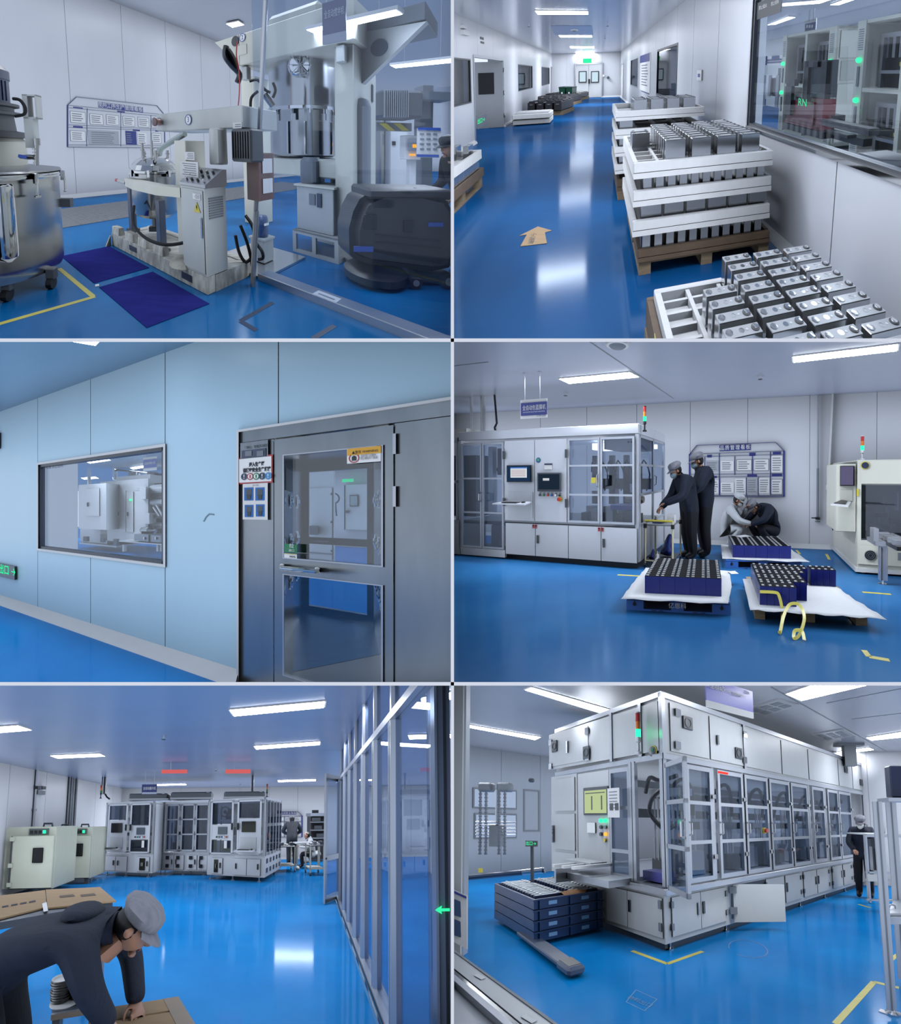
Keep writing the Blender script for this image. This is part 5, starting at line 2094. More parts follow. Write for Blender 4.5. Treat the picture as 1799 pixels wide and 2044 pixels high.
# --- machines seen through the big window
def test_cabinet(u0,u1,d0,lab,slots):
    """Cream formation cabinet parallel to the window, d0 behind the wall."""
    cz = 2.28
    t = thing(R2,'test_cabinet',W2R.p((u0 + u1) / 2,d0,0),lab,'cabinet','cream test cabinets behind the window')
    M = W2R.M
    mb = MB(M)
    w_ = .16
    mb.box(u0,u1,d0 + 1.0,d0 + 1.05,.12,cz)
    mb.box(u0,u0 + .04,d0,d0 + 1.0,.12,cz)
    mb.box(u1 - .04,u1,d0,d0 + 1.0,.12,cz)
    mb.box(u0,u1,d0,d0 + 1.0,cz - .05,cz)
    mb.box(u0,u1,d0,d0 + 1.0,.12,.18)
    mb.box(u0,u1,d0,d0 + 1.0,1.16,1.22)
    part(t,'cabinet_shell',mb,CREAM,0)
    part(t,'plinth',MB(M).box(u0 + .05,u1 - .05,d0 + .05,d0 + 1,0,.12),BLACK,0)
    posts = [u0,u1 - w_]
    for i, u in enumerate(posts):
        ps = part(t,'front_post',MB(M).box(u,u + w_,d0 - .01,d0 + .05,.12,cz),CREAM,0)
        for j in range(10):
            part(ps,'vent_slot',MB(M).box(u + .03,u + w_ - .03,d0 - .013,d0 - .008,1.82 + j * .035,1.836 + j * .035),MGREY,0)
            part(ps,'vent_slot',MB(M).box(u + .03,u + w_ - .03,d0 - .013,d0 - .008,.2 + j * .03,.213 + j * .03),MGREY,0)
        for z in (1.66,1.02):
            lp = part(ps,'indicator_lamp',MB(M).sphere((u + w_ / 2,d0 - .03,z),.045,12,8),GREENL)
            part(ps,'door_handle',MB(M).box(u + .06,u + .10,d0 - .03,d0 - .01,z - .42,z - .1),MGREY,0)
    n = slots
    for z0, z1 in ((.18,1.16),(1.22,cz - .05)):
        for k in range(n):
            a = u0 + w_ + (u1 - u0 - 2 * w_) * k / n
            b = u0 + w_ + (u1 - u0 - 2 * w_) * (k + 1) / n
            rk = part(t,'fixture_rack',MB(M).box(a + .06,b - .04,d0 + .35,d0 + .85,z0,z1 - .2),BLACK,0)
            part(rk,'rack_top',MB(M).box(a + .05,b - .03,d0 + .25,d0 + .85,z1 - .24,z1 - .17),ALU,0)
            for j in range(4):
                xx = a + .12 + j * (b - a - .2) / 4
                part(rk,'probe_bar',MB(M).box(xx,xx + .05,d0 + .28,d0 + .34,z1 - .55,z1 - .24),ALU,0)
            part(rk,'warning_tag',MB(M).box((a + b) / 2,(a + b) / 2 + .06,d0 + .335,d0 + .345,z1 - .68,z1 - .62),YEL,0)
            part(rk,'lower_tray',MB(M).box(a + .1,b - .06,d0 + .2,d0 + .4,z0 + .22,z0 + .27),ALU,0)
            part(rk,'side_rail',MB(M).box(a + .08,a + .13,d0 + .22,d0 + .3,z0,z1 - .24),ALU,0)
        if n > 1:
            part(t,'middle_divider',MB(M).box((u0 + u1) / 2 - .03,(u0 + u1) / 2 + .03,d0,d0 + 1,z0,z1),CREAM,0)
    for z in ((.3,.9),(1.25,1.5)):
        pass
    # recessed panels on the near end
    e = part(t,'end_panel',MB(M).box(u1,u1 + .008,d0 + .1,d0 + .9,1.72,2.2),CREAM,0)
    part(t,'end_panel',MB(M).box(u1,u1 + .008,d0 + .1,d0 + .9,.2,1.25),CREAM,0)
    part(t,'end_recess',MB(M).box(u1,u1 + .004,d0 + .15,d0 + .85,1.32,1.66),mat('recess_cream',(188,190,182),rough=.5),0)
    return t


fw2 = Fr(R2,W2R.o,W2R.o + W2R.u)
d2 = 2.6
uA, uB = fw2.y(1560,150,d2)[0], fw2.y(1664,150,d2)[0]
uC = fw2.y(1707,150,d2)[0]
test_cabinet(uA,uB,d2,'cream test cabinet with green lamps behind the window, farther of two',2)
test_cabinet(uC,uC + (uB - uA),d2,'cream test cabinet with green lamps at the right edge, nearer of two',2)
# far small machine and board
t = thing(R2,'far_machine',W2R.p(uA - 1.0,4.6,0),'white frame machine far behind the window at its left side','machine')
fb = lambda px, d, dd: (lambda a,b: MB(W2R.M).box(min(a[0],b[0]),max(a[0],b[0]),d,d + dd,min(a[1],b[1]),max(a[1],b[1])))(fw2.y(px[0],px[1],d),fw2.y(px[2],px[3],d))
part(t,'machine_head',fb((1524,131,1551,149),4.0,.5),WHITEP,0)
part(t,'machine_door',fb((1552,130,1562,190),4.0,.4),WHITEP,0)
part(t,'door_pane',fb((1554,136,1560,185),3.98,.02),BLACKG,0)
part(t,'machine_base',fb((1530,190,1558,216),4.0,.5),WHITEP,0)
part(t,'machine_window',fb((1536,156,1550,190),4.05,.3),DGREY,0)
for px in ((1522,150,1524,212),(1535,150,1537,192),(1550,150,1552,215)):
    part(t,'frame_post',fb(px,3.97,.05),ALU,0)
t = thing(R2,'far_board',W2R.p(uA - 1,6.9,1),'blue outlined board on the far wall behind the window','notice board')
part(t,'board_sheet',fb((1529,113,1563,130),6.8,.02),WHITE,0)
part(t,'title_plate',fb((1541,112,1555,118),6.77,.02),BLUEP,0)
for px in ((1530,119,1562,120),(1530,124,1562,125),(1529,112,1530,130)):
    part(t,'outline',fb(px,6.77,.02),BLUEP,0)
# hanging sign
t = thing(R2,'hanging_sign',W2R.p(fw2.y(1618,60,3.0)[0],3.0,2.4),'white and blue hanging sign behind the window above the first cabinet','sign')
part(t,'sign_plate',fb((1607,42,1628,64),3.0,.02),WHITE,0)
part(t,'sign_band',fb((1608,48,1627,58),2.985,.02),BLUEP,0)
for i in range(3):
    part(t,'fine_print',fb((1610 + i * 5,50,1613 + i * 5,55),2.98,.01),WHITE,0)
part(t,'hanger_rod',fb((1615,20,1616,43),3.0,.01),ALU,0)
part(t,'hanger_rod',fb((1624,18,1625,41),3.0,.01),ALU,0)
# red stacker
STK = mat('stacker_maroon',(120,38,50),rough=.4,var=.1)
dS = 1.55
t = thing(R2,'electric_stacker',W2R.p(fw2.y(1610,270,dS)[0],dS,0),'dark red electric pallet stacker behind the window','stacker')
part(t,'chassis',fb((1563,244,1640,278),dS,.22),BLACK,0)
part(t,'motor_cover',fb((1573,198,1622,256),dS + .02,.22),STK,0)
part(t,'cover_base',fb((1564,240,1622,258),dS - .02,.22),STK,0)
part(t,'battery_cover',fb((1620,196,1640,262),dS + .05,.22),STK,0)
part(t,'mast_panel',fb((1606,122,1645,196),dS + .15,.22),DGREY,0)
part(t,'mast_guard',fb((1610,122,1632,134),dS + .1,.06),BLACK,0)
part(t,'mast_rail',fb((1606,122,1610,200),dS + .1,.1),BLACK,0)
part(t,'mast_rail',fb((1641,122,1646,200),dS + .1,.1),BLACK,0)
part(t,'tiller',fb((1570,165,1577,230),dS - .05,.06),BLACK,0)
part(t,'tiller_head',fb((1575,158,1586,172),dS - .05,.08),BLACK,0)
part(t,'side_guard',fb((1622,224,1662,246),dS + .2,.22),BLACK,0)
for i, px in enumerate(((1640,250,1735,257),(1642,264,1692,270),(1642,271,1724,278))):
    part(t,'fork',fb(px,dS + .2 * i - .1,.15),BLACK,0)
a_, b_ = fw2.y(1602,205,dS - .03)
part(t,'lettering',MB(W2R.M).mesh(text_mesh('RN',.16),Matrix(((1,0,0,a_),(0,0,1,dS - .03),(0,1,0,b_),(0,0,0,1)))),GREENS,0)  # reflection of an exit sign, built as glowing letters on the stacker
# tapes on that floor, barrier foot at the lower right
for i, px in enumerate((((1680,284),(1770,272)),((1710,287),(1799,276)),((1760,299),(1799,294)),((1742,292),(1760,290)))):
    a, b = R2.fl(*px[0]), R2.fl(*px[1])
    solo(R2,'floor_tape',MB().strip([a,b],.04),YEL,a,'thin yellow floor tape behind the window, %s from the back' % nth[i],'tape','yellow floor tapes behind the window',0)
t = thing(R2,'fork_tip',R2.fl(1765,325),'black rounded fork tip with amber lamp at the lower right window corner','fork')
fy = fw2.y(1760,322,.5)
part(t,'fork_arm',MB(W2R.M).box(fy[0] - .14,fy[0] + .14,.35,.7,fy[1] - .05,fy[1] + .05,.04),BLACK)
part(t,'fork_lamp',MB(W2R.M).box(fy[0] + .02,fy[0] + .1,.34,.36,fy[1] - .0,fy[1] + .02),AMBERL,0)


# ================================================================== air shower entrance (middle left)
M = W3.M
f3 = Fr(R3,W3.o,W3.o + W3.u)
x0, x1, z0, z1 = WIN3
mb = MB(M)
for a, b, c, d in ((x0,x1,z0,z0 + .035),(x0,x1,z1 - .035,z1),(x0,x0 + .03,z0,z1),(x1 - .03,x1,z0,z1)):
    mb.box(a,b,-.002,.06,c,d)
wd = struct(R3,'window_1',mb,FRAMEM)
for a, b, c, d in ((x0 - .03,x1 + .03,z0 - .03,z0),(x0 - .03,x1 + .03,z1,z1 + .03),(x0 - .03,x0,z0,z1),(x1,x1 + .03,z0,z1)):
    part(wd,'window_trim',MB(M).box(a,b,-.014,.0,c,d),WHITEP,0)
part(wd,'pane',MB(M).box(x0 + .03,x1 - .03,.02,.026,z0 + .035,z1 - .035),GLASSC,0)
ptext(wd,W3,103,932,7,'禁止吸烟 禁止拍照',INK,d=-.012,width=44)

# --- exit sign and scuff on the wall
exit_sign(R3,W3,(-6,1122,34,1157),'grey exit sign with green arrow low on the pale wall','出口 →')
mb = MB(M)
a = [W3.hit(*p) for p in ((407,1041),(412,1032),(418,1026),(428,1027))]
mb.strip([(x,-.006,z) for x,z in a],.012,up=(0,1,0),th=.001)
t = solo(R3,'scuff_mark',mb,mat('scuff_grey',(110,140,160),rough=.6),W3.p(a[0][0],0,a[0][1]),'dark scuff mark on the pale wall left of the door','scuff mark',smooth=0)
t = thing(R3,'wall_hook',W3.p(-.12,0,1.9),'black cable hook at the left edge of the pale wall','hook')
part(t,'hook_plate',pbox(W3,(-6,866,1.5,896),.004,.03),BLACK,0)

# --- slitting machine behind the window
fb3 = lambda px, d, dd, bev=0.0: (lambda a,b: MB(M).box(min(a[0],b[0]),max(a[0],b[0]),d,d + dd,min(a[1],b[1]),max(a[1],b[1]),bev))(f3.y(px[0],px[1],d),f3.y(px[2],px[3],d))
D = 4.0
t = thing(R3,'slitting_machine',W3.p(-2.4,D,0),'large white slitting machine behind the window','machine')
part(t,'left_cabinet',fb3((157,968,212,1058),D - .5,.9),WHITEP,0)
part(t,'main_body',fb3((200,962,296,1086),D,1.6),WHITEP,0)
part(t,'upper_body',fb3((232,952,300,972),D + .2,1.4),WHITEP,0)
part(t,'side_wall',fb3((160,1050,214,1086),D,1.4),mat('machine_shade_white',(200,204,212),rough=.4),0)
for i, px in enumerate(((233,980,251,1062),(252,982,266,1062),(172,976,198,1030))):
    dd = part(t,'door',fb3(px,(D if i < 2 else D - .5) - .02,.03),WHITEP,0)
    part(dd,'door_handle',fb3((px[0] + 1,(px[1] + px[3]) / 2,px[0] + 2.5,(px[1] + px[3]) / 2 + 8),(D if i < 2 else D - .5) - .05,.03),DGREY,0)
part(t,'status_lamp',fb3((258,996,260.5,999.5),D - .05,.03),GREENL,0)
part(t,'base_plinth',fb3((158,1083,232,1093),D - .1,1.2),WHITEP,0)
for px in ((166,1071,173,1081),(200,1074,206,1083),(226,1076,233,1090)):
    part(t,'floor_bracket',fb3(px,D - .55,.1),DGREY,0)
part(t,'roller_bay',fb3((292,966,330,1066),D + .3,.6),DGREY,0)
part(t,'side_plate',fb3((279,972,291,996),D - .15,.3),WHITEP,0)
part(t,'side_plate',fb3((282,1024,298,1046),D - .15,.3),WHITEP,0)
for i, y in enumerate((977,991,1003,1030,1048)):
    c_ = f3.y(310,y,D + .2)
    r_ = (.16,.1,.13,.09,.1)[i]
    part(t,'roller',MB(M).cyl((c_[0] - .7,D + .15,c_[1]),(c_[0] + .8,D + .15,c_[1]),r_,n=16),STEEL if i % 2 else WHITEP)
for pts in (((306,1012),(318,1030)),((312,1008),(326,1032))):
    a, b = f3.y(*pts[0],D), f3.y(*pts[1],D)
    mb = MB(M)
    mb.bar((a[0],D,a[1]),(b[0],D,b[1]),.05,.05)
    part(t,'tension_arm',mb,WHITEP,0)
part(t,'winder_cap',fb3((275,1052,296,1066),D - .3,.5,.08),STEEL)
for px in ((176,936,180,968),(227,926,233,958)):
    a, b = f3.y(px[0],px[1],D + .6), f3.y(px[2],px[3],D + .6)
    xx = (a[0] + b[0]) / 2
    part(t,'duct_pipe',MB(M).cyl((xx,D + .6,b[1]),(xx,D + .6,CZ3),(b[0] - a[0]) / 2,n=14),CHROME)
a, b = f3.y(232,938,D + .7), f3.y(330,948,D + .7)
part(t,'cross_pipe',MB(M).cyl((a[0],D + .7,a[1]),(b[0],D + .7,b[1]),.035,n=8),DGREY)
for x in (262,270,300,306):
    a = f3.y(x,945,D + .65)
    part(t,'drop_duct',MB(M).box(a[0] - .1,a[0] + .1,D + .6,D + .8,a[1] - .3,a[1] + .05),MGREY,0)
t = thing(R3,'low_table',W3.p(-1.4,D - .3,0),'long white low table in front of the slitting machine','table')
part(t,'table_top',fb3((237,1081,334,1087),D - .55,.7),WHITEP,0)
for x in (244,312,320):
    part(t,'leg',fb3((x,1087,x + 4,1101),D - .5,.1),WHITEP,0)
t = thing(R3,'steel_box',W3.p(-1.0,D - .4,.2),'brushed steel box standing on the low table','box')
part(t,'box_body',fb3((268,1066,320,1083),D - .5,.5),BRUSH,0)
part(t,'box_divider',fb3((296,1067,297,1082),D - .515,.02),DGREY,0)
part(t,'box_latch',fb3((286,1072,288,1077),D - .52,.02),WHITE,0)
part(t,'box_latch',fb3((309,1072,311,1077),D - .52,.02),WHITE,0)
t = thing(R3,'hanging_sign',W3.p(f3.y(299,938,2.4)[0],2.4,2.5),'blue and white hanging sign behind the window','sign')
part(t,'sign_plate',fb3((286,914,312,938),2.4,.02),WHITE,0)
part(t,'sign_band',fb3((286,918.5,312,932),2.385,.02),mat('sign_blue',(30,80,176),rough=.4),0)
c_ = f3.y(299,925,2.38)
w_ = abs(f3.y(310,925,2.38)[0] - f3.y(288,925,2.38)[0])
me = text_mesh('全自动模分机',1.0)
xs = [v.co.x for v in me.vertices]
s_ = w_ / (max(xs) - min(xs))
part(t,'lettering',MB(M).mesh(me,Matrix(((s_,0,0,c_[0]),(0,0,1,2.38),(0,s_ * 1.2,0,c_[1]),(0,0,0,1)))),WHITE,0)
for x in (290,308):
    c_ = f3.y(x,914,2.4)
    part(t,'hanger_rod',MB(M).cyl((c_[0],2.41,c_[1]),(c_[0],2.41,CZ3),.006,n=6),ALU)

# --- stainless air shower unit set in the wall
SS3 = mat('unit_steel',(150,156,160),rough=0.28,metal=0.92,var=0.22,vscale=1.6,stretch=(1,1,.5),bump=.01,bscale=20)
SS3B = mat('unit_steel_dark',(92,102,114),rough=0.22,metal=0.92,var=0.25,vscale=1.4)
ux0, ux1, uz = UNIT3[0], UNIT3[1], UNIT3[3]
t = thing(R3,'air_shower',W3.p(5.1,0,0),'stainless steel air shower cabin with a glazed door set in the pale wall','air shower')
part(t,'header_strip',MB(M).box(ux0,ux1,-.02,.05,2.145,uz),SS3,0)
part(t,'left_panel',MB(M).box(ux0 + .005,4.712,-.018,.05,0,2.14),SS3,0)
part(t,'right_panel',MB(M).box(5.556,ux1 - .005,-.018,.05,0,2.14),SS3,0)
mb = MB(M)
for a, b, c, d in ((ux0 - .02,ux1 + .02,uz,uz + .02),(ux0 - .02,ux0,0,uz),(ux1,ux1 + .02,0,uz)):
    mb.box(a,b,-.03,.0,c,d)
part(t,'edge_trim',mb,WHITEP,0)
dr = part(t,'door',MB(M).box(4.72,4.79,-.022,.03,.03,2.13).box(5.488,5.548,-.022,.03,.03,2.13).box(4.79,5.488,-.022,.03,2.0,2.13).box(4.79,5.488,-.022,.03,1.025,1.15).box(4.79,5.488,-.022,.03,.03,.19),SS3,0)
for c, d in ((.19,1.025),(1.15,2.0)):
    e = part(dr,'glazing_bead',MB(M).box(4.79,4.80,-.026,.0,c,d).box(5.478,5.488,-.026,.0,c,d).box(4.8,5.478,-.026,0,c,c + .008).box(4.8,5.478,-.026,0,d - .008,d),ALU,0)
    part(dr,'pane',MB(M).box(4.80,5.478,-.006,.0,c,d),GLASSC,0)
hy = 1.085
mb = MB(M)
mb.tube([(4.79,-.02,hy),(4.79,-.075,hy),(4.80,-.085,hy),(5.05,-.085,hy),(5.06,-.075,hy),(5.06,-.02,hy)],.019,10)
hd = part(dr,'pull_handle',mb,CHROME)
for x in (4.79,5.06):
    part(hd,'handle_boss',MB(M).cyl((x,-.022,hy),(x,-.04,hy),.024,n=14),CHROME)
for z in (2.0,1.64):
    part(dr,'hinge',MB(M).box(5.544,5.562,-.026,-.02,z - .07,z + .07),ALU,0)
# chamber
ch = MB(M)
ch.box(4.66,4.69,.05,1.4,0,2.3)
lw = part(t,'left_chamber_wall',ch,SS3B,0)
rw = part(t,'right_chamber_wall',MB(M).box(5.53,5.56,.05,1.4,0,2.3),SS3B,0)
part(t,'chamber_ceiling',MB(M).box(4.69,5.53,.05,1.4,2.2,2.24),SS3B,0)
part(t,'chamber_floor',MB(M).box(4.69,5.53,.03,1.4,.12,.15),mat('chamber_floor_steel',(150,156,162),rough=.35,metal=.9,var=.1),0)
for yy in (.35,.7,1.05):
    for z in (.75,1.2,1.65):
        for s, xx in ((1,4.69),(-1,5.53)):
            mb = MB(M)
            mb.lathe((xx,yy,z),[(.085,0),(.085,.012),(.06,.02),(.055,.012),(.03,.03),(.012,.032)],18,ax=(s,0,0))
            part(lw if s > 0 else rw,'air_nozzle',mb,CHROME)
part(lw,'notice_frame',MB(M).box(4.69,4.70,.45,.75,1.75,1.98),DGREY,0)
# far door of the chamber
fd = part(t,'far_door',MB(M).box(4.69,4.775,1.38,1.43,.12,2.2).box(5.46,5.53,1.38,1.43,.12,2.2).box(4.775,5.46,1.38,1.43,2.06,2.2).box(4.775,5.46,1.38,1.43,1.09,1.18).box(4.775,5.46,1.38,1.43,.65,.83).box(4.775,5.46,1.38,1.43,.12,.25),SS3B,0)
for c, d in ((.25,.65),(.83,1.09),(1.18,2.06)):
    part(fd,'pane',MB(M).box(4.775,5.46,1.40,1.405,c,d),GLASSC,0)
mb = MB(M)
mb.tube([(4.78,1.38,1.13),(4.78,1.33,1.13),(5.02,1.33,1.13),(5.03,1.38,1.13)],.012,8)
part(fd,'pull_handle',mb,CHROME)

# --- signs on the unit
def sign_plate(label,px,pl=W3,d=.02,m=None,name='sign',base=None):
    t = thing(R3,name,pl.p(*(lambda r: (r[0],-d,r[2]))(rect(pl,*px,d))),label,'sign')
    part(t,'plate',pbox(pl,px,d,d + .006),m or WHITE,0)
    return t


t = sign_plate('engraved steel name plate at the top of the left panel',(482,886,537,914),m=BRUSH,name='name_plate')
ptext(t,W3,509,892,6,'「净化」智能风淋室',INK,d=.028,width=44)
part(t,'dark_field',pbox(W3,(485,901,533,912),.026,.028),NAVY,0)
for i in range(3):
    for j in range(2):
        part(t,'blank_box',pbox(W3,(492 + j * 23,902.2 + i * 3.2,505 + j * 23,904.4 + i * 3.2),.028,.0295),MGREY,0)
t = sign_plate('white safety rules sign with red border and five round icons',(477.5,915,546.5,964),m=RED,name='safety_sign')
part(t,'white_field',pbox(W3,(480,918,544,961),.026,.028),WHITE,0)
ptext(t,W3,512,927,8,'进入生产区',INK,d=.03,width=31,bold=.002)
ptext(t,W3,512,938,8,'请遵守安全生产规定',INK,d=.03,width=56,bold=.002)
for i, m_ in enumerate((NAVY,RED,GREEN,NAVY,mat('sky_icon',(70,150,210),rough=.5))):
    cx, cy = 487.5 + i * 12, 951.5 - i * .4
    c_ = W3.hit(cx,cy,.028)
    r_ = .03
    mb = MB(M)
    mb.cyl((c_[0],-.028,c_[1]),(c_[0],-.030,c_[1]),r_,n=20)
    ic = part(t,'round_icon',mb,m_)
    mb = MB(M)
    if i in (1,2):
        mb.cyl((c_[0],-.030,c_[1]),(c_[0],-.031,c_[1]),r_ * .72,n=18)
        part(ic,'icon_field',mb,WHITE)
        mb = MB(M)
        mb.box(c_[0] - .006,c_[0] + .006,-.032,-.031,c_[1] - .014,c_[1] + .014)
        part(ic,'icon_figure',mb,m_,0)
    else:
        mb.box(c_[0] - .004,c_[0] + .004,-.0315,-.030,c_[1] - .004,c_[1] + .018)
        mb.box(c_[0] - .004,c_[0] + .004,-.0315,-.030,c_[1] - .018,c_[1] - .011)
        part(ic,'icon_figure',mb,WHITE,0)
t = sign_plate('white sheet with four pictures of dark work clothes',(487,966,536.5,1037.5),name='picture_sheet',m=PAPER)
ptext(t,W3,510,969,3,'更衣示意图',GINK,d=.029,width=12)
for px in ((490,974,508,999),(512,974,530,999),(491,1008,508,1032),(513,1007,530,1031)):
    pp = part(t,'picture',pbox(W3,px,.026,.0275),mat('picture_blue',(40,110,190),rough=.6),0)
    part(pp,'picture_figure',pbox(W3,(px[0] + 3.5,px[1] + 3,px[2] - 3.5,px[3] - 9),.0275,.0285),DGREY,0)
    part(pp,'picture_trousers',pbox(W3,(px[0] + 5,px[3] - 11,px[2] - 5,px[3] - 2),.0285,.0295),BLACK,0)
t = sign_plate('yellow headed warning sign on the door glass',(693,897,759.5,922),name='warning_sign')
part(t,'yellow_band',pbox(W3,(693.5,898,759.5,905.5),.026,.028),mat('warning_yellow',(228,170,40),rough=.5),0)
ptext(t,W3,728,901.5,6,'▲警告 WARNING',INK,d=.030,width=52)
c_ = W3.hit(706.5,914.5,.028)
mb = MB(M)
mb.lathe((c_[0],-.026,c_[1]),[(.034,0),(.034,.002),(.028,.002),(.028,0)],22,ax=(0,-1,0),cap=False)
rg = part(t,'ban_ring',mb,RED,0)
mb = MB(M)
mb.box(c_[0] - .014,c_[0] + .014,-.0285,-.0265,c_[1] - .018,c_[1] + .004)
for k in range(4):
    mb.box(c_[0] - .014 + k * .0075,c_[0] - .009 + k * .0075,-.0285,-.0265,c_[1] + .004,c_[1] + .018 - abs(k - 1.5) * .004)
part(rg,'hand_symbol',mb,BLACK,0)
ptext(t,W3,735,909.5,5,'自动闭门过程中',INK,d=.030,width=30)
ptext(t,W3,736,914.5,5,'禁止施加外力加速',INK,d=.030,width=34)
t = sign_plate('green pull sign above the door handle',(569,1084.5,594.5,1103),m=GREEN,name='pull_sign')
ptext(t,W3,582,1090,8,'拉',WHITE,d=.03,width=9)
ptext(t,W3,582,1099,5,'进口',WHITE,d=.03,width=11)
part(t,'white_strip',pbox(W3,(569,1103,594,1114),.02,.026),WHITE,0)
part(t,'yellow_band',pbox(W3,(569,1103,594,1106),.026,.028),YEL,0)
part(t,'fine_print',ruled(W3,(578,1107,593,1113),2,.027),INK,0)

# --- beyond the air shower
t = thing(R3,'white_locker',W3.p(4.4,4.3,0),'tall white locker seen through the air shower','locker')
part(t,'locker_body',fb3((612,938,666,1150),4.3,.6),WHITEP,0)
for px in ((616,975,663,1118),):
    pp = part(t,'locker_door',fb3(px,4.28,.03),WHITEP,0)
    for y in (984,1040,1098):
        part(pp,'lock',fb3((660,y,663,y + 4),4.25,.04),DGREY,0)
part(t,'drawer_gap',fb3((616,1104,664,1105),4.27,.02),MGREY,0)
part(t,'dark_crate',fb3((617,1050,634,1068),4.1,.2),DGREY,0)
x0_, z_ = f3.y(669,960,8.9)
mb = fb3((688,968,733,1058),8.88,.1)
dw = struct(R3,'door_1',mb,WHITEP)
part(dw,'door_pane',fb3((698,988,715,1011),8.85,.03),FRAMEM,0)
part(dw,'pane_glass',fb3((699.5,990,713.5,1009),8.83,.02),mat('pale_pane',(150,170,180),rough=.2),0)
part(dw,'door_handle',fb3((690,1019,696,1024),8.83,.05),BLACK,0)
part(dw,'door_gap',fb3((687,968,688,1058),8.86,.03),DGREY,0)
t = thing(R3,'exit_sign',W3.p(*(lambda q: (q[0],8.8,q[1]))(f3.y(694,962,8.8))),'green lit exit sign seen through the air shower','exit sign')
part(t,'sign_box',fb3((683,956.5,706,961.5),8.8,.03),GREENS,0)
t = thing(R3,'coiled_hose',W3.p(*(lambda q: (q[0],8.6,q[1]))(f3.y(672,1000,8.6))),'black hose hanging on the wall seen through the air shower','hose')
a = [f3.y(*p,8.6) for p in ((669,985),(675,989),(677,996),(674,1002),(670,1006),(672,1030))]
mb = MB(M)
mb.tube([(x,8.6,z) for x,z in a],.035,6,smooth=4)
part(t,'hose_loop',mb,BLACK)


# ================================================================== wrapping machine hall (middle right)
a, b = R4.fl(907,1108), R4.fl(1275,1137)
f4 = Fr(R4,b,b + (b - a))
M = f4.M
P4F = Plane(R4,b,b + (b - a))
MWHITE = mat('machine_white',(202,208,220),rough=.35,var=.03)
MALU = mat('machine_frame_alu',(186,192,204),rough=.35,metal=.4)
ZB, ZT, ZL = .66, 2.3, 2.135


def bars(t,par,name,m,items):
    for it in items:
        part(par,name,MB(M).box(*it),m,0)


t = thing(R4,'wrapping_machine',f4.p(-1.8,.5),'long white film wrapping machine with glazed doors and screens','machine')
part(t,'top_band',MB(M).box(-3.5,0,0,1.6,ZL,ZT,.01),MWHITE,0)
part(t,'corner_post',MB(M).box(-.055,0,0,.055,.12,ZL),MALU,0)
part(t,'corner_post',MB(M).box(-.055,0,1.54,1.6,.12,ZL),MALU,0)
part(t,'corner_post',MB(M).box(-3.5,-3.44,0,.055,.12,ZL),MALU,0)
part(t,'corner_post',MB(M).box(-3.5,-3.44,1.54,1.6,.12,ZL),MALU,0)
part(t,'plinth',MB(M).box(-3.45,-.04,.06,1.55,.0,.10),BLACK,0)
part(t,'bench',MB(M).box(-3.45,-.03,.05,1.55,ZB - .06,ZB),MGREY,0)
part(t,'rear_panel',MB(M).box(-3.45,-2.5,1.56,1.6,.1,ZL),MWHITE,0)
# base doors
xs = [-2.46,-1.85,-1.22,-.63,-.02]
for i in range(4):
    d = part(t,'base_door',MB(M).box(xs[i] + .006,xs[i + 1] - .006,-.012,.03,.10,ZB - .015),MWHITE,0)
    if i in (1,3):
        h_ = part(d,'door_handle',MB(M).box(xs[i] + .025,xs[i] + .065,-.022,-.012,.32,.46,.004),DGREY,0)
for xx in (-1.895,-1.845,-.67,-.61):
    mb = MB(M)
    mb.cyl((xx + .005,-.014,.62),(xx + .005,-.017,.62),.022,n=12)
    s_ = part(t,'warning_sticker',mb,RED)
    part(s_,'sticker_mark',MB(M).box(xx - .008,xx + .018,-.019,-.0165,.612,.628),INK,0)
    part(s_,'sticker_strip',MB(M).box(xx - .017,xx + .027,-.0165,-.014,.578,.594),RED,0)
part(t,'base_panel',MB(M).box(-3.44,-2.47,-.012,.03,.03,.16),MWHITE,0)
part(t,'left_base',MB(M).box(-4.3,-3.46,.0,.6,.02,.66),MWHITE,0)


def gdoor(x0,x1,z0,z1,rails,fw=.035,y=-.01):
    d = part(t,'glass_door',MB(M).box(x0,x0 + fw,y,y + .03,z0,z1).box(x1 - fw,x1,y,y + .03,z0,z1).box(x0 + fw,x1 - fw,y,y + .03,z0,z0 + fw).box(x0 + fw,x1 - fw,y,y + .03,z1 - fw,z1),MALU,0)
    zs = [z0 + fw] + [v for r in rails for v in (r,r + fw * .9)] + [z1 - fw]
    for r in rails:
        part(d,'door_rail',MB(M).box(x0 + fw,x1 - fw,y,y + .03,r,r + fw * .9),MALU,0)
    for c_, e_ in zip(zs[::2],zs[1::2]):
        part(d,'pane',MB(M).box(x0 + fw,x1 - fw,y + .012,y + .016,c_,e_),PVC,0)
    return d


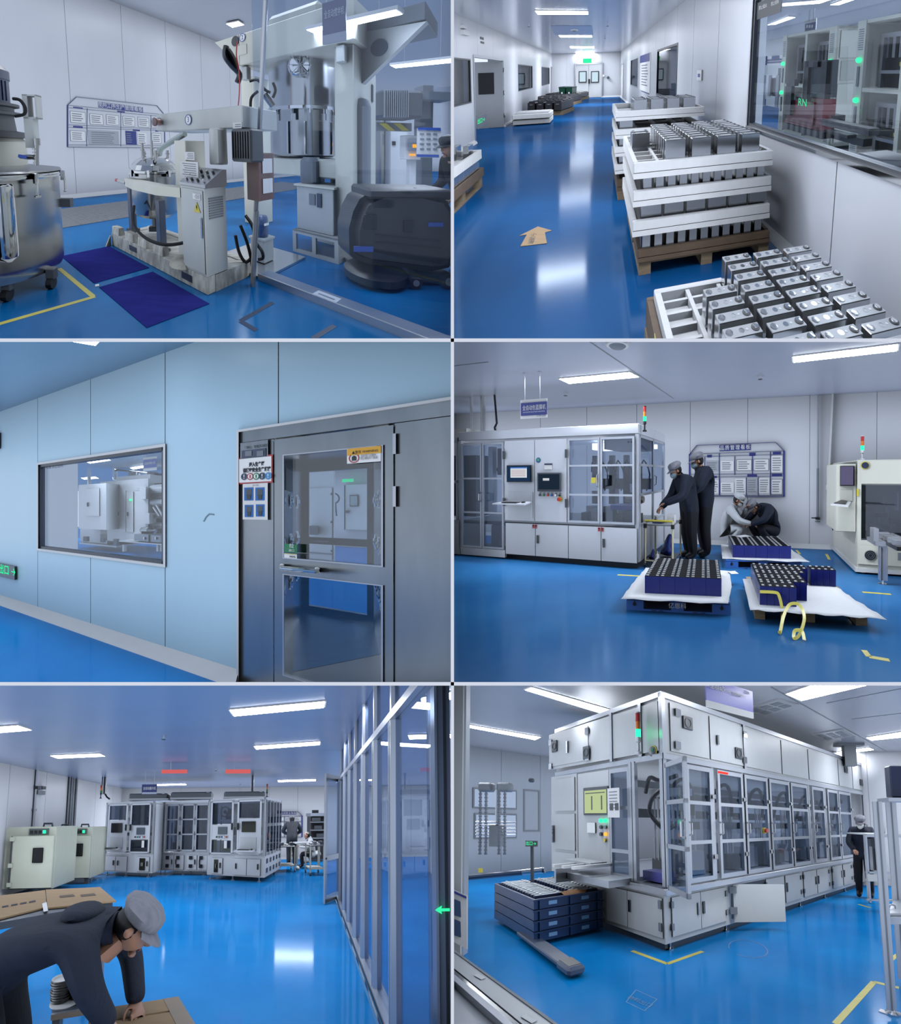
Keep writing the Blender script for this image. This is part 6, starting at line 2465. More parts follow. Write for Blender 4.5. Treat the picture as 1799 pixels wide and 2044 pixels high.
gdoor(-3.43,-2.97,.17,2.08,(.80,1.42))
d_ = gdoor(-2.96,-2.50,.17,2.08,(.80,1.42))
part(d_,'door_handle',MB(M).tube([(-2.99,-.01,1.02),(-2.99,-.05,1.04),(-2.99,-.05,1.16),(-2.99,-.01,1.18)],.012,8),CHROME)
d_ = gdoor(-1.235,-.655,.70,2.10,(1.15,1.63))
part(d_,'door_handle',MB(M).tube([(-.69,-.01,1.30),(-.69,-.05,1.32),(-.69,-.05,1.48),(-.69,-.01,1.50)],.012,8),CHROME)
part(d_,'caution_label',MB(M).box(-.80,-.70,-.02,-.012,1.36,1.45),YEL,0)
gdoor(-.645,-.065,.70,2.10,(1.15,1.63))
for xx in (-2.485,-1.255):
    for z in (1.78,.95):
        part(t,'hinge',MB(M).box(xx - .02,xx + .02,-.025,-.01,z,z + .14),DGREY,0)
# panels with screens
pm = part(t,'monitor_panel',MB(M).box(-2.47,-1.87,-.008,.03,.70,2.10),MWHITE,0)
mo = part(pm,'monitor',MB(M).box(-2.42,-1.915,-.03,-.008,1.37,1.67,.006),BLACKG,0)
SCRB = lamp_mat('screen_blue',(40,70,110),.5)
sc_ = part(mo,'screen',MB(M).box(-2.40,-1.935,-.033,-.03,1.39,1.655),SCRB,0)
part(sc_,'screen_window',MB(M).box(-2.33,-2.0,-.036,-.033,1.45,1.63),lamp_mat('screen_white',(226,232,240),.8),0)
part(sc_,'window_title',MB(M).box(-2.33,-2.0,-.038,-.036,1.61,1.63),lamp_mat('screen_title',(90,140,220),.8),0)
for i in range(5):
    part(sc_,'table_row',MB(M).box(-2.31,-2.03,-.038,-.036,1.48 + i * .024,1.486 + i * .024),mat('screen_red_line',(200,120,120),rough=.5),0)
part(pm,'keyboard_recess',MB(M).box(-2.40,-1.90,-.012,-.008,.74,1.20),mat('recess_white',(196,202,212),rough=.4),0)
sh = part(pm,'keyboard_shelf',MB(M).prism([(-2.52,-.25,.995),(-1.88,-.25,.995),(-1.90,-.01,1.02),(-2.45,-.01,1.02)],(0,0,0),(0,0,.02)),MWHITE,0)
part(sh,'keyboard',MB(M).box(-2.36,-2.06,-.22,-.1,1.025,1.04),BLACK,0)
part(sh,'mouse',MB(M).sphere((-1.98,-.15,1.035),.035,10,6,(1,1,.5)),BLACK)
ph = part(t,'control_panel',MB(M).box(-1.86,-1.25,-.008,.03,.70,2.10),MWHITE,0)
hm = part(ph,'touch_screen',MB(M).box(-1.80,-1.345,-.035,-.008,1.215,1.535,.008),DGREY,0)
s2 = part(hm,'screen',MB(M).box(-1.77,-1.375,-.038,-.035,1.25,1.51),lamp_mat('hmi_blue',(44,62,84),.45),0)
part(s2,'screen_box',MB(M).box(-1.68,-1.56,-.041,-.038,1.40,1.44),lamp_mat('hmi_white',(220,226,232),.8),0)
for i, m_ in enumerate((DGREY,GREEN,RED,BLUEV,WHITE,BLACK)):
    part(ph,'push_button',MB(M).cyl((-1.755 + i * .076,-.008,1.152),(-1.755 + i * .076,-.03,1.152),.019,n=12),m_)
    part(ph,'button_label',MB(M).box(-1.775 + i * .076,-1.735 + i * .076,-.011,-.008,1.182,1.190),INK,0)
es = part(ph,'emergency_stop',MB(M).cyl((-1.375,-.008,1.085),(-1.375,-.02,1.085),.045,n=18),YEL)
part(es,'stop_knob',MB(M).cyl((-1.375,-.02,1.085),(-1.375,-.055,1.085),.03,n=16),RED)
part(ph,'round_logo',MB(M).cyl((-1.79,-.008,1.75),(-1.79,-.012,1.75),.045,n=20),mat('logo_teal',(36,90,150),rough=.4))
part(ph,'logo_disc',MB(M).cyl((-1.79,-.012,1.755),(-1.79,-.014,1.755),.026,n=16),mat('logo_green',(70,160,120),rough=.4))
part(ph,'info_label',MB(M).box(-1.67,-1.52,-.012,-.008,1.59,1.69),PAPER,0)
part(ph,'info_label_band',MB(M).box(-1.67,-1.52,-.014,-.012,1.665,1.69),NAVY,0)
# open side at the right
sd = MB(M)
for yy in (.055,.78,1.5):
    sd.box(-.03,0,yy,yy + .05,.70,ZL)
for z in (.66,1.15,1.63,2.09):
    sd.box(-.03,0,.055,1.55,z,z + .04)
sd = part(t,'side_frame',sd,MALU,0)
for y0, y1 in ((.105,.78),(.83,1.5)):
    for z0, z1 in ((1.19,1.63),(1.67,2.09)):
        part(sd,'pane',MB(M).box(-.016,-.012,y0,y1,z0,z1),PVC,0)
part(sd,'door_handle',MB(M).tube([(0,.84,1.3),(.04,.84,1.32),(.04,.84,1.46),(0,.84,1.48)],.012,8),CHROME)
part(sd,'lower_panel',MB(M).box(-.03,-.01,.055,1.55,.1,.66),MWHITE,0)
# inside
ins = part(t,'gantry',MB(M).box(-1.2,-.1,.9,1.0,1.22,1.42),DGREY,0)
part(ins,'top_light',MB(M).box(-1.2,-.75,.8,1.2,1.97,2.09),lamp_mat('machine_lamp',(244,247,255),5),0)
part(ins,'side_light',MB(M).box(-.6,-.1,1.3,1.4,2.0,2.08),lamp_mat('machine_lamp',(244,247,255),5),0)
part(ins,'vacuum_box',MB(M).box(-.72,-.1,.3,1.1,1.93,2.12),mat('box_grey',(170,176,186),rough=.4),0)
for i in range(4):
    part(ins,'box_hole',MB(M).cyl((-.28 + i * .055,.29,2.04),(-.28 + i * .055,.30,2.04),.016,n=8),BLACK)
for xx in (-1.12,-.78,-.5,-.32):
    part(ins,'actuator',MB(M).box(xx - .06,xx + .06,.75,.95,.95,1.70),BLACK,0)
    part(ins,'actuator_motor',MB(M).box(xx - .04,xx + .05,.72,.8,1.5,1.85),DGREY,0)
    part(ins,'gripper',MB(M).box(xx - .1,xx + .1,.6,.75,.82,.92),MGREY,0)
for i in range(7):
    xx = -1.16 + i * .16
    mb = MB(M)
    mb.tube([(xx,.7,1.55),(xx + .08,.6,1.75),(xx + .16,.7,1.5),(xx + .1,.7,1.2)],.014,6,smooth=3)
    part(ins,'hose',mb,RUBBER)
    part(ins,'module',MB(M).box(xx - .05,xx + .07,.4 + .05 * (i % 3),.6,ZB,ZB + .16 + .06 * (i % 2)),MGREY if i % 2 else BLACK,0)
part(ins,'blue_film_tray',MB(M).box(-.58,-.18,.22,.5,.90,.99,.01),mat('film_blue',(36,60,160),rough=.3),0)
part(ins,'film_roll',MB(M).cyl((-.42,.55,1.06),(-.1,.55,1.06),.06,n=16),mat('film_brown',(110,100,84),rough=.3))
part(ins,'white_block',MB(M).box(-1.14,-.9,.6,.64,1.2,1.4),WHITE,0)
part(ins,'sensor_box',MB(M).box(-.22,-.08,.2,.26,1.2,1.34),WHITEP,0)
part(ins,'sensor_lens',MB(M).cyl((-.15,.2,1.27),(-.15,.18,1.27),.03,n=12),DGREY)
li = part(t,'unwinder',MB(M).box(-2.9,-2.6,.3,.8,1.5,2.0),NAVY,0)
part(li,'roll',MB(M).cyl((-2.85,.5,.95),(-2.7,.5,1.35),.12,n=16),WHITEP)
part(li,'inner_post',MB(M).box(-3.2,-3.1,.4,.5,.66,2.05),MALU,0)
part(li,'inner_box',MB(M).box(-3.0,-2.55,.25,.7,.17,.55),MWHITE,0)
part(li,'pipe',MB(M).cyl((-3.4,.9,1.62),(-2.5,.9,1.62),.07,n=12),STEEL)
part(li,'sensor_box',MB(M).box(-2.72,-2.58,.2,.3,1.2,1.35),WHITEP,0)
# left neighbour unit and roof ducts
ln = part(t,'left_unit_frame',MB(M).box(-4.3,-4.24,.0,.06,.6,2.1).box(-3.56,-3.52,0,.06,.6,2.2).box(-4.3,-3.52,0,.06,2.1,2.16).box(-4.3,-3.52,0,.06,1.35,1.4),MALU,0)
part(ln,'left_unit_roof',MB(M).box(-4.3,-3.52,.2,1.2,2.16,2.4),WHITE,0)
part(ln,'left_unit_body',MB(M).box(-4.2,-3.6,.5,.9,.66,1.9),DGREY,0)
for xx, r_ in ((-3.32,.045),(-3.6,.025)):
    part(t,'roof_duct',MB(M).cyl((xx,.4,ZT),(xx,.4,CZ4),r_,n=12),STEEL)
part(t,'roof_cable',MB(M).tube([(-3.02,.4,ZT),(-3.05,.4,ZT + .12),(-3.0,.4,ZT + .2),(-3.05,.4,CZ4)],.018,8),RUBBER)


def signal_tower(room,mbf,p,lit,label,s=1.0,top=None):
    p = Vector(p)
    t = thing(room,'signal_tower',p,label,'signal tower')
    part(t,'tower_foot',MB().lathe(p,[(.03 * s,0),(.03 * s,.02 * s),(.012 * s,.03 * s),(.012 * s,.10 * s),(.024 * s,.11 * s),(.024 * s,.15 * s)],12),top or BLACK)
    for i, (m_,z) in enumerate((((GREENL if lit == 'g' else GREEN),.15),(ORANGE,.22),(RED,.29))):
        part(t,'lamp_segment',MB().cyl(p + Vector((0,0,z * s)),p + Vector((0,0,(z + .068) * s)),.023 * s,n=16),m_)
    part(t,'tower_cap',MB().cyl(p + Vector((0,0,.36 * s)),p + Vector((0,0,.37 * s)),.024 * s,n=16),top or BLACK)
    return t


signal_tower(R4,None,f4.p(.06,.12,2.18),'g','signal tower glowing green on the wrapping machine corner',1.1)

# --- hanging sign
sy = f4.y(1066,815,-.6)
t = thing(R4,'hanging_sign',f4.p(sy[0],-.6,sy[1]),'white and blue hanging sign above the wrapping machine','sign')
a, b = f4.y(1039,799,-.6), f4.y(1092,833,-.6)
part(t,'sign_plate',MB(M).box(a[0],b[0],-.6,-.59,b[1],a[1]),WHITE,0)
c_, d_ = f4.y(1040,805,-.61), f4.y(1092,827,-.61)
part(t,'sign_band',MB(M).box(c_[0],d_[0],-.612,-.6,d_[1],c_[1]),mat('sign_indigo',(66,76,150),rough=.4),0)
PS = Plane(R4,f4.p(0,-.612),f4.p(1,-.612))
ptext(t,PS,1066,814,10,'全自动包蓝膜机',WHITE,d=.004,width=46)
ptext(t,PS,1066,822,3,'AUTOMATIC BLUE FILM WRAPPING',WHITE,d=.004,width=44)
ptext(t,PS,1080,829.5,5,'GONA 国纳',BLUEP,d=.004,width=18)
for px in (1048,1078):
    c_ = f4.y(px,800,-.595)
    part(t,'hanger_rod',MB(M).cyl((c_[0],-.595,c_[1]),(c_[0],-.595,CZ4),.005,n=6),ALU)
    part(t,'rod_plate',MB(M).lathe((c_[0],-.595,CZ4 - .012),[(.03,0),(.03,.012)],12),ALU)

# --- ceiling fittings and wall conduits
sprinkler(R4,1518,750,CZ4,'small sprinkler on the ceiling right of the wrapping machine')
sprinkler(R4,1129,784,CZ4,'small sprinkler on the ceiling beside the hanging sign')
p = R4.fl(1233,686,CZ4)
t = thing(R4,'smoke_detector',p,'round white smoke detector at the top of the wrapping hall','smoke detector')
part(t,'detector_base',MB().lathe(p,[(.14,0),(.13,-.03)],24),WHITEP)
part(t,'detector_cap',MB().lathe(p,[(.1,-.03),(.08,-.05),(.01,-.055)],20),MGREY)
for i, pts in enumerate((((1178,683),(1345,796)),((907,731),(975,723)))):
    a, b = R4.fl(*pts[0],CZ4 - .004), R4.fl(*pts[1],CZ4 - .004)
    mb = MB()
    mb.strip([a,b],.02,th=.003)
    o_ = struct(R4,'trim_ceiling_%d' % (i + 1),mb,MGREY)
pl4 = W4
t = thing(R4,'air_pipe',W4.p(W4.hit(1632,1040)[0],-.05,1.0),'thin steel air pipe with a valve on the back wall','pipe')
xx = W4.hit(1632,900)[0]
part(t,'pipe_tube',MB(W4.M).cyl((xx,-.04,W4.hit(1632,1038)[1]),(xx,-.04,CZ4),.018,n=10),ALU)
part(t,'pipe_lower',MB(W4.M).cyl((xx,-.04,W4.hit(1632,1036)[1]),(xx,-.04,W4.hit(1632,935)[1]),.021,n=10),MGREY)
zz = W4.hit(1632,1034)[1]
vv = part(t,'valve',MB(W4.M).cyl((xx - .04,-.05,zz),(xx + .04,-.05,zz),.028,n=10),DGREY)
part(vv,'valve_lever',MB(W4.M).box(xx - .12,xx + .02,-.09,-.075,zz,zz + .02),BLACK,0)
part(t,'flange',MB(W4.M).lathe((xx,-.04,zz - .07),[(.05,0),(.05,.012)],14),MGREY)
t = thing(R4,'power_conduit',W4.p(W4.hit(1653,970)[0],-.05,1.2),'white power conduit with yellow band and socket on the back wall','conduit')
a, b = W4.hit(1661,785), W4.hit(1653,970)
part(t,'conduit_tube',MB(W4.M).cyl((b[0],-.04,b[1]),(a[0],-.04,CZ4),.024,n=12),WHITEP)
c_ = W4.hit(1655,935)
part(t,'yellow_band',MB(W4.M).cyl((c_[0],-.04,c_[1] - .06),(c_[0] + .005,-.04,c_[1] + .08),.027,n=12),YEL)
part(t,'socket_box',MB(W4.M).box(b[0] - .05,b[0] + .06,-.1,-.005,b[1] - .08,b[1] + .03,.008),WHITEP,0)
pts = [W4.hit(*p) for p in ((1653,980),(1657,1010),(1659,1050),(1664,1057),(1669,1048))]
part(t,'cable',MB(W4.M).tube([(x,-.08,z) for x,z in pts],.013,8,smooth=4),RUBBER)

# --- quality notice board
tp = []
for i, ch in enumerate('品质管理看板'):
    x = 1436.5 + i * 10.4
    y = 889 - i * .45
    tp.append((ch,(x,y,x + 10,y + 11.5)))
notice_board(R4,W4,[(1377,991),(1377,906.5),(1391,889),(1548,883),(1565,900),(1565,991)],None,None,'blue outlined quality notice board on the back wall',tp,
             [(1377,906.5,1565,900),(1379,912,1563,907),(1379,947,1563,945),(1379,953,1563,950),(1379,988.5,1563,988.5),(1407,913,1407,948),(1436,905,1436,989),(1467,911,1467,948),(1502,909,1502,947),(1538,902,1538,989),(1437,955,1437,989),(1490,953,1490,989),(1514,952,1514,989)],
             [((1408,920,1435,941),'grey'),((1439,920,1465,940),'plain'),((1471,918,1500,939),'framed'),((1505,917,1534,939),'framed'),((1540,910,1562,943),'plain'),
              ((1418,958,1435,985),'plain'),((1439,963,1465,984),'plain'),((1468,955,1489,986),'plain'),((1491,954,1512,986),'grey'),((1515,954,1536,985),'plain'),((1540,957,1561,986),'framed')],
             [(1412,908,1421,913),(1496,904,1508,910),(1543,902,1559,907),(1419,950,1431,954),(1492,947,1511,952),(1541,946,1561,951)])

# --- tube cart with blue bags
BEIGE = mat('beige_tube',(222,214,180),rough=.4)
x0, y0 = f4.z(1281,1128)
x0, y0, x1, y1 = .05, .18, .50, .75
zt = .69
t = thing(R4,'tube_cart',f4.p(.25,.4),'beige tube cart at the end of the wrapping machine','cart')
for x, y in ((x0,y0),(x1,y0),(x0,y1),(x1,y1)):
    lg = part(t,'leg',MB(M).cyl((x,y,.06),(x,y,zt + .06),.016,n=10),BEIGE)
    w_ = part(t,'caster',MB(M).cyl((x - .012,y,.035),(x + .012,y,.035),.035,n=12),DGREY)
    part(t,'joint_clamp',MB(M).box(x - .025,x + .025,y - .025,y + .025,zt - .06,zt + .01,.004),BLACK,0)
part(t,'yellow_rail',MB(M).cyl((x0,y0,zt + .06),(x1,y0,zt + .06),.018,n=10),YEL)
part(t,'cart_top',MB(M).box(x0,x1,y0,y1,zt - .02,zt),mat('cart_grey',(150,156,164),rough=.4),0)
part(t,'low_rail',MB(M).cyl((x0,y0,.10),(x1,y0,.10),.014,n=8),BEIGE)
part(t,'cart_shelf',MB(M).box(x0,x1,y0,y1,.10,.115),DGREY,0)
BAG = mat('blue_bag',(24,44,120),rough=.25,var=.3,vscale=12,bump=.5,bscale=16)
bagv = skin_mesh([(0,0,.1),(0,0,.22),(.02,0,.34),(-.08,.02,.15),(.1,0,.14),(.05,.03,.45)],[(0,1),(1,2),(0,3),(0,4),(2,5)],[.11,.10,.06,.07,.08,.03],0,2)
mb = MB()
mb.mesh(bagv,f4.M @ Matrix.Translation((.34,.45,.05)))
solo(R4,'plastic_bag',mb,BAG,f4.p(.34,.45,.1),'crumpled dark blue plastic bag on the cart shelf','bag',smooth=60)
mb = MB()
mb.mesh(bagv,f4.M @ Matrix.Translation((.13,.28,.07)) @ Matrix.Scale(.45,4))
solo(R4,'plastic_bag',mb,BAG,f4.p(.13,.28,.1),'small blue plastic bag at the front of the cart shelf','bag',smooth=60)
p = f4.p(.24,.22,.115)
t = thing(R4,'squeeze_bottle',p,'small white squeeze bottle on the cart shelf','bottle')
part(t,'bottle_body',MB().lathe(p,[(.028,0),(.03,.01),(.03,.08),(.012,.1)],14),WHITE)
part(t,'bottle_nozzle',MB().lathe(p + Vector((0,0,.1)),[(.012,0),(.008,.01),(.004,.05)],10),WHITE)
p = f4.p(.42,.42,zt)
t = thing(R4,'white_box',p,'white box held by the worker on the cart top','box')
part(t,'box_body',MB(M).box(.36,.48,.36,.5,zt,zt + .14),WHITE,0)
part(t,'label',MB(M).box(.38,.46,.355,.36,zt + .04,zt + .1),PAPER,0)
t = thing(R4,'film_scrap',f4.p(.2,.4,zt),'blue film scrap lying on the cart top','film')
part(t,'film_fold',MB(M).box(.12,.3,.3,.5,zt,zt + .035,.015),mat('film_blue',(36,60,160),rough=.3))

# --- workers
person(R4,f4.p(.64,.86),math.radians(112),'worker in navy jacket bending over the cart beside the machine',dict(
    waist=(0,.04,1.08),chest=(0,.12,1.26),neck=(0,.19,1.42),head=(0,.26,1.52),shl=(-.19,.13,1.37),ell=(-.23,.22,1.10),wrl=(-.13,.46,1.0),shr=(.19,.13,1.37),elr=(.23,.24,1.08),wrr=(.1,.46,.92)),
    height=1.76,mask=MASKC,look=(0,-.45),bulk=1.32)
person(R4,f4.p(.86,1.10),math.radians(100),'taller worker in navy jacket standing behind the bending one',dict(
    chest=(0,.05,1.28),neck=(0,.08,1.45),head=(0,.12,1.58),ell=(-.22,.14,1.14),wrl=(-.12,.34,1.06),elr=(.22,.12,1.14),wrr=(.12,.34,1.04)),height=1.88,mask=MASKC,look=(0,-.35),bulk=1.28)
SQ = dict(pelvis=(0,-.12,.36),waist=(0,-.08,.50),chest=(0,.03,.70),neck=(0,.12,.85),head=(0,.20,.96),shl=(-.18,.07,.80),ell=(-.24,.24,.60),wrl=(-.14,.42,.52),shr=(.18,.07,.80),elr=(.23,.26,.58),wrr=(.10,.44,.52),
          hil=(-.10,-.08,.34),knl=(-.17,.30,.44),anl=(-.15,.02,.09),tol=(-.17,.17,.045),hir=(.10,-.08,.34),knr=(.17,.30,.44),anr=(.15,.02,.09),tor=(.17,.17,.045))
q = dict(SQ)
q.update(wrl=(-.02,.36,.80),ell=(-.2,.26,.62))
person(R4,f4.p(1.22,1.98),math.radians(-112),'worker in white overalls squatting and writing beside the cells',q,height=1.72,jacket=WHITEC,trousers=WHITEC,capm=WHITEC,mask=WHITE,look=(0,-.5),bulk=1.1)
q = dict(SQ)
q.update(chest=(0,.10,.64),neck=(0,.22,.76),head=(0,.32,.82))
person(R4,f4.p(1.98,2.15),math.radians(110),'worker in navy jacket squatting low behind the rear cells',q,height=1.75,look=(0,-.8),bulk=1.15)
p = f4.p(1.52,1.35,.352)
solo(R4,'paper_sheet',MB(frame(p,.5)).box(-.12,.12,-.08,.08,0,.004),WHITE,p,'white paper sheet on the rear block of cells','paper',smooth=0)

# --- pallets with blue cells
BCELL = mat('blue_film_cell',(34,44,132),rough=.28,var=.1,vscale=5)
BTOP = mat('cell_black_top',(20,21,27),rough=.8,spec=.05)
TERM = mat('cell_terminal',(214,218,220),rough=.3,metal=.4)
PBLUE = mat('pallet_blue',(50,110,200),rough=.4,var=.1)


def blue_cell(f,x,y,z,wx,wy,label,group):
    t = thing(R4,'battery_cell',f.p(x + wx / 2,y + wy / 2,z),label,'battery cell',group)
    part(t,'wrapped_case',f.mb().box(x + .001,x + wx - .001,y + .001,y + wy - .001,z,z + .196),BCELL,0)
    part(t,'top_sheet',f.mb().box(x + .002,x + wx - .002,y + .002,y + wy - .002,z + .196,z + .199),BTOP,0)
    for s in (.17,.83):
        if wx > wy:
            part(t,'terminal',f.mb().box(x + wx * s - .016,x + wx * s + .016,y + wy * .3,y + wy * .66,z + .199,z + .205),TERM,0)
        else:
            part(t,'terminal',f.mb().box(x + wx * .3,x + wx * .66,y + wy * s - .016,y + wy * s + .016,z + .199,z + .205),TERM,0)
    return t


def plastic_pallet(f,x0,x1,y0,y1,label,txt=None,h=.14):
    t = thing(R4,'plastic_pallet',f.p((x0 + x1) / 2,(y0 + y1) / 2),label,'pallet','blue plastic pallets')
    part(t,'deck',f.mb().box(x0,x1,y0,y1,h - .03,h,.006),PBLUE,0)
    L = x1 - x0
    for a, b in ((0,.17),(.44,.56),(.83,1)):
        part(t,'block',f.mb().box(x0 + L * a,x0 + L * b,y0,y1,.02,h - .03),PBLUE,0)
    part(t,'bottom_deck',f.mb().box(x0,x1,y0,y1,0,.02),PBLUE,0)
    for a in (.08,.92):
        part(t,'keyhole',f.mb().cyl((x0 + L * a,y0 - .002,.07),(x0 + L * a,y0 + .002,.07),.02,n=12),BLACK)
        part(t,'keyhole',f.mb().box(x0 + L * a - .006,x0 + L * a + .006,y0 - .002,y0 + .002,.07,.105),BLACK,0)
    for a in (.25,.32,.65,.72):
        part(t,'drain_slot',f.mb().box(x0 + L * a,x0 + L * a + .05,y0 - .003,y0 + .01,.006,.014),NAVY,0)
    if txt:
        mb = f.mb()
        me = text_mesh(txt,1.0)
        mb.mesh(me,Matrix(((.065,0,0,x0 + L * .5),(0,0,1,y0 - .004),(0,.065,0,.07),(0,0,0,1))))
        part(t,'lettering',mb,WHITE,0)
    return t


def foam_sheet(f,pts,z,label):
    """A limp white sheet: outline points (x, y), wavy edge."""
    mb = f.mb()
    c = Vector((sum(p[0] for p in pts) / len(pts),sum(p[1] for p in pts) / len(pts),z + .004))
    ring = []
    n = len(pts)
    for i in range(n):
        p, q_ = Vector(pts[i]), Vector(pts[(i + 1) % n])
        for k in range(8):
            v = p.lerp(q_,k / 8)
            ring.append(Vector((v.x,v.y,z + .009 + .007 * math.sin(i * 2.1 + k * 1.9))))
    inner = [c + (v - c) * .82 for v in ring]
    for v in inner:
        v.z = z + .007
    A = [mb.v(v) for v in ring]
    B = [mb.v(v) for v in inner]
    N = len(A)
    for i in range(N):
        mb.bm.faces.new((A[i],A[(i + 1) % N],B[(i + 1) % N],B[i]))
    mb.bm.faces.new(B)
    o = solo(R4,'foam_sheet',mb,mat('white_sheet',(226,230,236),rough=.6,var=.05,vscale=20),f.p(c.x,c.y,z),label,'sheet',smooth=60)
    md = o.modifiers.new('thickness','SOLIDIFY')
    md.thickness = .004
    return o


ordw = ['first','second','third','fourth','fifth','sixth','seventh','eighth','ninth','tenth','eleventh','twelfth','thirteenth']
gF = Fr(R4,f4.p(.545,-1.345),f4.p(1.383,-1.225))
plastic_pallet(gF,-.18,.93,-.12,.98,'blue plastic pallet with white characters, nearest at the middle','亿恩科')
foam_sheet(gF,[(-.22,-.20),(.90,-.20),(.98,.35),(1.0,.98),(-.16,.98),(-.2,.4)],.14,'white foam sheet under the middle block of cells')
first = None
for j in range(11):
    for i in range(5):
        lab = 'blue cell of the middle block, %s row from front, %s from left' % (ordw[j],ordw[i])
        if first is None:
            first = blue_cell(gF,0,0,.148,.169,.071,lab,'cells of the middle block')
        else:
            dup(first,gF.M.to_3x3() @ Vector((i * .169,j * .0725,0)),lab,'cells of the middle block')
gB = Fr(R4,f4.p(1.392,.555),f4.p(2.285,.70))
plastic_pallet(gB,-.12,1.02,-.12,1.0,'blue plastic pallet under the rear block of cells')
foam_sheet(gB,[(-.17,-.10),(1.12,-.18),(1.06,1.0),(-.12,1.0)],.14,'white foam sheet under the rear block of cells')
first = None
for j in range(11):
    for i in range(5):
        lab = 'blue cell of the rear block, %s row from front, %s from left' % (ordw[j],ordw[i])
        if first is None:
            first = blue_cell(gB,0,0,.148,.178,.071,lab,'cells of the rear block')
        else:
            dup(first,gB.M.to_3x3() @ Vector((i * .179,j * .074,0)),lab,'cells of the rear block')
gR = Fr(R4,f4.p(1.775,-1.325),f4.p(2.131,-1.285))
pallet(R4,gR,-.05,1.0,-.02,.98,'wooden pallet under the stepped block of cells',.13)
foam_sheet(gR,[(-.11,-.15),(.5,-.16),(1.1,-.17),(1.0,.35),(.95,.85),(-.1,.85)],.13,'white striped foam sheet under the stepped block of cells')
first = None
for j, n in enumerate((5,7,7,8,13)):
    for i in range(n):
        lab = 'blue cell of the stepped block, %s row from front, %s from left' % (ordw[j],ordw[i])
        if first is None:
            first = blue_cell(gR,0,0,.138,.071,.169,lab,'cells of the stepped block')
        else:
            dup(first,gR.M.to_3x3() @ Vector((i * .0715 + (.03 if j == 4 and i > 8 else 0),j * .176,0)),lab,'cells of the stepped block')
# yellow strap
pts = [gR.p(0,-.006,.30),gR.p(.17,-.006,.30),gR.p(.20,-.012,.26),gR.p(.24,-.03,.18)]
t = thing(R4,'strap',gR.p(.2,-.1,.1),'loose yellow packing strap hanging from the stepped block','strap')
mb = MB()
S4 = mat('yellow_strap',(226,216,96),rough=.4)
path = [gR.p(0,-.008,.28),gR.p(.15,-.008,.28),gR.p(.185,-.015,.25),gR.p(.205,-.05,.15),gR.p(.19,-.17,.10),gR.p(.14,-.32,.02),gR.p(.13,-.34,.04)]
mb.strip(catmull(path,5),.03,up=(0,-.9,.3),th=.002)
part(t,'strap_band',mb,S4,0)
path = [gR.p(.15,-.28,.01),gR.p(.20,-.18,.12),gR.p(.27,-.10,.20),gR.p(.36,-.10,.20),gR.p(.38,-.2,.12),gR.p(.30,-.36,.03),gR.p(.24,-.42,.02),gR.p(.26,-.36,.06),gR.p(.32,-.36,.06),gR.p(.32,-.44,.02)]
mb = MB()
mb.strip(catmull(path,6),.03,up=(0,-.9,.3),th=.002)
part(t,'strap_loop',mb,S4,0)
p = f4.p(1.42,-.55)
a, b = R4.fl(1454,1142), R4.fl(1475,1150)
solo(R4,'paper_sheet',MB(frame(R4.fl(1464,1143,.16),.2)).box(-.05,.05,-.06,.06,0,.004),WHITE,R4.fl(1464,1143),'small white paper behind the middle block of cells','paper',smooth=0)

# --- floor tapes
for pts, lab in ((((1725,1298),(1735,1311),(1776,1318)),'yellow tape angle on the floor at the lower right'),
                 (((1233,1147.5),(1285,1150.5)),'yellow tape strip on the floor left of the middle block'),
                 (((1722,1182),(1779,1186.5)),'yellow tape strip on the floor before the inspection machine'),
                 (((1650,1106),(1656,1117)),'short yellow tape by the inspection machine'),
                 (((1590,1098),(1597,1106)),'short yellow tape at the back wall behind the rear block')):
    q = [R4.fl(*p) for p in pts]
    mb = MB()
    for a, b in zip(q,q[1:]):
        mb.strip([a,b],.045)
    solo(R4,'floor_tape',mb,YEL,q[0],lab,'tape','yellow floor tapes of the wrapping hall',0)

# --- inspection machine at the right edge
t = thing(R4,'inspection_machine',f4.p(3.6,1.2),'cream inspection machine with screen and keyboard tray at the right edge','machine')
yR = .66
pz = lambda x, y: f4.y(x,y,yR)
c0 = pz(1712,1000)[0]
zt = pz(1725,918)[1]
zb1 = pz(1725,1078)[1]
part(t,'lower_cabinet',MB(M).box(c0,5.2,yR,2.3,.09,zb1),CREAM,0)
part(t,'top_housing',MB(M).box(c0,5.2,yR,2.3,pz(1720,968)[1],zt,.02),CREAM,0)
part(t,'left_post',MB(M).box(c0,c0 + .05,yR,2.3,zb1,zt),CREAM,0)
part(t,'base_rim',MB(M).box(c0 - .03,5.2,yR - .03,2.32,.03,.09),WHITEP,0)
part(t,'dark_pane',MB(M).box(c0 + .05,5.2,yR + .02,yR + .024,zb1,pz(1720,968)[1]),GLASSD,0)
part(t,'rear_wall',MB(M).box(c0 + .05,5.2,2.2,2.3,zb1,pz(1720,968)[1]),MGREY,0)
part(t,'floor_plate',MB(M).box(c0 + .05,5.2,yR,2.2,zb1,zb1 + .02),DGREY,0)
dd = part(t,'base_door',MB(M).box(*(lambda a,b: (a[0],b[0] + 1.2,yR - .012,yR,b[1],a[1]))(pz(1713,1088),pz(1790,1130))),CREAM,0)
c_ = pz(1737,1108)
fn = part(dd,'fan_grille',MB(M).cyl((c_[0],yR - .012,c_[1]),(c_[0],yR - .02,c_[1]),.075,n=24),BLACK)
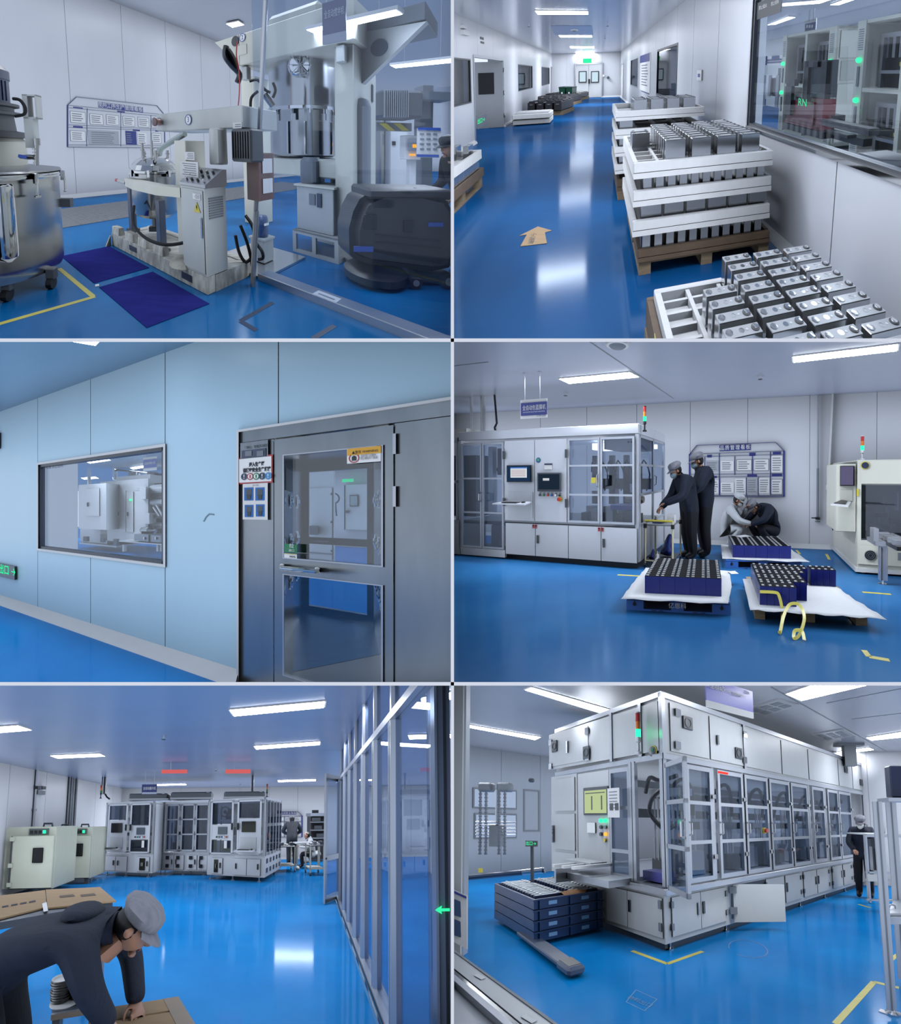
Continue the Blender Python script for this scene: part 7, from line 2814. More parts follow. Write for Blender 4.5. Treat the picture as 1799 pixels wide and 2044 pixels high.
for k in range(3):
    part(fn,'grille_ring',MB(M).lathe((c_[0],yR - .02,c_[1]),[(.025 + k * .022,0),(.025 + k * .022,.004),(.029 + k * .022,.004),(.029 + k * .022,0)],20,ax=(0,-1,0),cap=False),MGREY,0)
part(dd,'door_handle',MB(M).box(*(lambda a,b: (a[0],b[0],yR - .025,yR - .012,b[1],a[1]))(pz(1792,1103),pz(1798,1118))),MGREY,0)
# side console with screen (slanted to the left)
y2 = yR + .5
lp = MB(M)
cl = pz(1674,930)
lp.box(cl[0] - .02,c0,yR + .05,1.4,pz(1674,1062)[1],pz(1680,926)[1],.01)
cn = part(t,'console',lp,CREAM,0)
part(cn,'console_screen',fby(f4,(1677,930,1705,970),yR + .05,yR + .02),BLACK,0)
part(cn,'screen',fby(f4,(1678.5,931.5,1703.5,968),yR + .02,yR + .015),mat('violet_screen',(84,76,104),rough=.2),0)
part(cn,'console_recess',fby(f4,(1677,978,1702,1000),yR + .05,yR + .045),mat('recess_cream',(188,190,182),rough=.5),0)
kx0, kx1 = pz(1654,1005)[0], pz(1702,1003)[0]
kz = pz(1680,1006)[1]
ky = part(cn,'keyboard_tray',MB(M).prism([(kx0,yR - .15,kz - .01),(kx0 + .22,yR - .2,kz - .03),(kx1,yR + .05,kz + .02),(kx0 + .2,yR + .1,kz + .04)],(0,0,0),(0,0,.02)),WHITEP,0)
part(ky,'keyboard',MB(M).prism([(kx0 + .05,yR - .11,kz + .012),(kx0 + .2,yR - .14,kz),(kx1 - .06,yR + .03,kz + .035),(kx0 + .2,yR + .06,kz + .05)],(0,0,.006),(0,0,.014)),BLACK,0)
sk = MB(M)
sx = pz(1727,929)
lg = part(t,'round_logo',MB(M).cyl((sx[0],yR,sx[1]),(sx[0],yR - .006,sx[1]),.058,n=24),YEL)
part(lg,'logo_disc',MB(M).cyl((sx[0],yR - .006,sx[1]),(sx[0],yR - .009,sx[1]),.047,n=24),NAVY)
part(t,'yellow_label',fby(f4,(1710,976,1715,990),yR,yR - .006),YEL,0)
for i in range(3):
    xx = c0 + .25 + i * .22
    part(t,'inner_slide',MB(M).box(xx - .03,xx + .03,1.3,1.4,zb1,zb1 + .45 - .1 * i),ALU,0)
    part(t,'inner_head',MB(M).box(xx - .08,xx + .1,1.2,1.4,zb1 + .38 - .1 * i,zb1 + .45 - .1 * i),DGREY,0)
for px, rr in (((1765,1010),.02),((1770,1030),.03),((1790,1000),.03)):
    c_ = f4.y(px[0],px[1],1.3)
    part(t,'inner_rod',MB(M).cyl((c_[0],1.3,c_[1] - .15),(c_[0],1.3,c_[1] + .15),rr,n=8),ALU)
part(t,'conveyor',MB(M).box(c0 + .2,c0 + .42,-.2,1.6,zb1 + .04,zb1 + .09),BLACK,0)
part(t,'conveyor_rail',MB(M).box(c0 + .42,c0 + .46,-.2,1.6,zb1 + .04,zb1 + .12),ALU,0)
for i in range(5):
    part(t,'clamp_block',MB(M).box(c0 + .2,c0 + .36,-.1 + i * .15,-.04 + i * .15,zb1 + .09,zb1 + .15),ALU,0)
for x, y in ((c0 + .1,yR + .1),(4.4,yR + .1),(c0 + .1,2.1)):
    part(t,'levelling_foot',MB(M).lathe((x,y,0),[(.04,0),(.04,.012),(.014,.02),(.014,.05)],12),ALU)
signal_tower(R4,None,f4.p(pz(1726,918)[0],yR + .1,zt),'g','signal tower with green light on the inspection machine',1.0,WHITEP)
t = thing(R4,'conveyor_stand',f4.p(*f4.z(1762,1166)),'aluminium profile stand with round foot before the inspection machine','stand')
x, y = f4.z(1762,1166)
part(t,'profile',MB(M).box(x - .04,x + .04,y - .04,y + .04,.06,zb1 + .02).box(x - .046,x - .03,y - .046,y - .03,.06,zb1).box(x + .03,x + .046,y - .046,y - .03,.06,zb1),ALU,0)
part(t,'foot',MB(M).lathe((x,y,0),[(.05,0),(.05,.012),(.015,.02),(.012,.06)],14),CHROME)
part(t,'bracket',MB(M).box(x - .1,x + .16,y - .05,y + .3,zb1 + .02,zb1 + .08),ALU,0)
part(t,'bracket_arm',MB(M).box(x - .12,x - .06,y - .05,y + .1,zb1 + .08,zb1 + .25),ALU,0)


# ================================================================== stacking hall (bottom left)
M = W5.M
PART = mat('partition_aluminium',(176,184,198),rough=.3,metal=.7,var=.06)


def at5(px,y):
    return R5.at(px[0],px[1],y)


def fb5(px,y,d,bev=0.0):
    a, b = R5.at(px[0],px[1],y), R5.at(px[2],px[3],y)
    return MB().box(min(a.x,b.x),max(a.x,b.x),y,y + d,min(a.z,b.z),max(a.z,b.z),bev)


# --- glass partition
t = thing(R5,'glass_partition',W5.p(2.5,0,0),'tall aluminium and glass partition running along the right side','partition')
us = [.50 + .635 * i for i in range(7)]
for i, u in enumerate(us):
    ps = part(t,'post',MB(M).box(u - .035,u + .035,-.04,.04,.06,2.34),PART,0)
    part(ps,'post_groove',MB(M).box(u - .006,u + .006,-.043,-.038,.06,2.34),MGREY,0)
    part(t,'upper_post',MB(M).box(u - .02,u + .02,-.03,.03,2.40,CZ5),PART,0)
part(t,'head_rail',MB(M).box(-.1,5.6,-.045,.045,2.34,2.40),PART,0)
tr = part(t,'floor_track',MB(M).box(0,5.6,-.05,.06,0,.06),PART,0)
part(tr,'track_lip',MB(M).box(0,5.6,-.085,-.07,0,.03),CHROME,0)
GP = glass('partition_glass',(214,224,238),.13)
for a, b in zip(us,us[1:] + [5.05]):
    part(t,'pane',MB(M).box(a + .035,b - .035,-.003,.003,.06,2.34),GP,0)
    part(t,'upper_pane',MB(M).box(a + .02,b - .02,-.003,.003,2.40,CZ5),GP,0)
p = R5.at(884,1700,2.35)
t = thing(R5,'corner_post',(p.x,2.35,0),'wide blue grey corner post at the right edge','post')
part(t,'post_core',MB().box(p.x - .055,p.x + .055,2.33,2.45,0,CZ5),mat('post_blue_grey',(140,156,186),rough=.4),0)
part(t,'post_flange',MB().box(p.x - .075,p.x - .055,2.32,2.4,0,CZ5),PART,0)
part(t,'post_groove',MB().box(p.x + .0,p.x + .012,2.322,2.332,0,CZ5),DGREY,0)
e = R5.at(872,1818,2.30)
t = thing(R5,'exit_arrow',e,'green glowing arrow sign on the corner post','exit sign')  # a reflected exit arrow, built as a glowing shape on the post
s_ = .1
part(t,'arrow',MB().prism([(e.x - .0,2.315,e.z),(e.x + .05,2.315,e.z + .03),(e.x + .045,2.315,e.z + .01),(e.x + .11,2.315,e.z + .01),(e.x + .11,2.315,e.z - .01),(e.x + .045,2.315,e.z - .01),(e.x + .05,2.315,e.z - .03)],(0,0,0),(0,.004,0)),GREENS,0)

# --- open glass door
hA, hB = R5.fl(676,1792), R5.fl(647,1806)
pd = Plane(R5,hB,hA)
Ld = (hA - hB).length
zt = pd.hit(656,1545)[1]
t = thing(R5,'glass_door',hA,'open aluminium framed glass door at the far end of the partition','door')
fr = part(t,'door_frame',MB(pd.M).box(0,.07,-.02,.02,.02,zt).box(Ld - .06,Ld,-.02,.02,.02,zt).box(.07,Ld - .06,-.02,.02,zt - .12,zt).box(.07,Ld - .06,-.02,.02,.02,.14).box(.07,Ld - .06,-.02,.02,.80,.90),PART,0)
part(t,'pane',MB(pd.M).box(.07,Ld - .06,-.003,.003,.14,.80),GP,0)
part(t,'pane',MB(pd.M).box(.07,Ld - .06,-.003,.003,.90,zt - .12),GP,0)
part(t,'lock',MB(pd.M).cyl((.035,-.03,.85),(.035,-.02,.85),.02,n=12),BLACK)

# --- stacking machines
SMW = mat('stacker_white',(206,213,226),rough=.4,var=.03)


def stack_machine(label,L,Rr,depth,cols,kind,ybase=None,side=None):
    """L, Rr: floor points of the front corners; front split in columns (0..1)."""
    f = Fr(R5,L,Rr)
    w = (Rr - L).length
    H_ = 2.18
    t = thing(R5,'stacking_machine',(L + Rr) / 2,label,'machine','stacking machines')
    B = lambda x0, x1, y0, y1, z0, z1, bev=0: f.mb().box(x0 * w,x1 * w,y0,y1,z0,z1,bev)
    part(t,'top_plate',B(0,1,0,depth,H_ - .06,H_),SMW,0)
    part(t,'base_cabinet',B(0,1,.02,depth,.12,.66),SMW,0)
    part(t,'rear_wall',B(.02,.98,depth - .05,depth,.66,H_),MGREY,0)
    for x in (0,.97):
        part(t,'corner_post',B(x,x + .03,0,.06,.66,H_),MALU,0)
        part(t,'corner_post',B(x,x + .03,depth - .06,depth,.66,H_),MALU,0)
    for x in (.05,.45,.9):
        for y in (.1,depth - .1):
            part(t,'levelling_foot',f.mb().lathe((x * w,y,0),[(.05,0),(.05,.015),(.018,.02),(.018,.12)],10),ALU)
    n = len(cols)
    for i, (x0,x1,spec) in enumerate(cols):
        if spec == 'glass3':
            d = part(t,'glass_door',B(x0,x0 + .03,-.02,.01,.7,2.1).box(x1 * w - .03 * w,x1 * w,-.02,.01,.7,2.1).box(x0 * w,x1 * w,-.02,.01,.7,.75).box(x0 * w,x1 * w,-.02,.01,2.05,2.1),MALU,0)
            for z in (1.18,1.62):
                part(d,'door_rail',B(x0,x1,-.02,.01,z,z + .04),MALU,0)
            for a, b in ((.75,1.18),(1.22,1.62),(1.66,2.05)):
                part(d,'pane',B(x0 + .03,x1 - .03,-.006,-.002,a,b),GLASSD,0)
        else:
            d = part(t,'screen_door',B(x0,x0 + .03,-.02,.01,.7,2.12).box(x1 * w - .03 * w,x1 * w,-.02,.01,.7,2.12).box(x0 * w,x1 * w,-.02,.01,.7,.73).box(x0 * w,x1 * w,-.02,.01,2.08,2.12),SMW,0)
            if spec == 'monitor':
                part(d,'pane',B(x0 + .03,x1 - .03,-.006,-.002,1.66,2.08),GLASSD,0)
                part(d,'door_panel',B(x0 + .03,x1 - .03,-.018,.0,.73,1.64),SMW,0)
                part(d,'monitor',B(x0 + .08,x1 - .10,-.03,-.018,1.28,1.56),BLACKG,0)
                part(d,'keyboard_recess',B(x0 + .06,x1 - .08,-.022,-.018,.80,1.14),mat('recess_white',(196,202,212),rough=.4),0)
                sh = part(d,'keyboard_tray',B(x0 + .03,x1 - .08,-.30,-.018,.80,.83),SMW,0)
                part(sh,'keyboard',B(x0 + .07,x1 - .16,-.26,-.12,.83,.85),BLACK,0)
                part(sh,'mouse',f.mb().sphere(((x1 - .12) * w,-.18,.85),.04,8,6,(1,1,.5)),BLACK)
            else:
                part(d,'pane',B(x0 + .03,x1 - .03,-.006,-.002,1.50,2.08),GLASSD,0)
                part(d,'door_panel',B(x0 + .03,x1 - .03,-.018,.0,1.08,1.48),SMW,0)
                part(d,'pane',B(x0 + .03,x1 - .03,-.006,-.002,.73,1.06),GLASSD,0)
                part(d,'touch_screen',B(x0 + .14,x0 + .30,-.03,-.018,1.22,1.42),mat('slate_screen',(84,94,110),rough=.2),0)
                for k in range(5):
                    part(d,'push_button',f.mb().cyl(((x0 + .12 + k * .045) * w,-.018,1.15),((x0 + .12 + k * .045) * w,-.035,1.15),.022,n=8),(BLACK,GREEN,BLUEV,WHITE,RED)[k])
                part(d,'hanging_tag',B(x0 + .26,x0 + .31,-.03,-.022,.85,1.05),PAPER,0)
            part(d,'door_handle',B(x1 - .03 if i % 2 == 0 else x0 + .005,x1 - .01 if i % 2 == 0 else x0 + .025,-.05,-.02,1.34,1.52),BLACK,0)
        # contents behind the glass
        for k in range(3):
            zz = .72 + k * .45
            xm = (x0 + x1) / 2
            it = part(t,'mechanism',B(xm - .09 + .03 * k,xm + .08,.35,.7,zz,zz + .22),DGREY if k % 2 else ALU,0)
            part(it,'actuator_rod',f.mb().cyl(((xm - .1) * w,.3,zz),((xm - .1) * w,.3,zz + .38),.02,n=8),ALU)
            part(it,'bracket',B(xm + .02,xm + .10,.28,.36,zz + .1,zz + .3),WHITEP,0)
        if spec == 'reel' or kind == 'reel':
            c_ = ((x0 + x1) / 2 * w,.2,1.83)
            rl = part(t,'reel',f.mb().lathe(c_,[(.15,0),(.15,.02),(.12,.02),(.12,0)],24,ax=(0,-1,0),cap=False),WHITEP)
            part(rl,'reel_hub',f.mb().cyl(c_,(c_[0],c_[1] - .03,c_[2]),.05,n=14),WHITEP)
    return t, f, w


L1, Q1 = R5.fl(205,1748), R5.fl(302,1752)
ta, fa, wa = stack_machine('left stacking machine beside the cream ovens',L1,Q1,.9,[(.06,.47,'monitor'),(.53,.94,'hmi')],'x')
L2, Q2 = R5.fl(322,1746), R5.fl(414,1748)
tb, fb_, wb = stack_machine('middle stacking machine with three glazed doors',L2,Q2,.9,[(.06,.35,'glass3'),(.40,.69,'glass3'),(.71,1.0,'glass3')],'x')
L3, Q3 = R5.fl(412,1755), R5.fl(527,1762)
tc, fc, wc = stack_machine('right stacking machine with a reel behind its upper pane',L3,Q3,1.7,[(.05,.46,'hmi'),(.53,.94,'monitor')],'reel')
# base cabinet doors, fans, side panes
for t, f, w, doors, fans in ((ta,fa,wa,((.02,.25),(.26,.49),(.70,.94)),()),(tb,fb_,wb,((.04,.26),(.27,.48),(.55,.76),(.78,.98)),(.12,.35,.63,.85)),(tc,fc,wc,((.08,.28),(.48,.70),(.71,.93)),())):
    for i, (a,b) in enumerate(doors):
        d = part(t,'base_door',f.mb().box(a * w,b * w,.005,.025,.16,.58),SMW,0)
        xh = (b - .05) if i % 2 == 0 else (a + .03)
        part(d,'door_handle',f.mb().box(xh * w,(xh + .018) * w,-.01,.006,.32,.46),BLACK,0)
        if f is not fb_ and ((f is fa and i == 2) or (f is fc and i == 0)):
            part(d,'inspection_pane',f.mb().box((a + .05) * w,(b - .08) * w,-.004,.006,.20,.54),BLACKG,0)
            part(d,'air_unit',f.mb().box((a + .08) * w,(b - .11) * w,-.012,-.003,.32,.42),CHROME,0)
    for x in fans:
        for z in (.22,.46):
            part(t,'fan_vent',f.mb().box((x - .035) * w,(x + .035) * w,-.012,.006,z,z + .10),BLACK,0)
for k in range(5):
    y0_ = .1 + k * .32
    for z0_, z1_ in ((1.5,2.08),(.75,1.42)):
        part(tc,'side_pane',fc.mb().box(wc - .002,wc + .004,y0_ + .03,y0_ + .29,z0_,z1_),GLASSD,0)
    part(tc,'side_post',fc.mb().box(wc - .03,wc + .012,y0_ - .015,y0_ + .02,.66,2.12),MALU,0)
    for z in (.22,.46):
        part(tc,'fan_vent',fc.mb().box(wc - .002,wc + .01,y0_ + .06,y0_ + .2,z,z + .12),BLACK,0)
part(ta,'side_panel',fa.mb().box(wa - .002,wa + .01,.06,.84,.14,2.1),SMW,0)
for nm, px, y in (('left',(257,1584,335,1597),10.2),('middle',(341,1581,424,1595),10.1),('right',(447,1580,530,1593),9.2)):
    t = thing(R5,'filter_unit',R5.at((px[0] + px[2]) / 2,px[3],y),'%s grey filter unit on the roof of the stacking machines' % nm,'filter unit','roof filter units')
    part(t,'unit_box',fb5(px,y,.6,.04),MGREY,0)
    part(t,'unit_rim',fb5((px[0] - 1,px[3] - 3,px[2] + 1,px[3]),y - .03,.66),SMW,0)
    part(t,'unit_grip',fb5((px[2] - 12,px[1] - 1.5,px[2] - 6,px[1] + 1),y - .02,.05),ALU,0)
for px, lab in (((201,1594),'slim signal tower on the left stacking machine'),((533,1591),'slim signal tower on the right stacking machine')):
    signal_tower(R5,None,R5.at(px[0],px[1],9.4),'',lab,1.05)
for i, xs_ in enumerate(((203,207,210),(502,505))):
    p = R5.at(xs_[0],1598,9.5)
    t = thing(R5,'cable_drop',(p.x,9.5,p.z),'%s bundle of conduits dropping to the stacking machines' % ('left','right')[i],'conduits')
    for x in xs_:
        a, b = R5.at(x,1585,9.5), R5.at(x,1533,9.5)
        part(t,'conduit',MB().cyl(a,(a.x,9.5,CZ5),.022,n=8),ALU)
    a = R5.at(xs_[-1],1585,9.5)
    c_ = R5.at(xs_[-1] + 9,1595,9.5)
    part(t,'flexible_end',MB().tube([a,a.lerp(c_,.4) - Vector((0,0,.03)),c_],.025,8),RUBBER)

# --- hanging sign and red display reflections built as glowing bars
t = thing(R5,'hanging_sign',R5.at(299,1585,8.6),'blue hanging sign above the left stacking machine','sign')
ps5 = Plane(R5,R5.at(284,1575,8.6),R5.at(314,1575,8.6))
part(t,'sign_plate',pbox(ps5,(284,1566,313,1585),0,.02),mat('sign_navy_b',(58,70,128),rough=.4),0)
part(t,'sign_footer',pbox(ps5,(284,1581.5,313,1585),.02,.024),mat('sign_pale',(170,180,205),rough=.4),0)
ptext(t,ps5,298.5,1574,6,'全自动叠片机',WHITE,d=.026,width=25)
for x in (290,308):
    a = ps5.hit(x,1566)
    part(t,'hanger_rod',MB(ps5.M).cyl((a[0],0,a[1]),(a[0],0,CZ5),.01,n=6),ALU)
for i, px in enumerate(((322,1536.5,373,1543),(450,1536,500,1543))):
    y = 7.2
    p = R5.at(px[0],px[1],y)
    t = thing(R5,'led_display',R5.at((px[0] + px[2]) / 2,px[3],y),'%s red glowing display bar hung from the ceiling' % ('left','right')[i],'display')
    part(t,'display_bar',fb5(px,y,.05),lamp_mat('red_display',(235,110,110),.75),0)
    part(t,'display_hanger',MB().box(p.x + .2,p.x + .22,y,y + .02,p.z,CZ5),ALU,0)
for px, py in ((327,1469),(431,1534),(480,1563)):
    sprinkler(R5,px,py,CZ5,'small ceiling sprinkler of the stacking hall, %s' % ('nearest' if py < 1500 else 'above the middle machine' if px < 450 else 'farthest'))

# --- cream ovens at the left
OVEN = mat('oven_cream',(206,212,196),rough=.4,var=.05)


def oven(label,px,yb):
    """px: (left, top, edge, right, bottom) pixels of the front and its door."""
    x0, yt, xd, x1, y_ = px
    a, b = R5.at(x0,yt,yb), R5.at(x1,y_,yb)
    z1 = a.z
    t = thing(R5,'oven',((a.x + b.x) / 2,yb,0),label,'oven','cream ovens')
    part(t,'oven_body',MB().box(a.x,b.x,yb,yb + 1.0,.14,z1,.01),OVEN,0)
    xd_ = R5.at(xd,yt,yb).x
    zd = R5.at(xd,yt + 17,yb).z
    d = part(t,'oven_door',MB().box(xd_,b.x - .02,yb - .05,yb,.16,zd,.01),OVEN,0)
    w_ = b.x - xd_
    part(d,'window',MB().box(xd_ + w_ * .5,xd_ + w_ * .75,yb - .056,yb - .05,.72,1.05,.01),BLACKG,0)
    for z in (.2,.62,1.2):
        part(d,'hinge',MB().box(xd_ - .05,xd_ + .05,yb - .08,yb - .04,z,z + .10,.006),OVEN,0)
    part(d,'hinge_rod',MB().cyl((xd_ - .01,yb - .06,.16),(xd_ - .01,yb - .06,zd),.012,n=8),DGREY)
    pn = part(t,'control_strip',MB().box(xd_ + w_ * .35,xd_ + w_ * .82,yb - .012,yb,z1 - .17,z1 - .04),mat('oven_panel',(90,98,104),rough=.4),0)
    for k in range(4):
        part(pn,'meter',MB().box(xd_ + w_ * (.38 + .1 * k),xd_ + w_ * (.45 + .1 * k),yb - .016,yb - .012,z1 - .15,z1 - .08),BLACKG if k < 3 else GREENL,0)
    for k in range(2):
        for j in range(3):
            part(t,'vent_slot',MB().box(a.x + .06 + j * .07,a.x + .11 + j * .07,yb - .004,yb,z1 - .1 - k * .09,z1 - .05 - k * .09),mat('vent_shadow',(120,124,116),rough=.6),0)
    for x in (a.x + .25,b.x - .25):
        mb = MB()
        mb.tube([(x - .1,yb + .1,z1),(x - .09,yb + .1,z1 + .07),(x + .09,yb + .1,z1 + .07),(x + .1,yb + .1,z1)],.022,8)
        part(t,'lifting_handle',mb,DGREY)
    for x in (a.x + .1,b.x - .1):
        part(t,'foot',MB().box(x - .05,x + .05,yb,yb + .1,0,.14),DGREY,0)
    return t


oven('large cream oven at the left edge',(-30,1652,30,105,1783),7.4)
t = oven('smaller cream oven beside the stacking machines',(107,1652,124,179,1766),8.6)
pp = R5.at(136,1686,8.53)
part(t,'paper_notice',fb5((129,1676,144,1694),8.52,.01),PAPER,0)

# --- left wall fittings
t = thing(R5,'emergency_light',W5L.p(*(lambda r: (r[0],0,r[2]))(rect(W5L,67,1568,84,1587))),'twin head emergency lamp on the left wall','emergency light')
part(t,'lamp_box',pbox(W5L,(69,1577,83,1587),.004,.1),MGREY,0)
part(t,'lamp_head',pbox(W5L,(67,1569,74,1576),.004,.12),DGREY,0)
part(t,'lamp_head',pbox(W5L,(76,1569,83,1576),.004,.12),DGREY,0)
t = thing(R5,'wall_conduit',W5L.p(W5L.hit(67,1640)[0],-.04,1.2),'single white conduit on the left wall above the ovens','conduit')
u_ = W5L.hit(67,1600)[0]
part(t,'conduit_tube',MB(W5L.M).cyl((u_,-.04,1.0),(u_,-.04,CZ5),.03,n=10),ALU)
part(t,'conduit_clip',MB(W5L.M).box(u_ - .05,u_ + .05,-.06,-.004,1.9,1.95),MGREY,0)
t = thing(R5,'wall_conduit',W5L.p(W5L.hit(140,1640)[0],-.04,1.2),'row of four conduits on the left wall','conduit')
for x in (134,139,143,149):
    u_ = W5L.hit(x,1600)[0]
    part(t,'conduit_tube',MB(W5L.M).cyl((u_,-.04,1.2),(u_,-.04,CZ5),.03,n=10),MGREY)
t = thing(R5,'step_ladder',R5.fl(190,1745),'grey steel step rack between oven and stacking machine','ladder')
for x in (179,191,202):
    part(t,'ladder_post',fb5((x,1664,x + 1.6,1740),9.9,.05),MGREY,0)
for i in range(5):
    part(t,'ladder_step',fb5((179,1668 + i * 16,203,1670.5 + i * 16),9.9,.3),MGREY,0)

# --- things by the back wall
tp = [(ch,(560.5 + i * 5.2,1620.5,565 + i * 5.2,1626)) for i,ch in enumerate('车间安全制度')]
wb5 = W5B
notice_board(R5,wb5,[(549,1671),(549,1630),(556,1620),(595,1620),(603,1628),(603,1671)],None,None,'notice board behind the standing worker on the back wall',tp,
             [(549,1630,603,1629),(550,1640,602,1640),(550,1650,602,1650),(550,1661,602,1661),(568,1630,568,1671),(585,1630,585,1671)],
             [((551 + 17 * i,1631.5 + 10.5 * j,566 + 17 * i,1638.5 + 10.5 * j),'plain') for i in range(3) for j in range(4)],[],lw=.03)
notice_board(R5,wb5,[(538,1671),(538,1630),(541,1624),(546,1626),(547,1671)],None,None,'edge of a second notice board beside the stacking machine',[],[(538,1645,547,1645),(538,1658,547,1658)],[((539,1632,546,1643),'plain')],[],lw=.03)
wp = R5.fl(582,1727)
person(R5,wp,math.radians(-8),'worker in dark jacket standing with back turned at the far table',dict(
    chest=(0,.05,1.27),neck=(0,.07,1.44),head=(0,.14,1.54),ell=(-.32,.08,1.15),wrl=(-.18,.30,1.06),elr=(.32,.08,1.15),wrr=(.18,.30,1.06)),height=1.76,jacket=DARKC,look=(0,-.5),bulk=1.2)
SIT = dict(pelvis=(0,0,.46),waist=(0,.03,.60),chest=(0,.10,.80),neck=(0,.16,.96),head=(0,.24,1.06),shl=(-.18,.12,.90),ell=(-.24,.25,.68),wrl=(-.12,.44,.70),shr=(.18,.12,.90),elr=(.24,.25,.68),wrr=(.12,.44,.70),
           hil=(-.1,.03,.45),knl=(-.12,.42,.46),anl=(-.12,.38,.09),tol=(-.12,.52,.045),hir=(.1,.03,.45),knr=(.12,.42,.46),anr=(.12,.38,.09),tor=(.12,.52,.045))
person(R5,R5.fl(627,1733),math.radians(75),'seated worker in white clothes behind the far cart',SIT,height=1.72,jacket=WHITEC,cap=None,look=(0,-.3))
GT = mat('cart_beige',(176,178,170),rough=.5)
for i, (xa,xb,yb_,zt,lab) in enumerate(((546,590,9.7,.78,'far tool cart with parts left of the standing worker'),(619,648,9.0,.85,'far tool cart in front of the seated worker'))):
    a, b = R5.at(xa,1700,yb_), R5.at(xb,1700,yb_)
    t = thing(R5,'tool_cart',((a.x + b.x) / 2,yb_,0),lab,'cart')
    part(t,'cart_top',MB().box(a.x,b.x,yb_,yb_ + .6,zt - .03,zt),DGREY,0)
    part(t,'cart_shelf',MB().box(a.x,b.x,yb_,yb_ + .6,.18,.21),GT,0)
    for x in (a.x,b.x - .03):
        for y in (yb_,yb_ + .57):
            part(t,'leg',MB().box(x,x + .035,y,y + .035,.08,zt),GT,0)
            part(t,'caster',MB().cyl((x,y + .02,.04),(x + .035,y + .02,.04),.04,n=10),DGREY)
    for k in range(4):
        x = a.x + (b.x - a.x) * (.15 + .22 * k)
        part(t,'loaded_part',MB().box(x,x + .1,yb_ + .2,yb_ + .4,zt,zt + .05 + .05 * (k % 2)),(ALU,MGREY,WHITEP,DGREY)[k],0)
a = R5.at(612,1690,10.4)
t = thing(R5,'work_table',R5.fl(600,1728),'white work table behind the carts','table')
part(t,'table_top',MB().box(R5.at(592,1690,10.5).x,R5.at(640,1690,10.5).x,10.5,11.1,.78,.82),WHITEP,0)
for x in (594,638):
    part(t,'leg',MB().box(R5.at(x,1690,10.5).x - .02,R5.at(x,1690,10.5).x + .02,10.5,10.55,0,.78),GT,0)
bagv5 = skin_mesh([(0,0,.1),(.12,0,.16),(-.12,.02,.12),(.05,.05,.28),(-.05,-.05,.26)],[(0,1),(0,2),(0,3),(0,4)],[.15,.11,.11,.09,.09],0,2)
WBAG = mat('white_bag',(216,222,230),rough=.5,var=.1,vscale=10,bump=.5,bscale=12)
for i, (px,py,s_,lab) in enumerate(((607,1727,1.2,'white plastic bags heaped on the floor between the carts'),(594,1738,.5,'small white bundle on the floor before the carts'),(583,1722,.55,'white bundle on the lower cart shelf'),(634,1722,.8,'white bundles on the shelf of the right cart'))):
    p = R5.fl(px,py)
    mb = MB()
    mb.mesh(bagv5,Matrix.Translation(p + Vector((0,0,.22 if i > 1 else 0))) @ Matrix.Scale(s_,4))
    solo(R5,'plastic_bag',mb,WBAG,p,lab,'bag',smooth=60)
t = thing(R5,'dark_rack',R5.fl(635,1722),'dark rack with equipment behind the seated worker','rack')
part(t,'rack_body',fb5((621,1626,652,1715),12.0,.6),mat('rack_black',(44,40,46),rough=.5),0)
part(t,'rack_header',fb5((620,1623,652,1629),11.9,.7),ALU,0)
for i in range(3):
    part(t,'rack_shelf',fb5((622,1640 + i * 16,650,1642 + i * 16),11.85,.2),MGREY,0)
    part(t,'rack_device',fb5((625 + 4 * i,1632 + i * 16,640 + 3 * i,1639 + i * 16),11.85,.2),DGREY,0)
part(t,'rack_arm',fb5((624,1617,636,1623),11.9,.1),BLACK,0)

# --- table with flattened cartons, left foreground
t = thing(R5,'carton_sheet',R5.fl(100,1810,.93),'flattened brown carton with print lying on the table at the left','carton')
for pts, nm in (((( -40,1846),(93,1813),(90,1779),(-40,1795)),'left_flap'),(((95,1815),(232,1801),(200,1773),(91,1778)),'right_flap')):
    q = [R5.fl(*p,.93) for p in pts]
    part(t,nm,MB().prism(q,(0,0,0),(0,0,.012)),CARD,0)
q = [R5.fl(*p,.944) for p in ((84,1804),(93,1801),(96,1818),(87,1820))]
part(t,'packing_tape',MB().prism(q,(0,0,0),(0,0,.002)),WHITE,0)
for i in range(4):
    q = [R5.fl(*p,.944) for p in ((4 + i * 18,1812 - i * 3.2),(17 + i * 18,1809.5 - i * 3.2),(17 + i * 18,1806.5 - i * 3.2),(4 + i * 18,1809 - i * 3.2))]
    part(t,'print_mark',MB().prism(q,(0,0,0),(0,0,.001)),INK,0)
for i in range(2):
    q = [R5.fl(*p,.944) for p in ((120 + i * 42,1792 - i * 2),(150 + i * 42,1789 - i * 2),(146 + i * 42,1785 - i * 2),(118 + i * 42,1788 - i * 2))]
    part(t,'print_box',MB().prism(q,(0,0,0),(0,0,.001)),CARDD,0)
t = thing(R5,'packing_table',R5.fl(60,1960),'dark packing table under the flattened carton','table')
q = [R5.fl(*p,.905) for p in ((-60,1858),(225,1806),(195,1778),(-60,1800))]
part(t,'table_top',MB().prism(q,(0,0,-.03),(0,0,.02)),DGREY,0)
for p in (q[0] + Vector((.25,.05,0)),q[1] - Vector((.08,-.02,0)),q[2] - Vector((.05,.05,0))):
    part(t,'leg',MB().box(p.x - .02,p.x + .02,p.y - .02,p.y + .02,0,.88),MGREY,0)

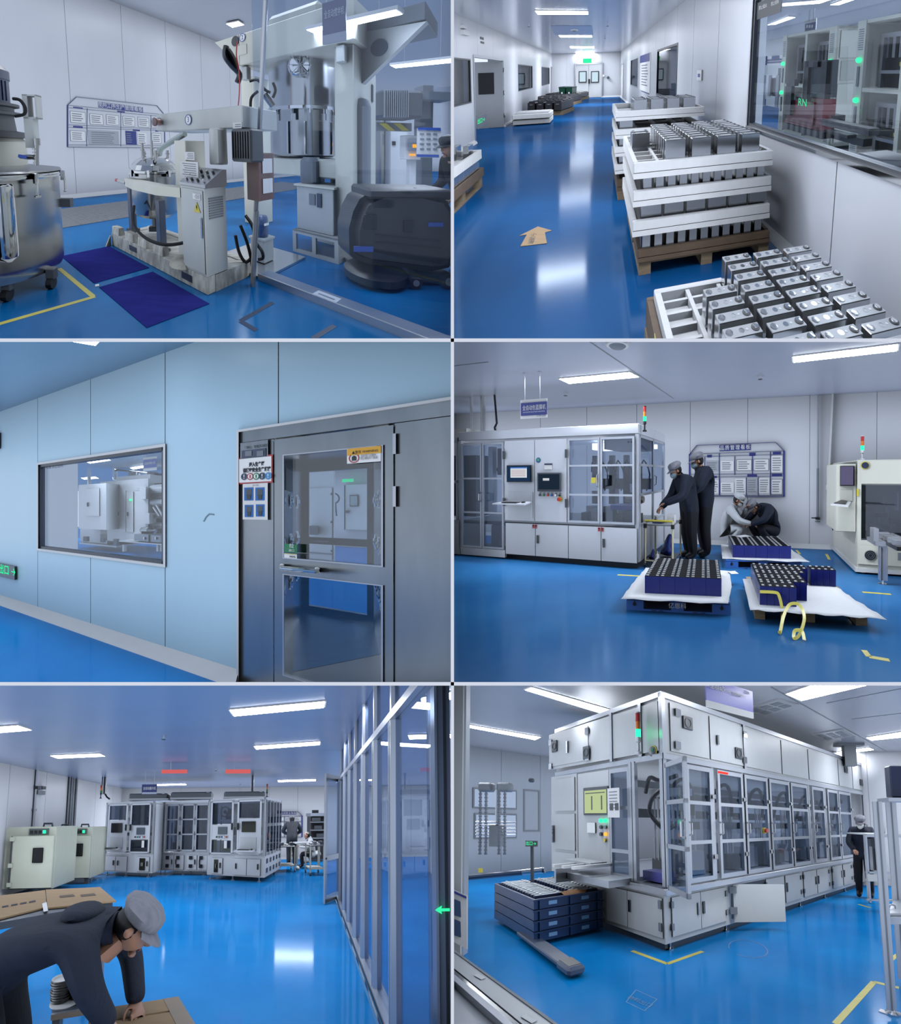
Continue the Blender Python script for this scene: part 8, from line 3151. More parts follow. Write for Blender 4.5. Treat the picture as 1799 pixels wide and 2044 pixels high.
# --- work bench with white paper stacks, in front
zb = .56
t = thing(R5,'work_bench',R5.fl(150,2010,zb),'dark bench with paper stacks in front of the bending worker','bench')
q = [R5.fl(*p,zb) for p in ((105,2022),(205,2006),(196,1968),(100,1975))]
part(t,'bench_top',MB().prism(q,(0,0,-.03),(0,0,0)),mat('bench_slate',(70,80,98),rough=.4),0)
a, b = q[0], q[1]
part(t,'bench_edge',MB().bar(a - Vector((0,.01,.015)),b - Vector((0,.01,.015)),.02,.03),ALU,0)
part(t,'leg',MB().box(b.x - .05,b.x - .01,b.y,b.y + .04,0,zb - .03),MGREY,0)
part(t,'leg',MB().box(a.x,a.x + .04,a.y,a.y + .04,0,zb - .03),MGREY,0)
for i, (px,r_,n,lab) in enumerate((((121,1997),.055,9,'left stack of white paper cups on the bench'),((161,1985),.075,14,'tall stack of white paper cups on the bench'),((178,1999),.06,12,'right stack of white paper cups on the bench'))):
    p = R5.fl(*px,zb)
    t = thing(R5,'paper_cup_stack',p,lab,'paper cups','paper cup stacks')
    for k in range(n):
        z = .014 * k
        dx = .004 * math.sin(k * 1.7)
        part(t,'paper_cup',MB().lathe(p + Vector((dx,0,z)),[(r_ * .85,0),(r_,.016),(r_ * 1.02,.018),(r_ * .8,.004)],20),WHITE)
p = R5.fl(132,1999,zb)
solo(R5,'paper_disc',MB().lathe(p,[(.085,0),(.085,.004)],28),WHITE,p,'flat white paper disc lying before the cup stacks','disc')

# --- carton under the worker's hands
zc = .60
t = thing(R5,'carton_box',R5.fl(280,2044,.3),'closed brown carton under the hands of the bending worker','carton')
q = [R5.fl(*p,zc) for p in ((178,2018),(356,1991),(392,2050),(180,2085))]
e1, e2 = (q[1] - q[0]), (q[3] - q[0])
qq = [q[0],q[1],q[2],q[3]]
part(t,'carton_body',MB().prism(qq,(0,0,-.4),(0,0,-.006)),CARD,0)
m1, m2 = q[0].lerp(q[3],.42), q[1].lerp(q[2],.42)
part(t,'flap',MB().prism([q[0],q[1],m2,m1],(0,0,-.006),(0,0,.004)),CARD,0)
m3, m4 = q[0].lerp(q[3],.47), q[1].lerp(q[2],.47)
part(t,'flap',MB().prism([m3,m4,q[2],q[3]],(0,0,-.006),(0,0,.004)),CARD,0)
tpx = [q[1].lerp(q[0],.18),q[1],q[2],q[2].lerp(q[3],.18)]
part(t,'kraft_tape',MB().prism(tpx,(0,0,.004),(0,0,.006)),mat('kraft_tape',(150,128,102),rough=.5),0)

# --- bending worker
person(R5,(-1.10,1.66,0),math.radians(-90),'worker in navy hooded jacket and grey cap bending over a carton',dict(
    pelvis=(0,-.04,.86),waist=(0,.09,1.00),chest=(0,.32,1.09),neck=(0,.50,1.06),head=(0,.63,1.06),
    shr=(.17,.42,1.06),elr=(.20,.50,.86),wrr=(.12,.55,.70),shl=(-.17,.44,1.06),ell=(-.20,.56,.86),wrl=(-.10,.62,.69),
    hil=(-.10,-.08,.82),knl=(-.11,.02,.46),anl=(-.11,-.06,.09),tol=(-.11,.09,.045),hir=(.10,-.06,.82),knr=(.11,.04,.46),anr=(.11,-.04,.09),tor=(.11,.11,.045)),
    height=1.74,look=(0,-.75),bulk=1.12,curl=.45)
pz = Vector((-.72,1.66,1.17))
mb = MB()
hood = skin_mesh([(0,0,0),(.10,0,.0),(-.10,.0,.03),(.05,.10,-.02),(.05,-.10,-.02)],[(0,1),(0,2),(0,3),(0,4)],[.09,.07,.06,.06,.06],0,2)
mb.mesh(hood,Matrix.Translation(pz - Vector((0,0,.02))) @ Matrix.Diagonal((1.0,1.2,.62,1)))
hb = [o for o in R5.objs if o.type == 'EMPTY' and o.name.startswith('person')][-1]
part(hb,'hood',mb,NAVYC,60)


# ================================================================== filling machine hall (bottom right)
r6 = Fr(R6,C6,R6.fl(1720,1772))          # long face: x along it, y into the machine
l6 = Fr(R6,R6.fl(1205,1857),C6)          # short end face
LE = (C6 - R6.fl(1205,1857)).length
FW = mat('filler_white',(194,199,204),rough=.35,var=.04)
FAL = mat('filler_aluminium',(190,196,206),rough=.3,metal=.5)
ZT6, ZBND, ZBEN = 3.22, 2.45, .80
XE = 8.5
WD = 3.1        # width of the machine towards the left
M = r6.M
t = thing(R6,'filling_machine',C6,'very long white liquid filling machine with glazed doors','machine')
bd = part(t,'upper_housing',MB(M).box(0,XE,.0,WD - .3,ZBND,ZT6,.01),FW,0)
part(bd,'top_rail',MB(M).box(-.02,XE + .02,-.02,.06,ZT6 - .05,ZT6 + .02),FAL,0)
part(bd,'lower_rail',MB(M).box(-.02,XE + .02,-.03,.06,ZBND - .07,ZBND),FAL,0)
part(bd,'end_rail',MB(M).box(-.03,.03,-.02,WD - .3,ZT6 - .05,ZT6 + .02),FAL,0)
part(bd,'end_lower_rail',MB(M).box(-.03,.03,-.02,WD - .3,ZBND - .07,ZBND),FAL,0)
part(bd,'corner_edge',MB(M).box(-.03,.03,-.03,.03,ZBND,ZT6),FAL,0)
bx = [.12,.95,1.86,3.1,4.25,5.9,6.85,7.85]
for i, (a,b) in enumerate(zip(bx,bx[1:])):
    part(bd,'housing_panel',MB(M).box(a + .02,b - .02,-.012,0,ZBND + .05,ZT6 - .09),FW,0)
for i, x in enumerate(bx[1:-1]):
    if i in (1,):
        part(bd,'seam_post',MB(M).box(x - .03,x + .03,-.025,0,ZBND,ZT6 - .05),FAL,0)


def vent(f,px,plane='y',d=-.012,par=None):
    a, b = f.y(px[0],px[1],d), f.y(px[2],px[3],d)
    x0, x1, z0, z1 = min(a[0],b[0]), max(a[0],b[0]), min(a[1],b[1]), max(a[1],b[1])
    v = part(par,'fan_vent',MB(f.M).box(x0,x1,d - .02,d,z0,z1,.006),DGREY,0)
    part(v,'fan_ring',MB(f.M).lathe(((x0 + x1) / 2,d - .02,(z0 + z1) / 2),[(min(x1 - x0,z1 - z0) * .40,0),(min(x1 - x0,z1 - z0) * .40,.005),(min(x1 - x0,z1 - z0) * .30,.005),(min(x1 - x0,z1 - z0) * .30,0)],18,ax=(0,-1,0),cap=False),BLACK,0)


for px in ((1362,1428,1382,1459),(1467,1491,1481,1516),(1685,1528,1692,1544),(1716,1555,1722,1569)):
    vent(r6,px,par=bd)
for px in ((1431,1467,1435,1487),):
    a, b = r6.y(px[0],px[1],-.02), r6.y(px[2],px[3],-.02)
    part(bd,'housing_handle',MB(M).box(a[0],b[0],-.035,-.012,b[1],a[1]),CHROME,0)
for x, y in ((1353,1423),(1353,1488),(1487,1466),(1487,1517),(1725,1543),(1724,1570)):
    a = r6.y(x,y,-.02)
    part(bd,'hinge',MB(M).box(a[0] - .05,a[0] + .05,-.035,-.012,a[1] - .05,a[1] + .05),CHROME,0)
# base cabinet
bs = part(t,'base_cabinet',MB(M).box(0,XE,.05,WD - .4,.10,ZBEN - .08),FW,0)
part(bs,'bench_edge',MB(M).box(-.06,XE,-.06,WD - .35,ZBEN - .10,ZBEN - .02,.01),FAL,0)
part(bs,'kick_rail',MB(M).box(.06,XE,.12,WD - .5,.0,.10),BLACK,0)
doors = [(.12,.68),(.69,1.27),(2.42,3.05),(3.10,3.72),(3.85,4.45),(4.48,5.1),(5.3,5.9),(5.95,6.5),(6.7,7.3)]
for i, (a,b) in enumerate(doors):
    d = part(bs,'base_door',MB(M).box(a,b,.035,.05,.17,ZBEN - .15),FW,0)
    xh = b - .07 if i % 2 == 0 else a + .03
    part(d,'door_handle',MB(M).box(xh,xh + .04,.02,.036,.36,.52),DGREY if i % 2 else CHROME,0)
    xg = a - .02 if i % 2 == 0 else b - .02
    for z in (.25,.52):
        part(d,'hinge',MB(M).box(xg,xg + .045,.022,.05,z,z + .08),MGREY,0)
# open base door
ox = 1.42
part(bs,'open_bay',MB(M).box(ox,2.4,.046,.052,.17,ZBEN - .15),BLACK,0)
a0_ = math.radians(-38)
od = r6.M @ Matrix.Translation((ox,.02,0)) @ Matrix.Rotation(a0_,4,'Z')
d = part(bs,'open_door',MB(od).box(0,.80,-.02,0,.13,ZBEN - .12),FW,0)
for z in (.25,.55):
    part(d,'hinge',MB(od).box(-.06,.05,-.035,-.018,z,z + .10),MGREY,0)
for x in (.15,1.35,2.6,3.8,5.0,6.2):
    part(t,'levelling_foot',MB(M).lathe((x,.12,0),[(.05,0),(.05,.015),(.018,.025),(.018,.1)],12),CHROME)
# glazed long side
posts = [.03,.30,.98,1.05,1.76,2.55,3.36,4.15,4.3,4.95,5.1,5.76,6.6,7.45,8.3]
bays = [(.40,.95),(1.09,1.75),(1.80,2.52),(2.58,3.33),(3.38,4.10),(4.32,4.93),(5.12,5.74),(5.78,6.58),(7.5,8.3)]
for i, (a,b) in enumerate(bays):
    fw = .055
    d = part(t,'glass_door',MB(M).box(a,a + fw,-.03,.01,ZBEN,2.36).box(b - fw,b,-.03,.01,ZBEN,2.36).box(a + fw,b - fw,-.03,.01,ZBEN,ZBEN + .06).box(a + fw,b - fw,-.03,.01,2.30,2.36),FAL,0)
    for z in (1.30,1.83):
        part(d,'door_rail',MB(M).box(a + fw,b - fw,-.03,.01,z,z + .05),FAL,0)
    for c_, e_ in ((ZBEN + .06,1.30),(1.35,1.83),(1.88,2.30)):
        part(d,'pane',MB(M).box(a + fw,b - fw,-.008,-.004,c_,e_),PVC,0)
    mb = MB(M)
    mb.tube([(a + .02,-.03,1.42),(a + .02,-.08,1.44),(a + .02,-.08,1.58),(a + .02,-.03,1.60)],.014,8)
    part(d,'door_handle',mb,CHROME)
    for z in (1.08,1.92):
        part(d,'latch',MB(M).box(b - .02,b + .05,-.06,-.03,z,z + .07,.01),CHROME,0)
for x in (.02,.99,1.77,2.55,3.355,4.2,5.03,5.76,6.6,7.45,8.4):
    part(t,'side_post',MB(M).box(x - .03,x + .03,-.01,.05,ZBEN,ZBND - .05),FAL,0)
es = r6.y(1527,1658,-.06)
e_ = part(t,'emergency_stop',MB(M).cyl((es[0],-.03,es[1]),(es[0],-.07,es[1]),.05,n=16),YEL)
part(e_,'stop_knob',MB(M).cyl((es[0],-.07,es[1]),(es[0],-.11,es[1]),.035,n=14),RED)
part(t,'red_indicator',MB(M).box(1.1,1.35,-.034,-.028,2.31,2.34),REDL,0)
part(t,'rear_wall',MB(M).box(0.3,XE,WD - .5,WD - .45,ZBEN,ZBND),mat('filler_back',(150,154,166),rough=.5),0)
# mechanisms inside
random.seed(11)
for i in range(15):
    x = .5 + i * .52
    g = part(t,'filling_station',MB(M).box(x,x + .3,.45,.8,ZBEN,ZBEN + .25 + .1 * (i % 3)),(DGREY,ALU,MGREY)[i % 3],0)
    for k in range(4):
        part(g,'filling_tube',MB(M).cyl((x + .04 + k * .08,.62,ZBEN + .25),(x + .04 + k * .08,.62,1.95 + .05 * (k % 2)),.014,n=6),(ALU,WHITEP)[k % 2])
    part(g,'manifold',MB(M).box(x - .02,x + .34,.55,.72,1.93,2.03),(BLACK,DGREY)[i % 2],0)
    part(g,'valve_block',MB(M).box(x + .02,x + .26,.5,.7,1.48,1.60),(MGREY,BLACK,ALU)[i % 3],0)
    if i % 2 == 0:
        mb = MB(M)
        mb.tube([(x,.5,1.7),(x + .12,.42,2.12),(x + .35,.4,2.22),(x + .55,.45,2.05),(x + .62,.5,1.7)],.032,8,smooth=4)
        part(g,'cable_loop',mb,BLACK)
part(t,'inner_beam',MB(M).box(.3,XE - .2,.85,.95,1.65,1.78),DGREY,0)
part(t,'inner_beam',MB(M).box(.3,XE - .2,.85,.95,2.1,2.2),MGREY,0)

# short end with the open front door and control panel
ML = l6.M
part(bd,'end_panel',MB(ML).box(LE - 1.0,LE - .42,-.012,0,ZBND + .04,ZT6 - .09),FW,0)
part(bd,'end_panel',MB(ML).box(LE - .38,LE - .06,-.012,0,ZBND + .04,ZT6 - .09),FW,0)
part(bd,'end_panel',MB(ML).box(-1.55,LE - 1.06,-.012,0,ZBND + .04,ZT6 - .09),FW,0)
eh = part(bd,'end_hatch',MB(ML).box(-1.45,-.3,-.02,-.012,ZBND + .09,ZT6 - .14),FW,0)
for px in ((1103,1480,1113,1500),(1165,1491,1178,1514)):
    vent(l6,px,d=-.02,par=bd)
part(bd,'housing_handle',MB(ML).box(-.92,-.88,-.045,-.02,2.72,2.92),CHROME,0)
for x, z in ((-1.48,2.98),(-1.48,2.55),(-.32,3.0),(-.32,2.58)):
    part(bd,'hinge',MB(ML).box(x - .05,x + .05,-.035,-.012,z - .05,z + .05),CHROME,0)
for x in (LE - .40,LE - 1.03):
    part(bd,'seam_post',MB(ML).box(x - .03,x + .03,-.025,0,ZBND,ZT6 - .05),FAL,0)
lg = l6.y(1303,1500,-.02)
lo = part(bd,'round_logo',MB(ML).cyl((lg[0],-.014,lg[1]),(lg[0],-.02,lg[1]),.075,n=24),YEL)
part(lo,'logo_disc',MB(ML).cyl((lg[0] - .006,-.02,lg[1]),(lg[0] - .006,-.024,lg[1]),.064,n=24),NAVY)
part(lo,'logo_mark',MB(ML).cyl((lg[0] - .006,-.024,lg[1] + .02),(lg[0] - .006,-.026,lg[1] + .02),.025,n=14),GREEN)
for x in (LE - .02,LE - .55,LE - .62):
    part(t,'end_post',MB(ML).box(x - .035,x + .02,-.02,.04,ZBEN,ZBND - .05),FAL,0)
# glazed narrow bay left of the opening
gb = part(t,'narrow_door',MB(ML).box(.22,.26,-.02,.02,ZBEN,2.34).box(.62,.66,-.02,.02,ZBEN,2.34).box(.26,.62,-.02,.02,2.28,2.34).box(.26,.62,-.02,.02,ZBEN,.86).box(.26,.62,-.02,.02,1.15,1.2).box(.26,.62,-.02,.02,1.75,1.8),FAL,0)
for a, b in ((.86,1.15),(1.2,1.75),(1.8,2.28)):
    part(gb,'pane',MB(ML).box(.26,.62,-.004,.0,a,b),PVC,0)
# control panel
cp = part(t,'control_panel',MB(ML).box(-.62,.20,-.01,.05,1.0,2.34),FW,0)
a, b = l6.y(1167,1579,-.03), l6.y(1211,1623,-.03)
mo = part(cp,'monitor_frame',MB(ML).box(a[0] - .04,b[0] + .04,-.03,-.01,b[1] - .03,a[1] + .05,.006),DGREY,0)
sc_ = part(mo,'screen',MB(ML).box(a[0],b[0],-.034,-.03,b[1],a[1]),lamp_mat('lime_screen',(206,224,168),.75),0)
for x in (.33,.78):
    xx = a[0] + (b[0] - a[0]) * x
    part(sc_,'screen_gauge',MB(ML).box(xx,xx + .03,-.037,-.034,b[1] + .05,b[1] + .26),mat('gauge_green',(70,90,70),rough=.5),0)
part(sc_,'screen_header',MB(ML).box(a[0] + .03,b[0] - .03,-.037,-.034,a[1] - .05,a[1] - .035),mat('gauge_green',(70,90,70),rough=.5),0)
a, b = l6.y(1172,1642,-.03), l6.y(1188,1663,-.03)
part(cp,'small_display',MB(ML).box(a[0],b[0],-.03,-.01,b[1],a[1]),WHITE,0)
for px, m_ in (((1199,1638),GREENL),(1208 and (1208,1638),GREENL),((1200,1651),DGREY),((1209,1651),MGREY),((1209,1665),AMBERL),((1200,1665),DGREY),((1208,1677),YEL)):
    c_ = l6.y(px[0],px[1],-.02)
    part(cp,'push_button',MB(ML).cyl((c_[0],-.01,c_[1]),(c_[0],-.035,c_[1]),.028,n=12),m_)
a, b = l6.y(1213,1574,-.08), l6.y(1238,1632,-.08)
fn = part(cp,'hanging_sheet',MB(ML).box(a[0],b[0],-.085,-.08,b[1],a[1]),PAPER,0)
for i in range(6):
    z = a[1] - .06 - i * .045
    part(fn,'fine_print',MB(ML).box(a[0] + .04,b[0] - .05,-.087,-.085,z,z + .012),GINK,0)
for i in range(2):
    part(fn,'printed_picture',MB(ML).box(a[0] + .05 + i * .12,a[0] + .13 + i * .12,-.087,-.085,b[1] + .10,b[1] + .2),DGREY,0)
part(cp,'printer_shelf',MB(ML).box(-.6,.12,-.30,-.01,.96,1.0),FW,0)
lfp = part(t,'left_panels',MB(ML).box(-1.5,-.66,.0,.05,.70,2.36),FW,0)
for a, b, z0, z1 in ((-1.35,-.72,1.75,2.3),(-1.35,-.72,1.1,1.7),(-1.35,-.72,.75,1.05)):
    part(lfp,'panel_door',MB(ML).box(a,b,-.014,0,z0,z1),FW,0)
part(lfp,'panel_latch',MB(ML).box(-1.42,-1.38,-.04,-.01,1.2,1.5),CHROME,0)
part(bs,'end_base',MB(ML).box(-1.5,0,.05,.1,.1,.70),FW,0)
for a, b in ((.10,.56),(.57,LE - .08)):
    d = part(bs,'base_door',MB(ML).box(a,b,-.012,.052,.17,ZBEN - .15),FW,0)
    if a > .5:
        part(d,'door_handle',MB(ML).box(a + .03,a + .06,-.03,-.012,.38,.54),CHROME,0)
        for z in (.25,.52):
            part(d,'hinge',MB(ML).box(b - .06,b - .01,-.025,-.01,z,z + .1),MGREY,0)
part(bs,'end_bench',MB(ML).box(-.3,LE,-.06,.3,ZBEN - .10,ZBEN - .02),FAL,0)
# conveyor sticking out on the left end
cv = part(t,'infeed_conveyor',MB(ML).box(-.35,.66,-.4,.3,.74,.83),FAL,0)
for i in range(3):
    part(cv,'guide_rail',MB(ML).box(-.32 + i * .25,-.26 + i * .25,-.65,.3,.93 + .01 * i,.97 + .01 * i),WHITE,0)
part(cv,'end_plate',MB(ML).box(-.38,-.34,-.58,-.2,.70,.90),ALU,0)
# purple tray inside
part(t,'purple_tray',MB(ML).box(.72,1.12,.15,.4,ZBEN,.93),mat('tray_purple',(92,92,180),rough=.4),0)
for k in range(8):
    xk = .68 + k * .075
    part(t,'filling_tube',MB(ML).cyl((xk,.45,1.05),(xk,.45,1.98),.016,n=6),(ALU,WHITEP)[k % 2])
part(t,'cable_tray',MB(ML).box(.66,1.28,.35,.6,1.95,2.05),WHITEP,0)
part(t,'pump_block',MB(ML).box(.85,1.2,.4,.6,.95,1.35),MGREY,0)
mb = MB(ML)
mb.tube([(1.25,.1,2.05),(1.05,.05,1.9),(.95,.1,1.7),(1.1,.2,1.5),(1.3,.2,1.55)],.03,8,smooth=4)
part(t,'cable_loop',mb,BLACK)
mb = MB(ML)
mb.tube([(.66,.3,2.0),(.8,.25,2.2),(1.0,.25,2.15),(1.28,.3,2.2)],.03,8,smooth=4)
part(t,'cable_loop',mb,BLACK)
# open door leaf swung out from the corner
cA = r6.p(-.02,-.04)
fr_ = R6.fl(1370,1892)
q = (cA + (r6.p(.33,-.62) - cA).normalized() * .62)
pdL = Plane(R6,cA,R6.at(1371,1700,3.95))
xl = pdL.hit(1331,1600)[0]
xr = pdL.hit(1371,1600)[0]
dz0, dz1 = .78, pdL.hit(1370,1508)[1]
d = part(t,'open_glass_door',MB(pdL.M).box(xl,xl + .045,-.02,.02,dz0,dz1).box(xr - .045,xr,-.02,.02,dz0,dz1).box(xl,xr,-.02,.02,dz0,dz0 + .06).box(xl,xr,-.02,.02,dz1 - .06,dz1).box(xl,xr,-.02,.02,1.28,1.33).box(xl,xr,-.02,.02,1.80,1.85),FAL,0)
for a, b in ((dz0 + .06,1.28),(1.33,1.80),(1.85,dz1 - .06)):
    part(d,'pane',MB(pdL.M).box(xl + .045,xr - .045,-.003,.003,a,b),PVC,0)
mb = MB(pdL.M)
mb.tube([(xr - .02,-.02,1.42),(xr - .02,-.07,1.44),(xr - .02,-.07,1.60),(xr - .02,-.02,1.62)],.014,8)
part(d,'door_handle',mb,CHROME)
st = l6.y(1275,1500,-.12)
signal_tower(R6,None,l6.p(st[0],-.12,l6.y(1275,1506,-.12)[1]),'g','tall signal tower glowing green on the filling machine',1.5,WHITEP)

# --- hanging sign at the top
PS6 = Plane(R6,R6.at(1411,1390,4.6),R6.at(1411,1390,4.6) + Vector((.9,.30,0)))
PS6 = Plane(R6,R6.at(1411,1390,4.2),R6.at(1503,1385,4.7))
t = thing(R6,'hanging_sign',R6.at(1455,1395,4.4),'large violet and white hanging sign above the filling machine','sign')
x0, x1 = PS6.hit(1411,1400)[0], PS6.hit(1503,1390)[0]
za, zb_ = PS6.hit(1411,1397)[1], PS6.hit(1411,1410)[1]
part(t,'sign_plate',MB(PS6.M).box(x0,x1,0,.02,zb_,za),WHITE,0)
part(t,'sign_band',MB(PS6.M).box(x0,x1,0,.02,za,za + .28),mat('sign_violet',(96,100,220),rough=.4),0)
ptext(t,PS6,1432,1372,14,'全自动',WHITE,d=.004,width=28)
ptext(t,PS6,1452,1380,7,'AUTOMATIC FLUID DISPENSING',WHITE,d=.004,width=78)
ptext(t,PS6,1470,1388,8,'GONA',BLUEP,d=.004,width=20)
ptext(t,PS6,1491,1383,7,'国纳',GINK,d=.004,width=11)

# --- ceiling panels, vents and column
for i, px in enumerate((((1481,1418),(1556,1397),(1595,1408),(1528,1430)),((1618,1467),(1685,1456),(1708,1469),(1648,1479)))):
    q = [R6.fl(*p,CZ6 - .03) for p in px]
    c_ = sum(q,Vector()) / 4
    t = thing(R6,'air_diffuser',c_,'%s square louvre in the ceiling of the filling hall' % ('nearer','farther')[i],'air diffuser','ceiling louvres')
    part(t,'diffuser_frame',MB().prism(q,(0,0,0),(0,0,.03)),ALU,0)
    for a in (.12,.4,.68):
        for b in (.15,.55):
            e = lambda u, v: q[0].lerp(q[1],u).lerp(q[3].lerp(q[2],u),v)
            part(t,'louvre',MB().prism([e(a,b),e(a + .2,b),e(a + .2,b + .3),e(a,b + .3)],(0,0,-.006),(0,0,.0)),MGREY,0)
for i, px in enumerate((((1540,1372),(1770,1500)),((1650,1404),(1800,1375)),((1700,1436),(1800,1424)))):
    a, b = R6.fl(*px[0],CZ6 - .004), R6.fl(*px[1],CZ6 - .004)
    struct(R6,'trim_ceiling_%d' % (i + 1),MB().strip([a,b],.025,th=.003),MGREY)
a = R6.at(1695,1480,8.9)
b = R6.at(1702,1480,8.9)
t = thing(R6,'square_column',(a.x,8.9,2.9),'square steel column behind the filling machine','column')
part(t,'column_shaft',MB().box(a.x - .12,b.x + .08,8.9,9.05,3.0,CZ6),MGREY,0)
part(t,'column_collar',MB().box(a.x - .3,b.x + .26,8.85,9.1,CZ6 - .06,CZ6),MGREY,0)

# --- far left wall with doorway sign
t = thing(R6,'wall_sign',W6L.p(W6L.hit(953,1418)[0],-.02,W6L.hit(953,1430)[1]),'grey material passage sign on the bulkhead at the left','sign')
DIM = mat('dim_grey_print',(92,104,124),rough=.5)
ptext(t,W6L,953,1413,11,'物料通道',DIM,d=.02,width=42)
part(t,'sign_bar',pbox(W6L,(929,1421,979,1430),.004,.016),DIM,0)
ptext(t,W6L,954,1426,4,'MATERIAL PASSAGE',WALL,d=.02,width=38)
mb = MB(W6L.M)
for a, b, c, d_ in ((0,0,0,0),):
    pass
r0 = rect(W6L,1045,1575,1078,1660)
window(R6,W6L,(r0[0],r0[1],r0[2],r0[3]),'window_1',fw=.05,m=MGREY,glassm=mat('bright_pane',(200,212,228),rough=.2))
for i, px in enumerate(((947,1575,1029,1613),(950,1626,1029,1670))):
    r0 = rect(W6L,*px)
    wn = struct(R6,'window_%d' % (i + 2),MB(W6L.M).box(r0[0] - .04,r0[1] + .04,-.02,-.004,r0[2] - .04,r0[3] + .04),MGREY)
    part(wn,'pane',MB(W6L.M).box(r0[0],r0[1],-.026,-.02,r0[2],r0[3]),mat('pale_blue_pane',(180,196,220),rough=.2),0)
# chain hoists
t = thing(R6,'lift_frame',R6.at(990,1700,6.6),'steel lift frame with two chains at the left','lift')
for i, x in enumerate((969,1006)):
    p = R6.at(x,1575,6.6)
    hd = part(t,'hoist_head',MB().box(p.x - .13,p.x + .13,6.55,6.75,p.z - .05,p.z + .12,.03),MGREY)
    for dx in (-.05,.06):
        n_ = 34
        ln_ = MB()
        zb_ = R6.at(x,1700,6.6).z
        for k in range(n_):
            z = p.z - .05 - (p.z - zb_) * k / n_
            ln_.box(p.x + dx - (.022 if k % 2 else .012),p.x + dx + (.022 if k % 2 else .012),6.5,6.54,z - .03,z)
        part(t,'chain',ln_,mat('chain_steel',(110,116,128),rough=.4,metal=.6),0)
p = R6.at(989,1575,6.7)
part(t,'mast',MB().cyl((p.x,6.8,R6.at(989,1650,6.7).z),(p.x,6.8,p.z),.045,n=12),CHROME)
part(t,'drive_box',MB().box(p.x - .12,p.x + .10,6.7,6.9,R6.at(989,1690,6.7).z,R6.at(989,1648,6.7).z),MGREY,0)
for i in range(5):
    a, b = R6.at(950,1640 + i * 6.5,6.75), R6.at(1030,1641 + i * 6.5,6.75)
    part(t,'guard_bar',MB().cyl(a,b,.012,n=6),ALU)
a, b = R6.at(925,1752,6.3), R6.at(1088,1737,6.3)
part(t,'cross_tube',MB().cyl(a,b,.05,n=12),mat('dark_tube',(70,84,110),rough=.3,metal=.5))
part(t,'cross_tube_sleeve',MB().cyl(R6.at(1044,1741,6.29),R6.at(1084,1737,6.29),.055,n=12),CHROME)
t = thing(R6,'wall_lamp',R6.at(1058,1556,6.8),'small wall lamp above the window at the left','lamp')
part(t,'lamp_body',MB().box(R6.at(1054,1560,6.8).x,R6.at(1064,1560,6.8).x,6.8,6.9,R6.at(1058,1561,6.8).z,R6.at(1058,1553,6.8).z,.02),DGREY)
ex = R6.at(1060,1684,5.6)  # a reflected exit sign, built as a solid one on an added post
t = thing(R6,'exit_sign',ex,'green exit sign at the left of the filling machine','exit sign')
a, b = R6.at(1049,1678,5.6), R6.at(1072,1690,5.6)
part(t,'sign_box',MB().box(a.x,b.x,5.6,5.64,b.z,a.z),DGREY,0)
PX = Plane(R6,a,a + Vector((1,0,0)))
ptext(t,PX,1060,1684,8,'出口→',GREENS,d=.006,width=20)
part(t,'sign_post',MB().box((a.x + b.x) / 2 - .02,(a.x + b.x) / 2 + .02,5.62,5.66,0,b.z),DGREY,0)
solo(R6,'yellow_tag',MB().box(*(lambda a,b: (a.x,b.x,6.2,6.21,b.z,a.z))(R6.at(955,1733,6.2),R6.at(963,1742,6.2))),YEL,R6.at(959,1742,6.2),'small yellow tag on the lift frame','tag',smooth=0)

# --- blue crates of cells on a pallet truck
CRB = mat('crate_navy',(28,62,112),rough=.4,var=.15)
k0 = R6.fl(1066,1892)
k6 = Fr(R6,R6.fl(1066,1892),R6.fl(1204,1860))
Lk = (R6.fl(1204,1860) - R6.fl(1066,1892)).length
Dk = 1.5
hC = .135
for i in range(4):
    z0 = .06 + i * hC
    t = thing(R6,'plastic_crate',k6.p(Lk / 2,Dk / 2,z0),'%s navy blue crate in the stack left of the machine' % ('lowest','second','third','topmost')[i],'crate','stacked blue crates')
    part(t,'crate_wall',k6.mb().box(0,Lk,0,.03,z0,z0 + hC - .012).box(0,Lk,Dk - .03,Dk,z0,z0 + hC - .012).box(0,.03,.03,Dk - .03,z0,z0 + hC - .012).box(Lk - .03,Lk,.03,Dk - .03,z0,z0 + hC - .012),CRB,0)
    part(t,'crate_floor',k6.mb().box(.03,Lk - .03,.03,Dk - .03,z0,z0 + .02),CRB,0)
    part(t,'crate_rim',k6.mb().box(-.012,Lk + .012,-.012,.02,z0 + hC - .03,z0 + hC - .012),CRB,0)
    for xx in (.25,.72):
        part(t,'hand_hole',k6.mb().box(Lk * xx - .06,Lk * xx + .06,-.004,.0,z0 + .035,z0 + .085,.002),mat('hole_pale_blue',(110,160,210),rough=.5),0)
    for xx in (.08,.5,.92):
        part(t,'crate_rib',k6.mb().box(Lk * xx - .012,Lk * xx + .012,-.014,0,z0,z0 + hC - .02),CRB,0)
zc = .06 + 4 * hC
pt = None
